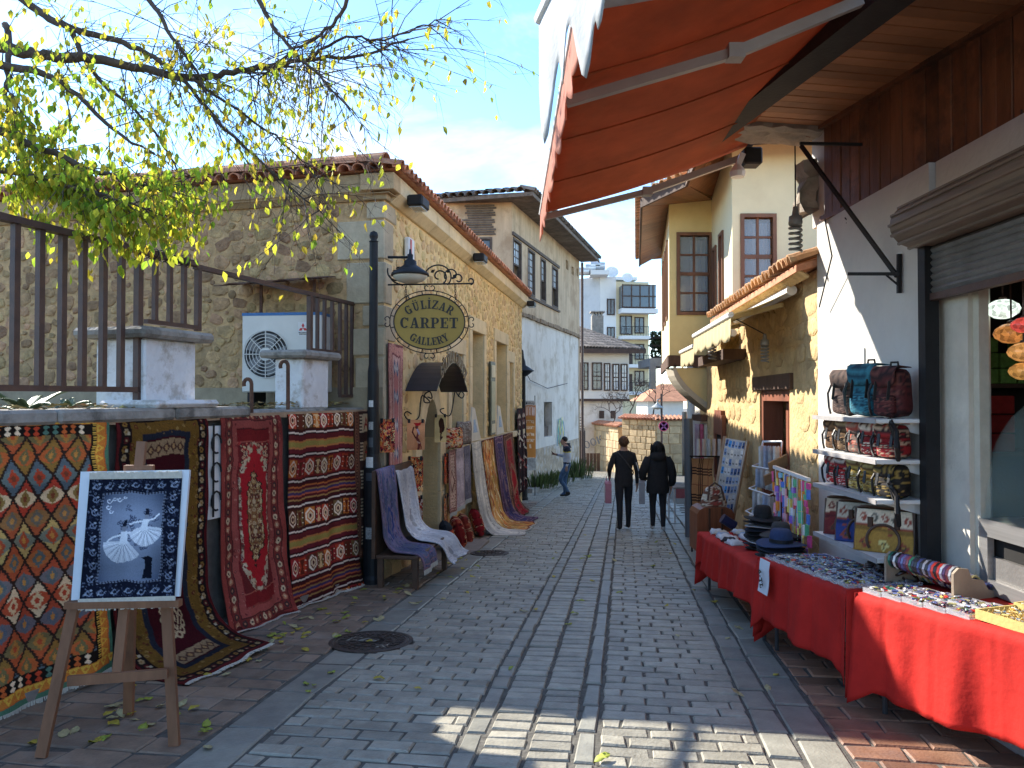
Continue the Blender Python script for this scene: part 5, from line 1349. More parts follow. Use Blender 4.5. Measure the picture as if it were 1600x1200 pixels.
def pat_dervish(w=150, h=190):
    c = Cv(w, h, (16,20,34), 141)
    c.motifs((0,0,w,h), 300, [(44,50,68),(96,104,120),(20,24,40),(30,36,54)], .9, 2.2)
    def curl(x, y, s, col, wd=1.6): c.line([(x+s*(.9-.07*i)*math.cos(.55*i), y+s*(.9-.07*i)*math.sin(.55*i)) for i in range(11)], wd, col)
    for k in range(9):
        y = 12 + k*(h-24)/8
        for x in (13, w-13): curl(x, y, 7, (110,118,136)); c.line([(x-6,y-6),(x+5,y+5)], 1.4, (90,98,118)); c.ell(x+3, y-4, 2.2, 1.6, (140,146,160))
    for k in range(7):
        x = 12 + k*(w-24)/6
        for y in (12, h-12): curl(x, y, 7, (110,118,136)); c.ell(x-4, y+3, 2.2, 1.6, (130,138,152))
    d = 27; c.frame(d-3, 3, (120,126,140)); c.frame(d-2, 1, (40,46,64))
    for k in range(d, w-d, 5): c.rect(k, d-3, k+2, d, (30,34,50)); c.rect(k, h-d, k+2, h-d+3, (30,34,50))
    for k in range(d, h-d, 5): c.rect(d-3, k, d, k+2, (30,34,50)); c.rect(w-d, k, w-d+3, k+2, (30,34,50))
    c.rect(d, d, w-d, h-d, (88,98,118)); sub = c.a[d:h-d, d:w-d]; gx = np.linspace(-1,1,w-2*d)[None,:,None]; gy = np.linspace(-1,1,h-2*d)[:,None,None]
    c.a[d:h-d, d:w-d] = np.array(lin((70,80,100)))*(1-np.clip(1.1-(gx**2+gy**2)*.6,0,1)) + np.array(lin((128,138,156)))*np.clip(1.1-(gx**2+gy**2)*.6,0,1)
    for _ in range(60):
        t = c.r.uniform(0, 6.3); rr = c.r.uniform(10, 42); x, y = 84+rr*math.cos(t)*.75, 78+rr*math.sin(t)*.95
        if d+2 < x < w-d-2 and d+2 < y < h-d-8: curl(x, y, c.r.uniform(2.5,5), (62,70,92), 1.3)
    for (x, y, s) in ((36,36,6),(44,34,4),(52,35,5),(36,46,5),(40,54,4),(60,33,3)): curl(x, y, s, (206,210,218), 1.4)
    def dancer(cx, cy, s, lean):
        n = 15; base = []
        for i in range(n+1):
            a = R(20 + 150*i/n) + lean; base.append((cx + s*1.05*math.cos(a), cy + s*1.05*math.sin(a)*(1+.04*(i % 2))))
        c.poly([(cx-s*.16, cy-s*.1)] [::1] + base[::-1] + [(cx+s*.16, cy-s*.1)], (196,200,208))
        for i in range(1, n): c.line([(cx, cy), base[i]], .9, (130,138,152) if i % 2 else (226,228,232))
        c.poly([(cx-s*.22,cy+s*.12),(cx+s*.22,cy+s*.12),(cx+s*.2,cy-s*.55),(cx-s*.12,cy-s*.55)], (206,210,216))
        c.line([(cx-s*.1,cy-s*.42),(cx-s*.55,cy-s*.3),(cx-s*.85,cy-s*.12)], 2.6, (206,210,216)); c.line([(cx+s*.12,cy-s*.42),(cx+s*.5,cy-s*.5),(cx+s*.8,cy-s*.75)], 2.6, (214,216,222))
        c.ell(cx+s*.08, cy-s*.72, s*.13, s*.16, (120,124,136)); c.poly([(cx-s*.04,cy-s*.8),(cx+s*.2,cy-s*.8),(cx+s*.2,cy-s*1.15),(cx+s*.02,cy-s*1.15)], (24,28,42))
    dancer(62, 104, 30, .25); dancer(96, 80, 27, -.25)
    c.poly([(96,158),(98,130),(92,126),(102,124),(110,128),(108,140),(112,160)], (14,18,30))
    return c.wear(.06, .02)
def plate(P00, P10, P01, P11, w, h):
    s = np.linspace(0,1,w)[None,:,None]; t = np.linspace(0,1,h)[:,None,None]; A = [np.array(p) for p in (P00,P10,P01,P11)]
    return (A[0]*(1-s)+A[1]*s)*(1-t) + (A[2]*(1-s)+A[3]*s)*t
dr = thing('dervish_rug', 'framed blue grey rug picturing two whirling dervishes, resting on the easel', 'rug', at(200, 945, 4.05))
YB0, YB1 = 4.20, 4.06
q = MB(); PP = plate(at(126,737,YB0+.012), at(296,734,YB0+.012), at(111,938,YB1+.012), at(280,932,YB1+.012), 6, 6); q.sheet(PP, -0.02)
q.v = [(x, y, z) for x, y, z in q.v]; q.part('white_mount', mat('white_mount', (0.62,0.66,0.70), .8, .05), dr)
cvd = pat_dervish(); q = MB(); PD = plate(at(140,748,YB0-.004), at(284,746,YB0-.004), at(124,938,YB1-.004), at(272,932,YB1-.004), cvd.w, cvd.h); rug_mesh(q, PD, cvd.a, 0.006); q.part('woven_picture', RUGMAT, dr)
for (a, b, Y, dy) in (((140,749),(284,747),YB0,-11), ((122,936),(274,931),YB1,18)):
    q = MB(); A = at(*a, Y-.006); B = at(*b, Y-.006); A2 = at(a[0]-1, a[1]+dy, Y-.006); n = 70; rs = random.Random(n)
    for i in range(n):
        p = A.lerp(B, (i+.5)/n); q.bar(p, p + Vector((rs.uniform(-.003,.003), rs.uniform(-.004,.0), (A2-A).z*rs.uniform(.85,1.08))), 0.0088, 0.003, up=(0,1,0))
    q.part('fringe', FRINGE, dr, kind='stuff')
# ================================================================ MIDDLE: FAR HOUSES, WALLS, PEOPLE
PLASTER_W = mat('old_white_plaster', (0.64, 0.60, 0.54), 0.9, 0.12, 1.5, bump=0.3, bscale=8, stain=(0.42,0.36,0.28), stain_scale=1.1, stain_amt=0.75, streak=(1.5,1.5,0.4))
PLASTER_T = mat('tan_plaster', (0.52, 0.39, 0.255), 0.9, 0.22, 1.6, bump=0.3, bscale=8, stain=(0.33,0.22,0.13), stain_scale=0.9, stain_amt=0.7, streak=(2,2,0.35))
ROUGH_BASE = mat('peeling_base', (0.40, 0.32, 0.23), 0.95, 0.4, 3, bump=0.8, bscale=10, stain=(0.55,0.53,0.5), stain_scale=2.5, stain_amt=0.8)
FB = Frame((0, 24), (0.29, 1), 1)
SB = Frame((0, 24), (-1, 0.06), -1)
hB = thing('old_plaster_house', 'tall old house with tan upper storey, white lower wall and four sash windows', 'building', FB.w(0, 0, gz(24)))
LB = 10.9
wins = [(0.10, 1.10, 5.10, 6.68), (1.90, 2.86, 5.10, 6.68), (3.66, 4.48, 5.10, 6.68), (5.46, 6.5, 5.10, 6.68)]
small = [(8.0, 8.5, 6.95, 7.33), (9.15, 9.65, 6.9, 7.25), (10.25, 10.65, 7.0, 7.35)]
low = [(4.4, 5.7, 0.15, 1.45), (2.75, 3.08, 0.15, 1.40)]
q = MB(); holed_wall(q, FB.M, 0, LB, 4.42, 8.0, wins + small, 0.25); q.part('upper_wall', PLASTER_T, hB)
q = MB(); holed_wall(q, FB.sub(0, -0.05, 0), 0, LB, -0.2, 4.3, low, 0.3); q.part('lower_wall', PLASTER_W, hB)
q = MB(); q.bb(0, LB, -0.3, -0.03, -2.6, -0.2, FB.M); q.part('peeling_base', ROUGH_BASE, hB)
q = MB()
for k in range(28): q.bb(k*LB/28, (k+1)*LB/28, -0.1, 0.03 + 0.05*random.random(), 4.28+0.03*random.random(), 4.40+0.04*random.random(), FB.M)
q.part('ledge', mat('crumbling_ledge', (0.24,0.17,0.11), .95, .4, 3, bump=.6), hB, kind='stuff')
q = MB(); holed_wall(q, SB.M, 0, 9, -2, 8.0, [(0.62, 1.32, 5.0, 6.65)], 0.25); q.part('side_wall', PLASTER_T, hB)
q = MB(); e = FB.w(LB, 0, 0); k_ = SB.w(9, 0, 0); 
for a, b in ((e, e + (k_ - FB.w(0,0,0))), (e + (k_-FB.w(0,0,0)), k_)): q.quad((a.x,a.y,-2.6),(b.x,b.y,-2.6),(b.x,b.y,8.0),(a.x,a.y,8.0))
q.part('rear_wall', PLASTER_T, hB)
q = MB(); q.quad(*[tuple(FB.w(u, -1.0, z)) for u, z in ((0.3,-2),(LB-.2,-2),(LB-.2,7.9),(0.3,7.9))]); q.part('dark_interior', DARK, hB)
def sash(fr, a, b, c, d, wood, parent, cols=2, rows=4, open_=False, glass=GLASS, dep=-0.12, t=0.07, proud=0.02):
    q = MB()
    q.bb(a-t, a, dep, proud, c-t, d+t, fr.M); q.bb(b, b+t, dep, proud, c-t, d+t, fr.M); q.bb(a, b, dep, proud, d, d+t, fr.M); q.bb(a, b, dep, proud, c-t, c, fr.M)
    w = q.part('window', wood, parent)
    q = MB(); m = c + (d-c)*0.5
    z0 = m if open_ else c
    q.bb(a, b, dep+.03, dep+.07, m-.03, m+.03, fr.M)
    for i in range(1, cols): u = a+(b-a)*i/cols; q.bb(u-.018, u+.018, dep+.035, dep+.065, z0, d, fr.M)
    for i in range(1, rows):
        z = c+(d-c)*i/rows
        if z > z0+.05 and abs(z-m) > .05: q.bb(a, b, dep+.036, dep+.064, z-.015, z+.015, fr.M)
    q.part('sash_bars', wood, w, kind='stuff')
    k = 0
    for i in range(cols):
        for j in range(rows):
            zz0 = c+(d-c)*j/rows; zz1 = c+(d-c)*(j+1)/rows
            if zz1 <= z0+.01: continue
            g = MB(); g.bb(a+(b-a)*i/cols+.02, a+(b-a)*(i+1)/cols-.02, dep+.045, dep+.052, zz0+.02, zz1-.02, fr.M); g.part('pane', glass, w)
    return w
GREYFRAME = mat('grey_brown_frame', (0.10,0.075,0.06), .8, .35, 5, bump=.3)
SKYPANE = glass_mat('pale_pane', (0.62,0.66,0.68), 0.75, 0.08)
for k, (a, b, c, d) in enumerate(wins): sash(FB, a+.07, b-.07, c+.07, d-.07, GREYFRAME, hB, 2, 6, open_=(k != 1), glass=SKYPANE)
for (a, b, c, d) in small: q = MB(); q.bb(a+.02, b-.02, -0.2, -0.16, c, d, FB.M); q.part('small_shutter', GREYFRAME, hB)
q = MB(); q.bb(-0.02, 6.62, 0.0, 0.06, 6.72, 6.82, FB.M); q.bb(-0.02, 6.62, 0.0, 0.08, 4.98, 5.05, FB.M); q.part('window_band', GREYFRAME, hB)
sash(SB, 0.69, 1.25, 5.05, 6.58, GREYFRAME, hB, 1, 2, glass=DGLASS)
# exposed laths where the plaster has fallen off
for k in range(13):
    z = 6.72 + k*0.075; q = MB(); u0 = 0.55+random.uniform(-.06,.1); u1 = 1.5+random.uniform(-.15,.1)
    q.bb(u0, u1, 0.0, 0.05, z, z+0.05, SB.M); q.part('exposed_lath', GREYWOOD, hB)
for (a, b, c, d) in low:
    q = MB(); q.bb(a+.03, b-.03, -0.25, -0.2, c, c+(d-c)*(0.28 if a > 4 else 1), FB.M); q.part('boarded_opening', GREYFRAME, hB)
# roof with broad eaves
o = 0.85; ZE = 7.82
cB = [FB.w(-o*0.9, o, ZE), FB.w(LB+0.3, o, ZE), FB.w(LB+0.3, -9.5, ZE), FB.w(-o*0.9, -9.5, ZE)]
pk = [FB.w(3.5, -4.5, ZE+1.25), FB.w(LB-3.5, -4.5, ZE+1.25)]
q = MB(); q.add(cB+pk+[c - Vector((0,0,.02)) for c in cB], [(0,1,5,4),(1,2,5),(2,3,4,5),(3,0,4)]); roofB = q.part('roof', OLDTILE, hB)
n = 26
for k in range(n):                                    # soffit boards
    u0 = -o*0.9 + (LB+o*.9+.3)*k/n; u1 = -o*0.9 + (LB+o*.9+.3)*(k+1)/n
    q = MB(); q.bb(u0+.01, u1-.01, 0.0, o, ZE-0.07, ZE-0.04, FB.M); q.part('soffit_board', GREYWOOD, hB)
q = MB(); q.bb(-o*.9, LB+.3, o-.03, o+.02, ZE-0.12, ZE-.002, FB.M); q.bb(-o*.9, -o*.9+.05, -9, o-.03, ZE-.12, ZE-.002, FB.M); q.part('eaves_board', GREYWOOD, hB)
q = MB(); q.bb(-o*.9+.05, 0, -9, 0, ZE-.08, ZE-.05, FB.M); q.part('side_soffit', GREYWOOD, hB)
tbB, tmB = barrel(0.13, 0.11, 0.5, OLDTILE, 'roof_tile', 5)
for k in range(46):
    Mx = FB.M @ TR(-o*.9 + .1 + k*0.26, o+0.08, ZE+.02) @ Matrix.Rotation(math.pi, 4, 'Z') @ Matrix.Rotation(0.28, 4, 'X')
    piece(tmB, 'roof_tile', roofB, Mx)
rnd = random.Random(77); far = MB()
for r_ in range(5):
    for k in range(34):
        Mx = FB.M @ TR(-o*.9-.08 + r_*0.42, 0.5 - k*0.27 - r_*.1, ZE+.02+r_*0.12+rnd.uniform(-.02,.03)) @ Matrix.Rotation(-math.pi/2+rnd.uniform(-.06,.06), 4, 'Z') @ Matrix.Rotation(0.27, 4, 'X')
        if r_ < 2: piece(tmB, 'roof_tile', roofB, Mx)
        else: far.add(tbB.v, tbB.f, Mx)
far.part('roof_tiles_above', OLDTILE, roofB, kind='stuff')
q = MB(); q.tube([FB.w(LB+.12, .1, 7.7), FB.w(LB+.12, .1, -1.6)], 0.06, 8); q.part('drain_pipe', BROWN_IRON, hB)
q = MB(); q.tube([FB.w(0.4,.06,2.9), FB.w(2.0,.06,2.2), FB.w(4.5,.06,1.95), FB.w(8,.06,2.2)], 0.012, 4); q.part('slack_cable', BLACK_IRON, hB)
# graffiti patch beside the walking man
q = MB(); rnd = random.Random(5)
GR = [mat('spray_blue', (0.10,0.32,0.45), .8), mat('spray_green', (0.25,0.55,0.35), .8), mat('spray_yellow', (0.75,0.7,0.12), .8)]
for k in range(7):
    q = MB(); u0 = 6.5+.16*k; P = [FB.w(u0+.18*math.sin(i*.9+k*2), 0, 0.75-0.17*i+.12*math.sin(k*3)) for i in range(7)]
    for a, b in zip(P[:-1], P[1:]): q.bar(a, b, .012, .05, up=(0,0,1))
    q.v = [tuple(Vector(p) + FB.n*(.004+.002*k)) for p in q.v]; q.part('spray_stroke', GR[k % 3], hB)
# stepped kerb and weeds at the foot of the house
q = MB(); q.bb(0.4, 10.6, 0.0, 0.55, 0, 0.14, FB.M); q.v = [(x, y, gz(y) + (0.13 if z > .1 else -.2)) for x, y, z in q.v]; q.top('house_kerb', CONC, kind='structure')
def tuft(p, n, h, m, name, label, spread=0.3, cat='weed', group=None, seed=0):
    rnd = random.Random(seed); q = MB()
    for k in range(n):
        a = rnd.uniform(0, 6.3); r0 = rnd.uniform(0, spread); hh = h*rnd.uniform(.4,1); b = Vector((p[0]+r0*math.cos(a), p[1]+r0*.5*math.sin(a), p[2])); 
        t = b + Vector((math.cos(a)*hh*.35, math.sin(a)*hh*.35, hh)); mid = b.lerp(t,.55)+Vector((0,0,hh*.12)); w = Vector((-math.sin(a), math.cos(a), 0))*0.018
        q.add([b-w, b+w, mid+w*1.2, mid-w*1.2, t], [(0,1,2,3),(3,2,4)])
    return q.top(name, m, label, cat, group)
WEED = mat('weeds', (0.07,0.10,0.03), .8, .4, 6, rvar=.4, trans=.2)
for k, (u, lab) in enumerate(((1.6,'tuft of dry green weeds at the wall behind the second lamp'), (3.4,'bushy weeds at the wall under the boarded opening'), (5.2,'weeds at the wall left of the walking man'), (8.6,'tall weeds growing at the wall right of the walking man'))):
    p = FB.w(u, 0.35, 0); tuft((p.x, p.y, gz(p.y)+.1), 130, 0.55 if k < 3 else 0.9, WEED, 'weeds', lab, .75, group='weeds along the old house', seed=k)
# second lamp and banner
L2 = ground_at(818, 781)
lamp2 = lamp_post(L2, 3.45, 'smaller black lamp post at the far corner of the stone shop', 0.06)
q = MB(); q.lathe([(0.0,0.45),(0.03,0.40),(0.05,0.2),(0.08,0.12),(0.10,0.0),(0.30,-0.13),(0.34,-0.16),(0.30,-0.17),(0.12,-0.30),(0.06,-0.33)], 20, (L2.x-.03, L2.y, L2.z+3.75)); q.part('lamp_head', POST, lamp2, smooth=True)
q = MB(); q.lathe([(0.085,0),(0.13,.02),(0.14,.34),(0.125,.36)], 16, (L2.x, L2.y, L2.z+.62)); q.part('silver_collar', mat('worn_silver', (.45,.45,.45), .4, .3, 9, metal=.6), lamp2)
def pat_banner():
    c = Cv(60, 170, (206,140,72), 151); c.rect(0,0,60,14,(200,196,190)); c.rect(0,14,60,48,(196,130,84))
    rs = random.Random(3)
    def word(y, h, n, col, x0=6, x1=54, seed=0):
        r = random.Random(seed); w = (x1-x0)/n
        for i in range(n):
            x = x0+i*w; k = r.randrange(4); c.rect(x+1, y, x+2.6, y+h, col)
            if k == 0: c.rect(x+1, y, x+w-1, y+1.6, col)
            elif k == 1: c.rect(x+1, y+h-1.6, x+w-1, y+h, col); c.rect(x+w-2.6, y, x+w-1, y+h, col)
            elif k == 2: c.line([(x+2,y+h/2),(x+w-2,y+1)], 1.6, col); c.line([(x+2,y+h/2),(x+w-2,y+h-1)], 1.6, col)
            else: c.ell(x+w/2, y+h/2, w/2-1, h/2, col)
    word(18, 26, 6, (232,214,206), seed=1); word(4, 7, 5, (70,74,84), seed=9)
    for k, y in enumerate((58, 76, 96, 114)): word(y, 9, 5+k % 2, (236,216,190), 8, 52, seed=k+2)
    c.rect(26,130,36,142,(236,210,180)); return c.wear(.05,.02)
bf = Frame((at(820,650,23.0).x, 23.0), (1,0.25), 1)
bt = board('orange_banner', 'faded orange roll banner with pale lettering beside the second lamp', pat_banner(), bf, 0.0, 0.34, 0, at(828,715,23).z, at(828,626,23).z, cat='banner', hooks=False)
q = MB(); z0 = at(828,735,23).z; q.bb(0.0, 0.34, -0.03, -0.005, z0, z0+.36, bf.M); q.part('lower_panel', mat('grey_poster', (.45,.46,.45), .7, .5, 8), bt)
q = MB(); q.tube([bf.w(.02,-.02,at(828,618,23).z), bf.w(.02,-.02,gz(23))], .012, 5); q.tube([bf.w(.32,-.02,at(828,618,23).z), bf.w(.32,-.02,gz(23))], .012, 5); q.part('stand', BLACK_IRON, bt)

# ---------------------------------------------------------------- far timbered house
CREAM = mat('cream_white_wall', (0.66,0.64,0.58), .9, .08, 1, bump=.1)
DARKTIMBER = mat('dark_timber', (0.07,0.045,0.035), .8, .3, 4, bump=.2)
hC = thing('timbered_house', 'far white house with dark timber frames and mossy grey tiled roof', 'building', (5.4, 44, gz(44)))
FC = Frame((at(898,600,44).x, 44), (1, 0.10), 1)
def cx(px): return FC.hit(px, 600)[0]
def cz(py): return FC.hit(940, py)[1]
uL, uR = cx(888), cx(983)
q = MB(); q.bb(uL, uR, -5, 0.0, cz(623), cz(549), FC.M); q.part('upper_storey', CREAM, hC)
q = MB(); q.bb(uL, uR-.3, -5, -0.35, -3.2, cz(623), FC.M); q.part('lower_storey', PLASTER_W, hC)
q = MB(); q.bb(uL, uR+.02, -0.3, 0.03, cz(627), cz(623), FC.M); q.part('storey_beam', DARKTIMBER, hC)
for (a, b, c, d) in ((907,919,568,608),(925,940,568,608),(944,953,569,609),(957,967,570,609),(970,980,570,609)):
    sash(FC, cx(a)+.05, cx(b)-.05, cz(d), cz(c), DARKTIMBER, hC, 2, 3, glass=SKYPANE if a > 940 else DGLASS, dep=-.0, t=.06, proud=.09)
for (a, b) in ((938, 642), (956, 642)): q = MB(); q.bb(cx(a), cx(a+8), -.36, -.33, cz(b+12), cz(b), FC.M); q.part('low_window', DARKTIMBER, hC)
ze = cz(545); a0, a1 = uL-.4, cx(1003)
q = MB(); rc_ = [FC.w(a0,.8,ze), FC.w(a1,.8,ze-.12), FC.w(a1,-6,ze-.12), FC.w(a0,-6,ze)]; pk = [FC.w(a0,-2.6,cz(503)), FC.w(uL+.9,-2.6,cz(505))]
q.add(rc_+pk, [(0,1,5,4),(1,2,5),(2,3,4,5),(3,0,4),(0,3,2,1)]); rfc = q.part('roof', OLDTILE, hC)
q = MB(); q.bb(a0, a1+.02, .76, .84, ze-.3, ze-.04, FC.M); q.part('eaves_board', DARKTIMBER, hC)
far = MB(); tb2, tm2 = barrel(0.13, 0.11, 0.6, OLDTILE, 'roof_tile', 4)
nrm = Vector(rc_[1])-Vector(rc_[0])
for r_ in range(9):
    for k in range(26):
        s_ = (k+.5)/26; f = r_/9; lo = Vector(rc_[0]).lerp(Vector(rc_[1]), s_); hi = Vector(pk[0]).lerp(Vector(pk[1]), s_); p = lo.lerp(hi, f)
        Mx = TR(p.x, p.y, p.z+.03) @ rotz(math.atan2(hi.y-lo.y, hi.x-lo.x)-math.pi/2) @ Matrix.Rotation(math.atan2(hi.z-lo.z, math.hypot(hi.x-lo.x,hi.y-lo.y)), 4, 'X')
        if r_ == 0: piece(tm2, 'roof_tile', rfc, Mx)
        else: far.add(tb2.v, tb2.f, Mx)
far.part('roof_tiles_above', OLDTILE, rfc, kind='stuff')
q = MB(); ch = [at(925,505,46), at(943,505,46)]; q.bb(ch[0].x, ch[1].x, 46, 46.7, at(930,525,46).z, at(930,493,46).z); chm = q.part('chimney', mat('sooty_plaster', (.25,.23,.2), .9, .3), hC)
q = MB()
for k in range(4): x = ch[0].x+(ch[1].x-ch[0].x)*(k+.5)/4; q.bb(x-.05, x+.05, 46.1, 46.6, at(930,493,46).z, at(930,488,46).z)
q.bb(ch[0].x-.08, ch[1].x+.08, 45.9, 46.8, at(930,488,46).z, at(930,486,46).z); q.part('chimney_cowl', CONC, chm, kind='stuff')
# graffiti lettering on the shaded lower wall
q = MB(); letters(q, 'COOKIE', lambda x: TR(at(932,695,43.3).x+x*.9, 43.3, at(932,695,43.3).z+x*0.35) @ Matrix.Rotation(-.35, 4, 'Y'), 0.42, depth=.01); q.top('graffiti', SIGNBLK, 'black sprayed word on the pale lower wall of the far house', 'graffiti', kind='stuff') if False else q.part('graffiti', mat('spray_grey', (.22,.24,.27), .8), hC, kind='stuff')
# dark gate and bin beside it
gt = thing('wooden_gate', 'dark low wooden gate in front of the far white wall', 'gate', at(922, 738, 42.5))
for k in range(6):
    a = at(905+k*5.5, 741, 42.5); q = MB(); q.bb(a.x, a.x+.17, 42.45, 42.5, a.z, at(910, 708, 42.5).z); q.part('plank', DARKTIMBER, gt)
bin_ = thing('dark_cupboard', 'dark meter cupboard with a wire cage on top at the far corner', 'cupboard', at(903, 742, 35))
a, b = at(897, 742, 35.2), at(914, 672, 35.2)
q = MB(); q.bev(a.x, b.x, 35.0, 35.5, a.z-.1, b.z, .03); q.part('cabinet', mat('cabinet_brown', (.05,.038,.035), .6, .3), bin_)
q = MB()
for k in range(5): z = b.z+.05+k*.13; q.tube([(a.x+.05+.04*k,35.1,z),(b.x-.04*k,35.1,z),(b.x-.04*k,35.45,z),(a.x+.05+.04*k,35.45,z)], .014, 4, close=True)
q.part('cage', BLACK_IRON, bin_, kind='stuff')

# ---------------------------------------------------------------- apartment block
hD = thing('apartment_block', 'far white apartment block with balconies and rooftop water tanks', 'building', (11, 85, -4))
FD = Frame((at(938,600,85).x, 85), (1, 0.12), 1)
def dx_(px): return FD.hit(px, 600)[0]
def dz_(py): return FD.hit(975, py)[1]
W1 = mat('block_white', (0.66,0.67,0.67), .9, .06, .5, bump=.05); W2 = mat('block_cream', (0.62,0.54,0.36), .9, .06, .5, bump=.05)
xr = dx_(1014)
q = MB(); q.bb(0, dx_(963), -12, 0, -6, dz_(433), FD.M); q.part('stair_wall', W1, hD)
q = MB(); q.bb(dx_(963), xr, -12, -0.02, -6, dz_(440), FD.M); q.part('front_wall', W2, hD)
SD = Frame((FD.w(0,0,0).x, FD.w(0,0,0).y), (-1, 0.75), -1)
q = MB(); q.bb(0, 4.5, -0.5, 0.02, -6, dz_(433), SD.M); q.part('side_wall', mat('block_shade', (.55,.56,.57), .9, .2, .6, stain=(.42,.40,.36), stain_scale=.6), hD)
q = MB(); q.bb(dx_(945), dx_(1004), -9, -2, dz_(433), dz_(428), FD.M); q.part('roof_parapet', W1, hD)
for (z0, z1) in ((487,447), (523,487), (572,530), (615,575)):
    pass
for (py, th) in ((484, 7), (526, 5), (570, 5), (612, 5)):
    q = MB(); q.bb(dx_(966), xr+.6, 0, 1.5, dz_(py+th), dz_(py), FD.M); bl = q.part('balcony', W1, hD)
    if py != 484:
        q = MB()
        for k in range(14): u = dx_(966)+(xr+.5-dx_(966))*k/13; q.tube([FD.w(u,1.45,dz_(py)), FD.w(u,1.45,dz_(py)+1.0)], .02, 4)
        q.tube([FD.w(dx_(966),1.45,dz_(py)+1.0), FD.w(xr+.5,1.45,dz_(py)+1.0)], .03, 4); q.part('railing', BLACK_IRON, bl, kind='stuff')
q = MB(); q.bb(dx_(967), xr+.4, 0.1, 1.4, dz_(483), dz_(449), FD.M); gl = q.part('glazed_balcony', glass_mat('block_glass', (.10,.13,.16), .85), hD)
q = MB()
for px in (967, 981, 994, 1008, 1014): q.bb(dx_(px), dx_(px)+.12, 1.38, 1.46, dz_(483), dz_(447), FD.M)
for py in (449, 466, 483): q.bb(dx_(967), xr+.4, 1.41, 1.47, dz_(py), dz_(py)+.12, FD.M)
q.part('balcony_frame', DARKTIMBER, gl)
for (a, b, c, d) in ((949,960,468,492),(949,960,512,527),(969,987,494,522),(992,1006,496,520),(992,1006,538,561),(992,1006,580,602),(983,987,545,570),(983,987,585,612)):
    q = MB(); q.bb(dx_(a), dx_(b), 0.0, 0.06, dz_(d), dz_(c), FD.M); wdw = q.part('window', DGLASS, hD)
    q = MB(); m = (dx_(a)+dx_(b))/2
    for (u0, u1, z0, z1) in ((dx_(a)-.05,dx_(a)+.07,dz_(d),dz_(c)),(dx_(b)-.07,dx_(b)+.05,dz_(d),dz_(c)),(m-.05,m+.05,dz_(d),dz_(c)),(dx_(a)-.05,dx_(b)+.05,dz_(c)-.06,dz_(c)+.06),(dx_(a)-.05,dx_(b)+.05,dz_(d)-.06,dz_(d)+.06)): q.bb(u0, u1, 0.065, 0.10, z0, z1, FD.M)
    q.part('frame', DARKTIMBER, wdw)
TANK = mat('tank_metal', (.55,.57,.58), .35, .15, 2, metal=.4)
for k, (px, py) in enumerate(((912,424),(922,419),(930,415),(937,416))):
    c = at(px, py, 84); q = MB(); q.lathe([(.0,-.7),(.42,-.7),(.45,-.6),(.45,.6),(.42,.7),(.0,.7)], 14, T=TR(*c) @ Matrix.Rotation(math.pi/2, 4, 'Y') @ SC(1,1,.8)); t = q.part('water_tank', TANK, hD)
    q = MB(); q.bb(c.x-.5, c.x+.5, 83.8, 84.2, dz_(433), c.z-.4); q.part('tank_stand', CONC, t)
q = MB(); q.bb(at(922,432,84).x, at(950,432,84).x, 83, 85.5, dz_(434), at(930,424,84).z); q.part('roof_room', W1, hD)
for (px, py, r_) in ((956,427,.7),(980,436,.6)):
    c = at(px, py, 83.5); q = MB(); q.lathe([(0,.0),(r_*.5,.06),(r_,.25),(r_,.28),(r_*.5,.1),(0,.04)], 16, T=TR(*c) @ Matrix.Rotation(1.1, 4, 'X')); q.part('satellite_dish', WHITE_METAL, hD)
# red-roofed house and the neighbour with a planted balcony
hF = thing('red_roof_house', 'small far house with red tiled hip roof behind the stone garden wall', 'building', (11.5, 60, -3))
a, b = at(1008, 626, 60), at(1070, 626, 60)
q = MB(); q.bb(a.x+.3, b.x, 60.5, 66, -4, a.z); q.part('wall', CREAM, hF)
q = MB(); q.add([(a.x-.2,59.9,a.z-.05),(b.x+.5,59.9,a.z-.05),(b.x+.5,67,a.z-.05),(a.x-.2,67,a.z-.05),at(1030,600,63),at(1062,600,63)], [(0,1,5,4),(1,2,5),(2,3,4,5),(3,0,4),(3,2,1,0)]); q.part('roof', mat('far_red_tiles', (.42,.19,.10), .9, .3, 3, bump=.5, bscale=6), hF)

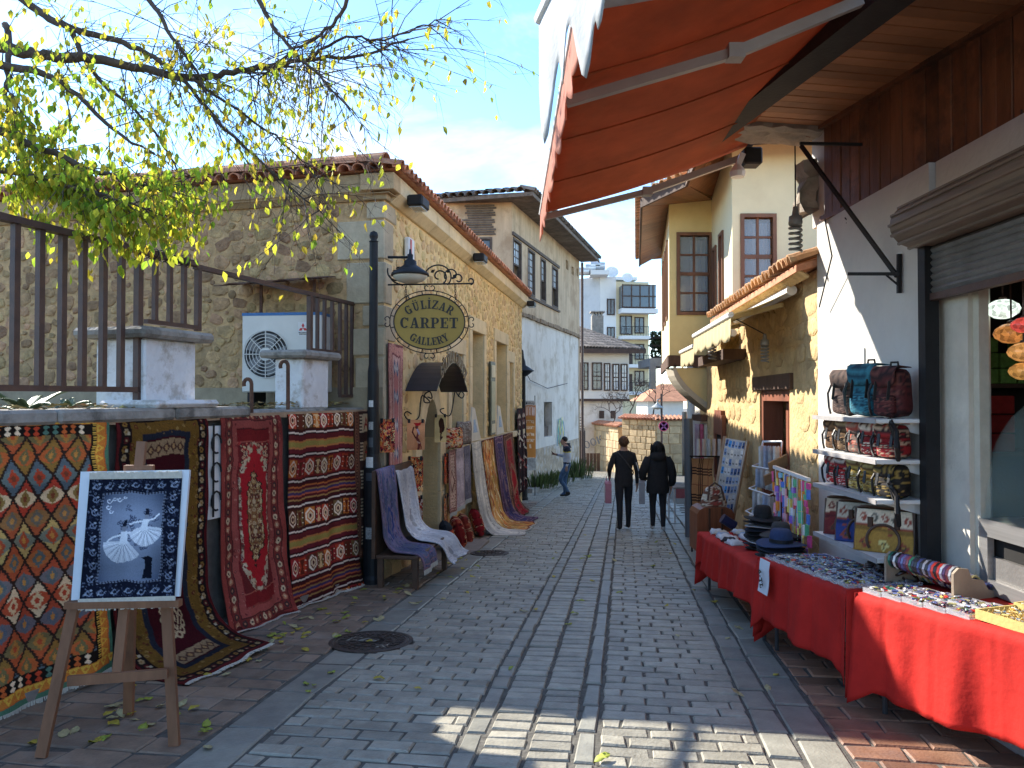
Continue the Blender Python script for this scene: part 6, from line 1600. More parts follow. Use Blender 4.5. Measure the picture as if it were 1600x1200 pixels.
# ---------------------------------------------------------------- stone garden wall with tiled coping
BLOCKS = mat('garden_wall_blocks', (0.44,0.33,0.19), .9, .25, 3, rvar=.22, bump=.4, bscale=12, stain=(.28,.20,.12), stain_scale=2)
gw = thing('garden_wall', 'yellow stone garden wall with red tiled coping at the end of the street', 'wall', (6.5, 38, gz(38)))
P1, P2, P3, P4 = Vector((5.05, 44.5, 0)), Vector((5.62, 39.2, 0)), Vector((6.98, 37.2, 0)), Vector((9.2, 37.6, 0))
P0_ = Vector((4.6, 45.5, 0))
for (A, B, zt, hb) in ((P0_, P2 + Vector((-.0,1.2,0)), 0.05, .42), (P2, P3, 0.52, .30), (P3, P4, 0.50, .42)):
    fr = Frame((A.x, A.y), (B.x-A.x, B.y-A.y), 1); Ln = (B-A).length
    q = MB(); q.bb(0, Ln, -0.5, 0, -3.0, zt, fr.M); seg = q.part('wall_core', MORTAR, gw)
    z = -2.9; rnd = random.Random(int(Ln*10))
    while z < zt - .05:
        h = min(hb*rnd.uniform(.75,1.2), zt-z); u = 0
        while u < Ln - .05:
            w = min(hb*rnd.uniform(.9,2.0), Ln-u); 
            if Ln-u-w < .12: w = Ln-u
            q = MB(); q.bev(u+.012, u+w-.012, -.02, .03+rnd.uniform(0,.02), z+.012, z+h-.012, .02, fr.M); q.part('stone_block', BLOCKS, seg); u += w
        z += h
    tbw, tmw = barrel(0.10, 0.085, 0.5, TILE, 'coping_tile', 5)
    k = 0
    while k*0.21 < Ln + .1:
        piece(tmw, 'coping_tile', seg, fr.M @ TR(k*0.21, .2, zt+.02) @ Matrix.Rotation(math.pi, 4, 'Z') @ Matrix.Rotation(.38, 4, 'X')); k += 1
    q = MB(); q.add([fr.w(-.1,.18,zt+.01), fr.w(Ln+.1,.18,zt+.01), fr.w(Ln+.1,-.3,zt+.22), fr.w(-.1,-.3,zt+.22), fr.w(-.1,-.6,zt+.01), fr.w(Ln+.1,-.6,zt+.01)], [(0,1,2,3),(3,2,5,4)]); q.part('coping_slope', TILE, seg)
# pole with no-parking disc and a small lamp
sg = thing('no_parking_sign', 'pole with round pink no stopping sign in front of the garden wall', 'road sign', (7.05, 35, gz(35)))
pb = ground_at(1034, 748); 
q = MB(); q.tube([pb, Vector((pb.x, pb.y, at(1036,615,pb.y).z))], .05, 7); q.part('pole', BROWN_IRON, sg)
dc = at(1037, 666, pb.y-.1); q = MB(); q.lathe([(0,0),(.22,0),(.22,.02),(0,.02)], 20, T=TR(*dc) @ Matrix.Rotation(math.pi/2, 4, 'X')); q.part('disc', mat('sign_pink', (.62,.07,.16), .5), sg)
q = MB(); Td = TR(dc.x, dc.y-.025, dc.z)
for a in (.8, -.8): q.bb(-.19,.19,-.004,.004,-.03,.03, Td @ Matrix.Rotation(a, 4, 'Y'))
q.lathe([(.15,0),(.185,0)], 20, T=Td @ Matrix.Rotation(math.pi/2, 4, 'X')); q.part('symbol', mat('sign_violet', (.34,.10,.26), .5), sg, kind='stuff')
lc = at(1027, 633, pb.y); q = MB(); q.tube([(pb.x,pb.y,lc.z+.25),(lc.x,lc.y,lc.z+.25),(lc.x,lc.y,lc.z)], .02, 5); q.lathe([(.03,.12),(.08,.05),(.28,-.1),(.26,-.12),(0,-.2)], 14, lc); q.part('lamp_head', mat('grey_lamp', (.35,.38,.38), .4), sg)
# ================================================================ PEOPLE
def skin_mesh(nodes, edges, root, sub=2, bind=None):
    """nodes: name -> ((x,y,z), rx, ry); grows one continuous surface along the skeleton"""
    names = list(nodes); me = bpy.data.meshes.new('skeleton')
    me.from_pydata([nodes[k][0] for k in names], [(names.index(a), names.index(b)) for a, b in edges], [])
    o = bpy.data.objects.new('skeleton', me); COL.objects.link(o)
    o.modifiers.new('skin', 'SKIN')
    sv = me.skin_vertices[0].data
    for i, k in enumerate(names):
        sv[i].radius = nodes[k][1:3]; sv[i].use_root = (k == root)
    m = o.modifiers.new('sub', 'SUBSURF'); m.levels = sub; m.render_levels = sub
    dg = bpy.context.evaluated_depsgraph_get(); ev = o.evaluated_get(dg)
    out = bpy.data.meshes.new_from_object(ev); bpy.data.objects.remove(o)
    return out
SKIN = mat('skin', (0.42,0.24,0.17), .6, .1, 20, bump=.05)
def body(parent, nodes, edges, root, mats, pick, S):
    """mats by region: pick(x,y,z) -> slot; S places the figure"""
    me = skin_mesh(nodes, edges, root); me.name = 'body'
    for m in mats: me.materials.append(m)
    for p in me.polygons:
        c = p.center; p.material_index = pick(c.x, c.y, c.z); p.use_smooth = True
    me.transform(Matrix.Translation(-Vector(ORG[parent.name])) @ S)
    o = bpy.data.objects.new('body', me); COL.objects.link(o); o.parent = parent; ORG[o.name] = ORG[parent.name]
    return o
def hand(nodes, edges, wrist, prefix, sx, curl=0.3, fwd=(0,-1,0), r=0.0085):
    w = Vector(nodes[wrist][0]); down = Vector((0,0,-1)); side = Vector((sx,0,0)); f = Vector(fwd)
    p = w + down*0.045; nodes[prefix+'palm'] = (tuple(p), .030, .018); edges.append((wrist, prefix+'palm'))
    for k in range(4):
        base = p + f*(0.028-0.018*k) + down*0.035; L_ = (.07,.08,.075,.06)[k]
        tip = base + (down*math.cos(curl) - side*math.sin(curl))*L_
        nodes[prefix+'f%da' % k] = (tuple(base), r, r); nodes[prefix+'f%db' % k] = (tuple(tip), r*.8, r*.8)
        edges += [(prefix+'palm', prefix+'f%da' % k), (prefix+'f%da' % k, prefix+'f%db' % k)]
    t1 = p + f*.035; t2 = t1 + f*.02 + down*.045
    nodes[prefix+'t1'] = (tuple(t1), r*1.1, r*1.1); nodes[prefix+'t2'] = (tuple(t2), r*.9, r*.9); edges += [(prefix+'palm', prefix+'t1'), (prefix+'t1', prefix+'t2')]
def blob(fn, nu=24, nv=14):
    """closed surface from fn(u in 0..1, v in 0..1) -> point"""
    q = MB(); P = np.array([[fn(i/nu, j/(nv-1)) for i in range(nu)] for j in range(nv)]); q.grid(P, closed_u=True); return q
def ellip(c, r, squash=None):
    def f(u, v):
        a = 2*math.pi*u; b = math.pi*(v-.5); p = Vector((math.cos(a)*math.cos(b)*r[0], math.sin(a)*math.cos(b)*r[1], math.sin(b)*r[2]))
        if squash: p = squash(p)
        return (c[0]+p.x, c[1]+p.y, c[2]+p.z)
    return f
def woman(px, py, h, label, coat, hair, shoe, bagspec, stride, yaw):
    g = ground_at(px, py); t = thing('person', label, 'person', g)
    k = h/1.68; S = TR(g.x, g.y, g.z) @ rotz(yaw) @ SC(k, k, k)
    N = {'pelvis': ((0,0,.93), .155, .115), 'waist': ((0,.01,1.08), .135, .10), 'chest': ((0,.01,1.25), .165, .115), 'upper': ((0,0,1.37), .13, .09), 'neck': ((0,.0,1.45), .055, .055), 'skull': ((0,.02,1.53), .072, .082), 'crown': ((0,.01,1.63), .06, .07)}
    E = [('pelvis','waist'),('waist','chest'),('chest','upper'),('upper','neck'),('neck','skull'),('skull','crown')]
    for sx, s in ((-1,'l'),(1,'r')):
        st_ = stride*sx
        N[s+'hip'] = ((.085*sx, 0, .86), .105, .10); N[s+'thigh'] = ((.088*sx, st_*.35, .68), .085, .085); N[s+'knee'] = ((.09*sx, st_*.6, .48), .06, .062); N[s+'calf'] = ((.09*sx, st_*.62-.02, .32), .058, .06); N[s+'ankle'] = ((.09*sx, st_*.8-.01, .09), .038, .04); N[s+'toe'] = ((.095*sx, st_*.8+.13, .035), .038, .03); N[s+'heel'] = ((.09*sx, st_*.8-.045, .03), .035, .03)
        E += [('pelvis',s+'hip'),(s+'hip',s+'thigh'),(s+'thigh',s+'knee'),(s+'knee',s+'calf'),(s+'calf',s+'ankle'),(s+'ankle',s+'toe'),(s+'ankle',s+'heel')]
        N[s+'sh'] = ((.17*sx, 0, 1.355), .062, .062); E.append(('upper', s+'sh'))
        if (sx == -1):                                # left arm bent, carrying the bag
            N[s+'elb'] = ((.27*sx, -.03, 1.10), .05, .05); N[s+'wr'] = ((.235*sx, .16, .97), .032, .032)
        else:
            N[s+'elb'] = ((.235*sx, -.02, 1.09), .048, .05); N[s+'wr'] = ((.25*sx, .04, .83), .030, .032)
        E += [(s+'sh',s+'elb'),(s+'elb',s+'wr')]
        hand(N, E, s+'wr', s, sx, fwd=(0,1,0))
    black = mat(coat[0], coat[1], .9, .25, 20, bump=.2, bscale=60); pants = mat(coat[0]+'_trousers', (.022,.022,.026), .9, .2, bump=.1)
    def pick(x, y, z):
        if z > 1.44 and abs(x) < .12: return 0
        if z < .10: return 3
        if abs(x) > .19 and z < .835 or (x < -.19 and y > .15 and z < 1.0): return 0
        return 1 if z > .86 else 2
    body(t, N, E, 'pelvis', [SKIN, black, pants, shoe], pick, S)
    q = hair(); q.v = [tuple(S @ Vector(p)) for p in q.v]; q.part('hair', mat('hair_'+coat[0], coat[2], .6, .3, 60, bump=.4, bscale=150), t, smooth=True)
    return t, S, black
BROWNH = (.10,.045,.02)
def short_hair():
    q = blob(ellip((0,.0,1.60), (.090,.098,.108), lambda p: Vector((p.x*(1-.12*max(0,-p.z)/.108), p.y, p.z if p.z > -.05 else p.z*1.05))), 28, 16)
    rnd = random.Random(2)
    for i in range(60):
        a = rnd.uniform(0, 6.3); b = rnd.uniform(-.3, 1.3); d = Vector((math.cos(a)*math.cos(b)*.09, math.sin(a)*math.cos(b)*.098, math.sin(b)*.108)); c = Vector((0,0,1.60))+d*.94
        q.tube([c, c+d.normalized()*.02+Vector((0,0,-.02))], [.012,.004], 4)
    return q
def long_hair():
    q = blob(ellip((0,-.01,1.54), (.115,.115,.155), lambda p: Vector((p.x*(1+.28*max(0,-p.z)/.15), p.y*(1+.1*max(0,-p.z)/.15), p.z))), 28, 16)
    rnd = random.Random(3)
    for i in range(90):
        a = rnd.uniform(0, 6.3); z = rnd.uniform(-.16, .10); rr = .112 + .028*max(0,-z)/.15; c = Vector((math.cos(a)*rr, -.01+math.sin(a)*.112, 1.54+z)); q.tube([c, c+Vector((math.cos(a)*.018, math.sin(a)*.012, -.06)), c+Vector((math.cos(a)*.03, 0, -.11))], [.014,.011,.003], 4)
    return q
def shell(t, S, m, prof, name, open_=True):
    q = MB(); n = 24; P = np.array([[tuple(S @ Vector((rx*math.cos(2*math.pi*i/n)*(1+.02*math.sin(5*2*math.pi*i/n)), cy+ry*math.sin(2*math.pi*i/n), z))) for i in range(n)] for (z, rx, ry, cy) in prof]); q.grid(P, closed_u=True); return q.part(name, m, t, smooth=True)
BLACKSHOE = mat('black_shoe', (.015,.014,.014), .5)
w1, S1, bk = woman(975, 828, 1.70, 'person in a black jumper and slim black trousers with short brown hair, walking away', ('black_jumper', (.022,.022,.024), BROWNH), short_hair, BLACKSHOE, None, .10, .04)
shell(w1, S1, bk, [(.80,.158,.125,0),(.90,.170,.13,0),(1.0,.160,.122,0),(1.1,.15,.115,.01),(1.25,.178,.128,.01),(1.36,.165,.105,0),(1.42,.10,.08,0)], 'jumper')
q = MB(); q.tube([S1 @ Vector(p) for p in ((-.13,-.03,1.43),(-.08,-.115,1.36),(.05,-.135,1.2),(.16,-.09,1.05),(.17,.03,1.0))], .012, 5); q.part('shoulder_strap', mat('grey_strap', (.05,.05,.055), .7), w1)
q = MB(); q.tube([S1 @ Vector(p) for p in ((.172,-.03,1.31),(.225,-.06,1.2),(.265,-.05,1.05),(.262,.01,.90))], [.004,.01,.011,.008], 5); q.part('white_sleeve_edge', WHITE_METAL, w1)
def bag(cx, col1, col2, S, w, h, name, label, pos, two):
    t = thing(name, label, 'bag', S @ Vector(pos)); P = Vector(pos); Mx = S @ TR(*P) @ rotz(1.45)
    q = MB(); q.prism([(-w/2*.9,-h),(w/2*.9,-h),(w/2,0),(w/2*.6,.03),(-w/2*.6,.03),(-w/2,0)], -.055, .055, Mx); q.part('bag_body', mat(name+'_body', col1, .5, .08, 10, bump=.2, bscale=30), t)
    if two: q = MB(); q.prism([(-w/2*.82,-h*.9),(w/2*.82,-h*.9),(w/2*.84,-h*.1),(-w/2*.84,-h*.1)], -.058, .058, Mx); q.part('bag_print', mat(name+'_print', col2, .5, .08), t)
    q = MB()
    for y in (-.03, .03): q.tube([Mx @ Vector(p) for p in ((-.06,y,.0),(-.05,y,.09),(0,y,.12),(.05,y,.09),(.06,y,.0))], .006, 5)
    q.part('handles', mat(name+'_handles', col1, .6), t)
bag(0, (.50,.20,.25), (.60,.52,.52), S1, .34, .36, 'pink_shopping_bag', 'pink and white shopping bag hanging from the arm of the brown haired walker', (-.265, .15, .84), True)
WHITESHOE = mat('white_trainer', (.55,.55,.54), .6, .1)
w2, S2, bk2 = woman(1028, 830, 1.62, 'person in a bulky black hooded coat with long dark hair, walking away on the right', ('black_coat', (.02,.02,.022), (.008,.007,.007)), long_hair, WHITESHOE, None, -.06, -.05)
shell(w2, S2, bk2, [(.72,.205,.165,0),(.80,.215,.17,0),(.95,.20,.16,0),(1.1,.19,.15,.01),(1.25,.20,.155,.01),(1.36,.185,.13,0),(1.43,.12,.11,-.01)], 'coat')
shell(w2, S2, bk2, [(1.33,.10,.10,-.06),(1.36,.15,.13,-.06),(1.41,.155,.14,-.06),(1.46,.14,.13,-.05),(1.49,.10,.10,-.04)], 'hood')
for sx in (-1, 1):
    q = MB(); q.tube([S2 @ Vector(p) for p in (((.16*sx,0,1.37),(.22*sx,-.02,1.24),(.285*sx,-.03,1.10),(.27*sx,.06,1.0),(.23*sx,.15,.97)) if sx < 0 else ((.16*sx,0,1.37),(.23*sx,-.01,1.24),(.27*sx,-.02,1.08),(.275*sx,.02,.94),(.26*sx,.04,.87)))], [.085,.088,.08,.07,.055], 10); q.part('sleeve', bk2, w2, smooth=True)
bag(0, (.30,.30,.32), (.3,.3,.3), S2, .38, .40, 'grey_tote_bag', 'grey tote bag hanging at the side of the walker in the black coat', (-.285, .08, .92), False)
# man with phone, walking to the left
def man():
    g = ground_at(886, 777); t = thing('person', 'person in a white and navy jacket and jeans walking left, looking at a phone', 'person', g)
    S = TR(g.x, g.y, g.z) @ rotz(R(90)) @ SC(1.03,1.03,1.03)          # figure built facing +y
    N = {'pelvis': ((0,0,.95), .15, .115), 'waist': ((0,.0,1.08), .145, .11), 'chest': ((0,.0,1.27), .175, .125), 'upper': ((0,.01,1.40), .14, .10), 'neck': ((0,.05,1.48), .058, .06), 'skull': ((0,.10,1.56), .072, .086), 'crown': ((0,.10,1.66), .062, .075), 'chin': ((0,.165,1.52), .035, .035), 'nose': ((0,.19,1.575), .016, .018)}
    E = [('pelvis','waist'),('waist','chest'),('chest','upper'),('upper','neck'),('neck','skull'),('skull','crown'),('skull','chin'),('skull','nose')]
    for sx, s in ((-1,'l'),(1,'r')):
        if sx == -1: leg = ((.08,.87),(.10,.70),(.16,.50),(.02,.30),(-.16,.13),(-.07,.055),(-.22,.14))     # trailing leg, bent knee
        else: leg = ((.0,.87),(.03,.68),(.05,.48),(.06,.30),(.05,.09),(.20,.035),(.01,.03))
        if sx == -1: leg = ((.0,.87),(.12,.70),(.20,.50),(.07,.33),(-.04,.12),(.07,.05),(-.09,.10))
        nm = ('hip','thigh','knee','calf','ankle','toe','heel'); rd = ((.105,.105),(.09,.09),(.066,.066),(.06,.062),(.042,.045),(.042,.034),(.038,.034))
        for (y, z), n_, r_ in zip(leg, nm, rd): N[s+n_] = ((.09*sx, y, z), *r_)
        E += [('pelvis',s+'hip'),(s+'hip',s+'thigh'),(s+'thigh',s+'knee'),(s+'knee',s+'calf'),(s+'calf',s+'ankle'),(s+'ankle',s+'toe'),(s+'ankle',s+'heel')]
        N[s+'sh'] = ((.185*sx, .0, 1.38), .07, .07); E.append(('upper', s+'sh'))
        if sx == 1: N[s+'elb'] = ((.23, .05, 1.14), .058, .058); N[s+'wr'] = ((.12, .30, 1.20), .034, .034)
        else: N[s+'elb'] = ((-.25, -.06, 1.12), .056, .058); N[s+'wr'] = ((-.25, .03, .90), .034, .034)
        E += [(s+'sh',s+'elb'),(s+'elb',s+'wr')]
        if sx == -1: hand(N, E, s+'wr', s, sx, fwd=(0,1,0))
        else:
            p = Vector(N['rwr'][0]) + Vector((-.02,.06,.02)); N['rpalm'] = (tuple(p), .032, .022); E.append(('rwr','rpalm'))
            for k in range(4):
                b = p + Vector((-.01,.035,.02-.016*k)); e_ = b + Vector((-.035,.03,.01)); N['rf%da'%k] = (tuple(b), .009,.009); N['rf%db'%k] = (tuple(e_), .008,.008); E += [('rpalm','rf%da'%k),('rf%da'%k,'rf%db'%k)]
            b = p + Vector((.02,.03,.03)); N['rt'] = (tuple(b + Vector((-.01,.03,.02))), .009,.009); E.append(('rpalm','rt'))
    JW = mat('white_jacket', (.52,.54,.60), .6, .08, 12, bump=.25, bscale=18); NAVY = mat('navy_cloth', (.015,.018,.035), .8); JEAN = mat('blue_jeans', (.05,.10,.19), .9, .35, 9, bump=.2)
    YEL = mat('yellow_trim', (.7,.55,.05), .6)
    def pick(x, y, z):
        if z > 1.455 and y > -.02: return 0
        if y > .285 and z > 1.1: return 0
        if x < -.19 and z < .90: return 0
        if z < .075 or (z < .17 and y < .10 and x < 0): return 4
        if z > 1.30: return 2
        if z > 1.275: return 5
        if 1.0 > z > .965 or (y > .265 and z > 1.1): return 2
        return 1 if z > .96 or (x < -.19 and z > .86) else 3
    body(t, N, E, 'pelvis', [SKIN, JW, NAVY, JEAN, BLACKSHOE, YEL], pick, S)
    q = blob(ellip((0,.075,1.64), (.083,.100,.085), lambda p: Vector((p.x, p.y if p.y < .04 else p.y*.75, p.z if p.y < .02 else max(p.z, .0)))), 24, 14); q.v = [tuple(S @ Vector(p)) for p in q.v]; q.part('hair', mat('dark_hair', (.012,.010,.009), .5, .3, 80, bump=.4, bscale=150), t, smooth=True)
    q = MB()
    for (z, rx, ry, cy) in ((1.41,.11,.10,.0),): pass
    shell(t, S, NAVY, [(1.40,.13,.11,-.02),(1.44,.10,.10,-.01),(1.50,.088,.09,0),(1.53,.092,.095,.0)], 'collar')
    for sx in (-1, 1):
        q = MB(); q.tube([S @ Vector((.078*sx, .075, 1.575+.02*math.cos(a))) + Vector((0,0,0)) for a in (0,1.5,3)], [.012,.016,.010], 6); q.part('ear', SKIN, t)
    ph = Vector((.07,.395,1.25)); q = MB(); q.box((0,0,0), (.072,.012,.14), S @ TR(*ph) @ Matrix.Rotation(-.7, 4, 'X')); q.top('phone', mat('phone_black', (.01,.01,.012), .2), 'dark mobile phone held by the man in the white jacket', 'phone')
man()
# ================================================================ RIGHT: STONE HOUSE, YELLOW HOUSE, WHITE SHOP, AWNINGS
ST = Frame((2.75, 6.8), (0.1, 1), -1)
RW = Frame((2.75, 0), (0, 1), -1)
STONE_R = mat('sunlit_block_stone', (0.52, 0.37, 0.18), .95, .25, 5, rvar=.14, bump=.9, bscale=22, stain=(.40,.25,.11), stain_scale=4, stain_amt=.6)
PLAST_R = mat('ochre_plaster', (0.55, 0.39, 0.19), .95, .22, 4, bump=1.0, bscale=24, stain=(.40,.26,.12), stain_scale=2.2, stain_amt=.6)
sth = thing('stone_lean_to', 'low ochre stone house with tiled lean-to roof and brown door', 'building', ST.w(3, 0, gz(9.8)))
DO = (1.13, 2.52, -0.75, 1.70)
q = MB(); holed_wall(q, ST.M, 0.0, 6.7, -1.2, 2.78, [DO], 0.4); sw = q.part('street_wall', PLAST_R, sth)
q = MB(); q.bb(0, 6.7, -3.4, -3.3, -1.2, 3.9, ST.M); q.bb(6.6, 6.7, -3.3, -0.02, -1.2, 2.6, ST.M); q.bb(0.0, 0.1, -3.3, -0.02, -1.2, 3.0, ST.M); q.part('rear_wall', PLAST_R, sth)
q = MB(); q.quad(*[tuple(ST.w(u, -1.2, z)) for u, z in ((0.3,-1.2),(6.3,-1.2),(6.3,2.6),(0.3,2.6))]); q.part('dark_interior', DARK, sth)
z = -0.75; rnd = random.Random(8)
sh_r = stone_shapes(STONE_R, 10, 'stone_block')
while z < 2.72:
    h = rnd.uniform(.17,.30); h = min(h, 2.78-z); u = 0.04 + rnd.uniform(0,.1)
    while u < 6.6:
        w = rnd.uniform(.22,.55)
        if not (u+w > DO[0]-.14 and u < DO[1]+.14 and z < DO[3]+.2 and z+h > DO[2]):
            if u+w < 6.7 and rnd.random() < .82:
                m_ = sh_r[rnd.randrange(10)]
                piece(m_[1], 'stone_block', sw, ST.M @ TR(u+w/2, -0.004, z+h/2) @ Matrix.Rotation(rnd.uniform(-.05,.05), 4, 'Y') @ SC(w*1.02, rnd.uniform(.012,.028), h*1.02))
        u += w
    z += h
# door: timber lintel and frame, one leaf open with vertical boards
q = MB(); q.bev(DO[0]-.16, DO[1]+.20, -0.3, 0.05, DO[3], DO[3]+.17, .012, ST.M); q.part('lintel', OLDWOOD, sth)
q = MB(); q.bb(DO[0], DO[0]+.10, -.25, -.02, DO[2], DO[3]-.002, ST.M); q.bb(DO[1]-.10, DO[1], -.25, -.02, DO[2], DO[3]-.002, ST.M); q.bb(DO[0]+.1, DO[1]-.1, -.25, -.02, DO[3]-.12, DO[3]-.002, ST.M); dfr = q.part('door_frame', REDWOOD, sth)
for k in range(5):
    u = DO[0]+.12+k*.13; q = MB(); q.bev(u, u+.12, -.20, -.15, DO[2], DO[3]-.13, .01, ST.M); q.part('door_board', REDWOOD, dfr)
# lean-to roof
q = MB(); q.add([ST.w(-.0,.22,2.80), ST.w(4.85,.22,2.80), ST.w(4.85,-3.3,3.75), ST.w(-.0,-3.3,3.75), ST.w(0,.22,2.74), ST.w(4.85,.22,2.74), ST.w(4.85,-3.3,3.69), ST.w(0,-3.3,3.69)], [(0,1,2,3),(7,6,5,4),(0,4,5,1),(0,3,7,4),(1,5,6,2)]); rl = q.part('roof', TILE, sth)
sl_ = math.atan2(.95, 3.52); cnt = 0
tcream = mat('sun_bleached_tile', (0.50,0.27,0.13), .85, .3, 7, rvar=.25, bump=.2, stain=(.55,.42,.26), stain_scale=6)
tbr, tmr = barrel(0.082, 0.068, 0.45, tcream)
for r_ in range(4):
    for k in range(29):
        piece(tmr, 'roof_tile', rl, ST.M @ TR(0.04 + k*.167, .27-r_*.40, 2.82 + r_*.40*math.tan(sl_)+rnd.uniform(-.008,.012)) @ Matrix.Rotation(math.pi+rnd.uniform(-.05,.05), 4, 'Z') @ Matrix.Rotation(sl_+.03, 4, 'X'))
q = MB()
for k in range(60): q.tube([ST.w(.05+k*.08,.1,2.70), ST.w(.05+k*.08,.21,2.77)], .02, 4)
q.part('eaves_mortar', PLAST_R, sth, kind='stuff')

# ---------------------------------------------------------------- cream awnings with scalloped valances
CREAMC = mat('cream_canvas', (0.62,0.52,0.30), .85, .1, 5, bump=.1, trans=.25)
def awning(name, label, wallpts, frontpts, val, m, nsc, parts_bar, sag=0.03, scal=0.05, rough=0, tatter=0.0, seed=0, val_m=None, roll_m=None):
    """cloth between the wall line and the front bar, with a valance hanging from the bar"""
    A0, A1 = [Vector(p) for p in wallpts]; B0, B1 = [Vector(p) for p in frontpts]
    t = thing(name, label, 'awning', (A0+A1)/2); n1, n2 = 12, 40; rnd = random.Random(seed)
    P = np.zeros((n1, n2, 3))
    for i in range(n1):
        for j in range(n2):
            a = A0.lerp(A1, j/(n2-1)); b = B0.lerp(B1, j/(n2-1)); p = a.lerp(b, i/(n1-1)); p.z -= sag*math.sin(math.pi*i/(n1-1)); P[i, j] = p
    q = MB(); q.sheet(P, 0.004); q.part('canvas', m, t, smooth=True)
    for s_ in (.2, .4, .6, .8):
        q = MB(); q.tube([A0.lerp(A1, s_).lerp(B0.lerp(B1, s_), i/11) + Vector((0,0,-.006-sag*math.sin(math.pi*i/11))) for i in range(12)], .005, 4); q.part('seam', m, t)
    n3 = nsc*8+1; P = np.zeros((7, n3, 3))
    for i in range(7):
        for j in range(n3):
            b = B0.lerp(B1, j/(n3-1)); ph = (j/(n3-1)*nsc) % 1.0; ln = val - scal*abs(math.sin(math.pi*ph))*-1 - scal
            if tatter: ln *= 1 + tatter*(math.sin(j*.9+seed)+math.sin(j*.37))*.5
            p = b + Vector((0,0,-ln*i/6)); nrm = (B0-A0).normalized(); p += nrm*(0.012*math.sin(j*.55)*i/6); P[i, j] = p
    q = MB(); q.sheet(P, 0.003); q.part('valance', val_m or m, t, smooth=True)
    q = MB(); q.tube([B0, B1], parts_bar, 8); q.part('front_bar', WHITE_METAL, t)
    q = MB(); q.tube([A0, A1], parts_bar*1.7, 10); q.part('roller', roll_m or WHITE_METAL, t)
    return t
wa = [ST.w(0.62, .10, 2.66), ST.w(3.45, .10, 2.66)]; fa_ = [ST.w(0.72, .66, 2.44), ST.w(3.4, .66, 2.44)]
aw1 = awning('cream_awning', 'cream folding awning with scalloped edge over the brown door', wa, fa_, .26, CREAMC, 16, .03, sag=.02, seed=1)
for u in (0.9, 3.1):
    q = MB(); q.bar(ST.w(u,.12,2.55), ST.w(u+.25,.36,2.50), .04); q.bar(ST.w(u+.25,.36,2.50), ST.w(u,.63,2.43), .04); q.part('folding_arm', CREAMC, aw1)
wa = [ST.w(3.65, .10, 2.50), ST.w(5.3, .10, 2.50)]; fa_ = [ST.w(3.7, .62, 2.33), ST.w(5.25, .62, 2.33)]
awning('small_cream_awning', 'smaller cream awning with scalloped edge under the yellow bay', wa, fa_, .26, CREAMC, 10, .03, seed=2)
q = MB(); q.bb(3.3, 5.6, .0, .3, 2.12, 2.26, ST.M); q.top('awning_beam', OLDWOOD, 'dark timber beam on the stone wall under the small cream awning', 'beam')

# ---------------------------------------------------------------- yellow house with jettied bay
YEL_SHADE = mat('shaded_yellow_plaster', (0.70,0.55,0.25), .85, .08, 1.5, bump=.15, bscale=12, stain=(.62,.47,.21), stain_scale=1.2, stain_amt=.5)  # darker copy of the house plaster, eaves shade and bounce put into its colour
YEL_P = mat('pale_yellow_plaster', (0.76,0.66,0.42), .85, .07, 1.5, bump=.15, bscale=14, stain=(.70,.58,.36), stain_scale=1.4, stain_amt=.5)
WINW = mat('varnished_brown', (0.17,0.07,0.032), .5, .3, 6, bump=.15, streak=(1,1,.25))
SOFF = mat('varnished_soffit', (0.24,0.10,0.045), .5, .35, 4, rvar=.22, bump=.15, streak=(.3,3,1))
yh = thing('yellow_house', 'yellow plastered upper house with brown windows, jettied bay and deep timber eaves', 'building', (3.6, 13, gz(13)))
Y2 = Frame((3.31, 11.5), (1, 0), 1); Y2.n = Vector((0,-1,0)); Y2 = Frame((3.31, 11.5), (1, 0.0), 1)
q = MB(); w2 = (0.12, 0.66, 3.10, 4.38); holed_wall(q, Y2.M, 0, 4.5, 2.3, 6.6, [w2], .16); q.part('front_wall', YEL_P, yh)
Ys = Frame((3.31, 11.5), (0.21, 2.0), -1); Ls = math.hypot(.21,2.0)
sw2 = (0.75, 1.15, 3.05, 4.30); q = MB(); holed_wall(q, Ys.M, 0, Ls, 2.3, 6.6, [sw2, (1.45,1.8,3.05,4.2)], .16); q.part('side_wall', YEL_P, yh)
Yb = Frame((2.77, 13.5), (1, 0.0), 1); w1_ = (0.13, 0.76, 3.07, 4.53); q = MB(); holed_wall(q, Yb.M, 0, 0.76, 2.36, 5.3, [w1_], .14); q.part('bay_front', YEL_SHADE, yh)
Yc = Frame((2.77, 13.5), (0.165, 1), -1); bw = [(.5,1.1,3.07,4.5), (1.6,2.2,3.07,4.5), (2.7,3.3,3.07,4.5)]; q = MB(); holed_wall(q, Yc.M, 0, 4.6, 2.36, 5.0, bw, .14); q.part('bay_side', YEL_P, yh)
q = MB(); q.bb(4.75, 8, 19.5, 19.6, -1.5, 6.6); q.bb(3.55, 4.8, 18.0, 18.1, 2.36, 5.2); q.bb(7.9, 8, 11.5, 19.5, -1.5, 6.6); q.quad((3.3,11.5,6.6),(8,11.5,6.6),(8,19.6,6.6),(3.6,19.6,6.6)); q.part('rear_wall', YEL_SHADE, yh)
q = MB(); q.quad((2.79,13.52,2.36),(3.6,13.52,2.36),(4.2,18,2.36),(3.5,18,2.36)); q.part('bay_floor', OLDWOOD, yh)
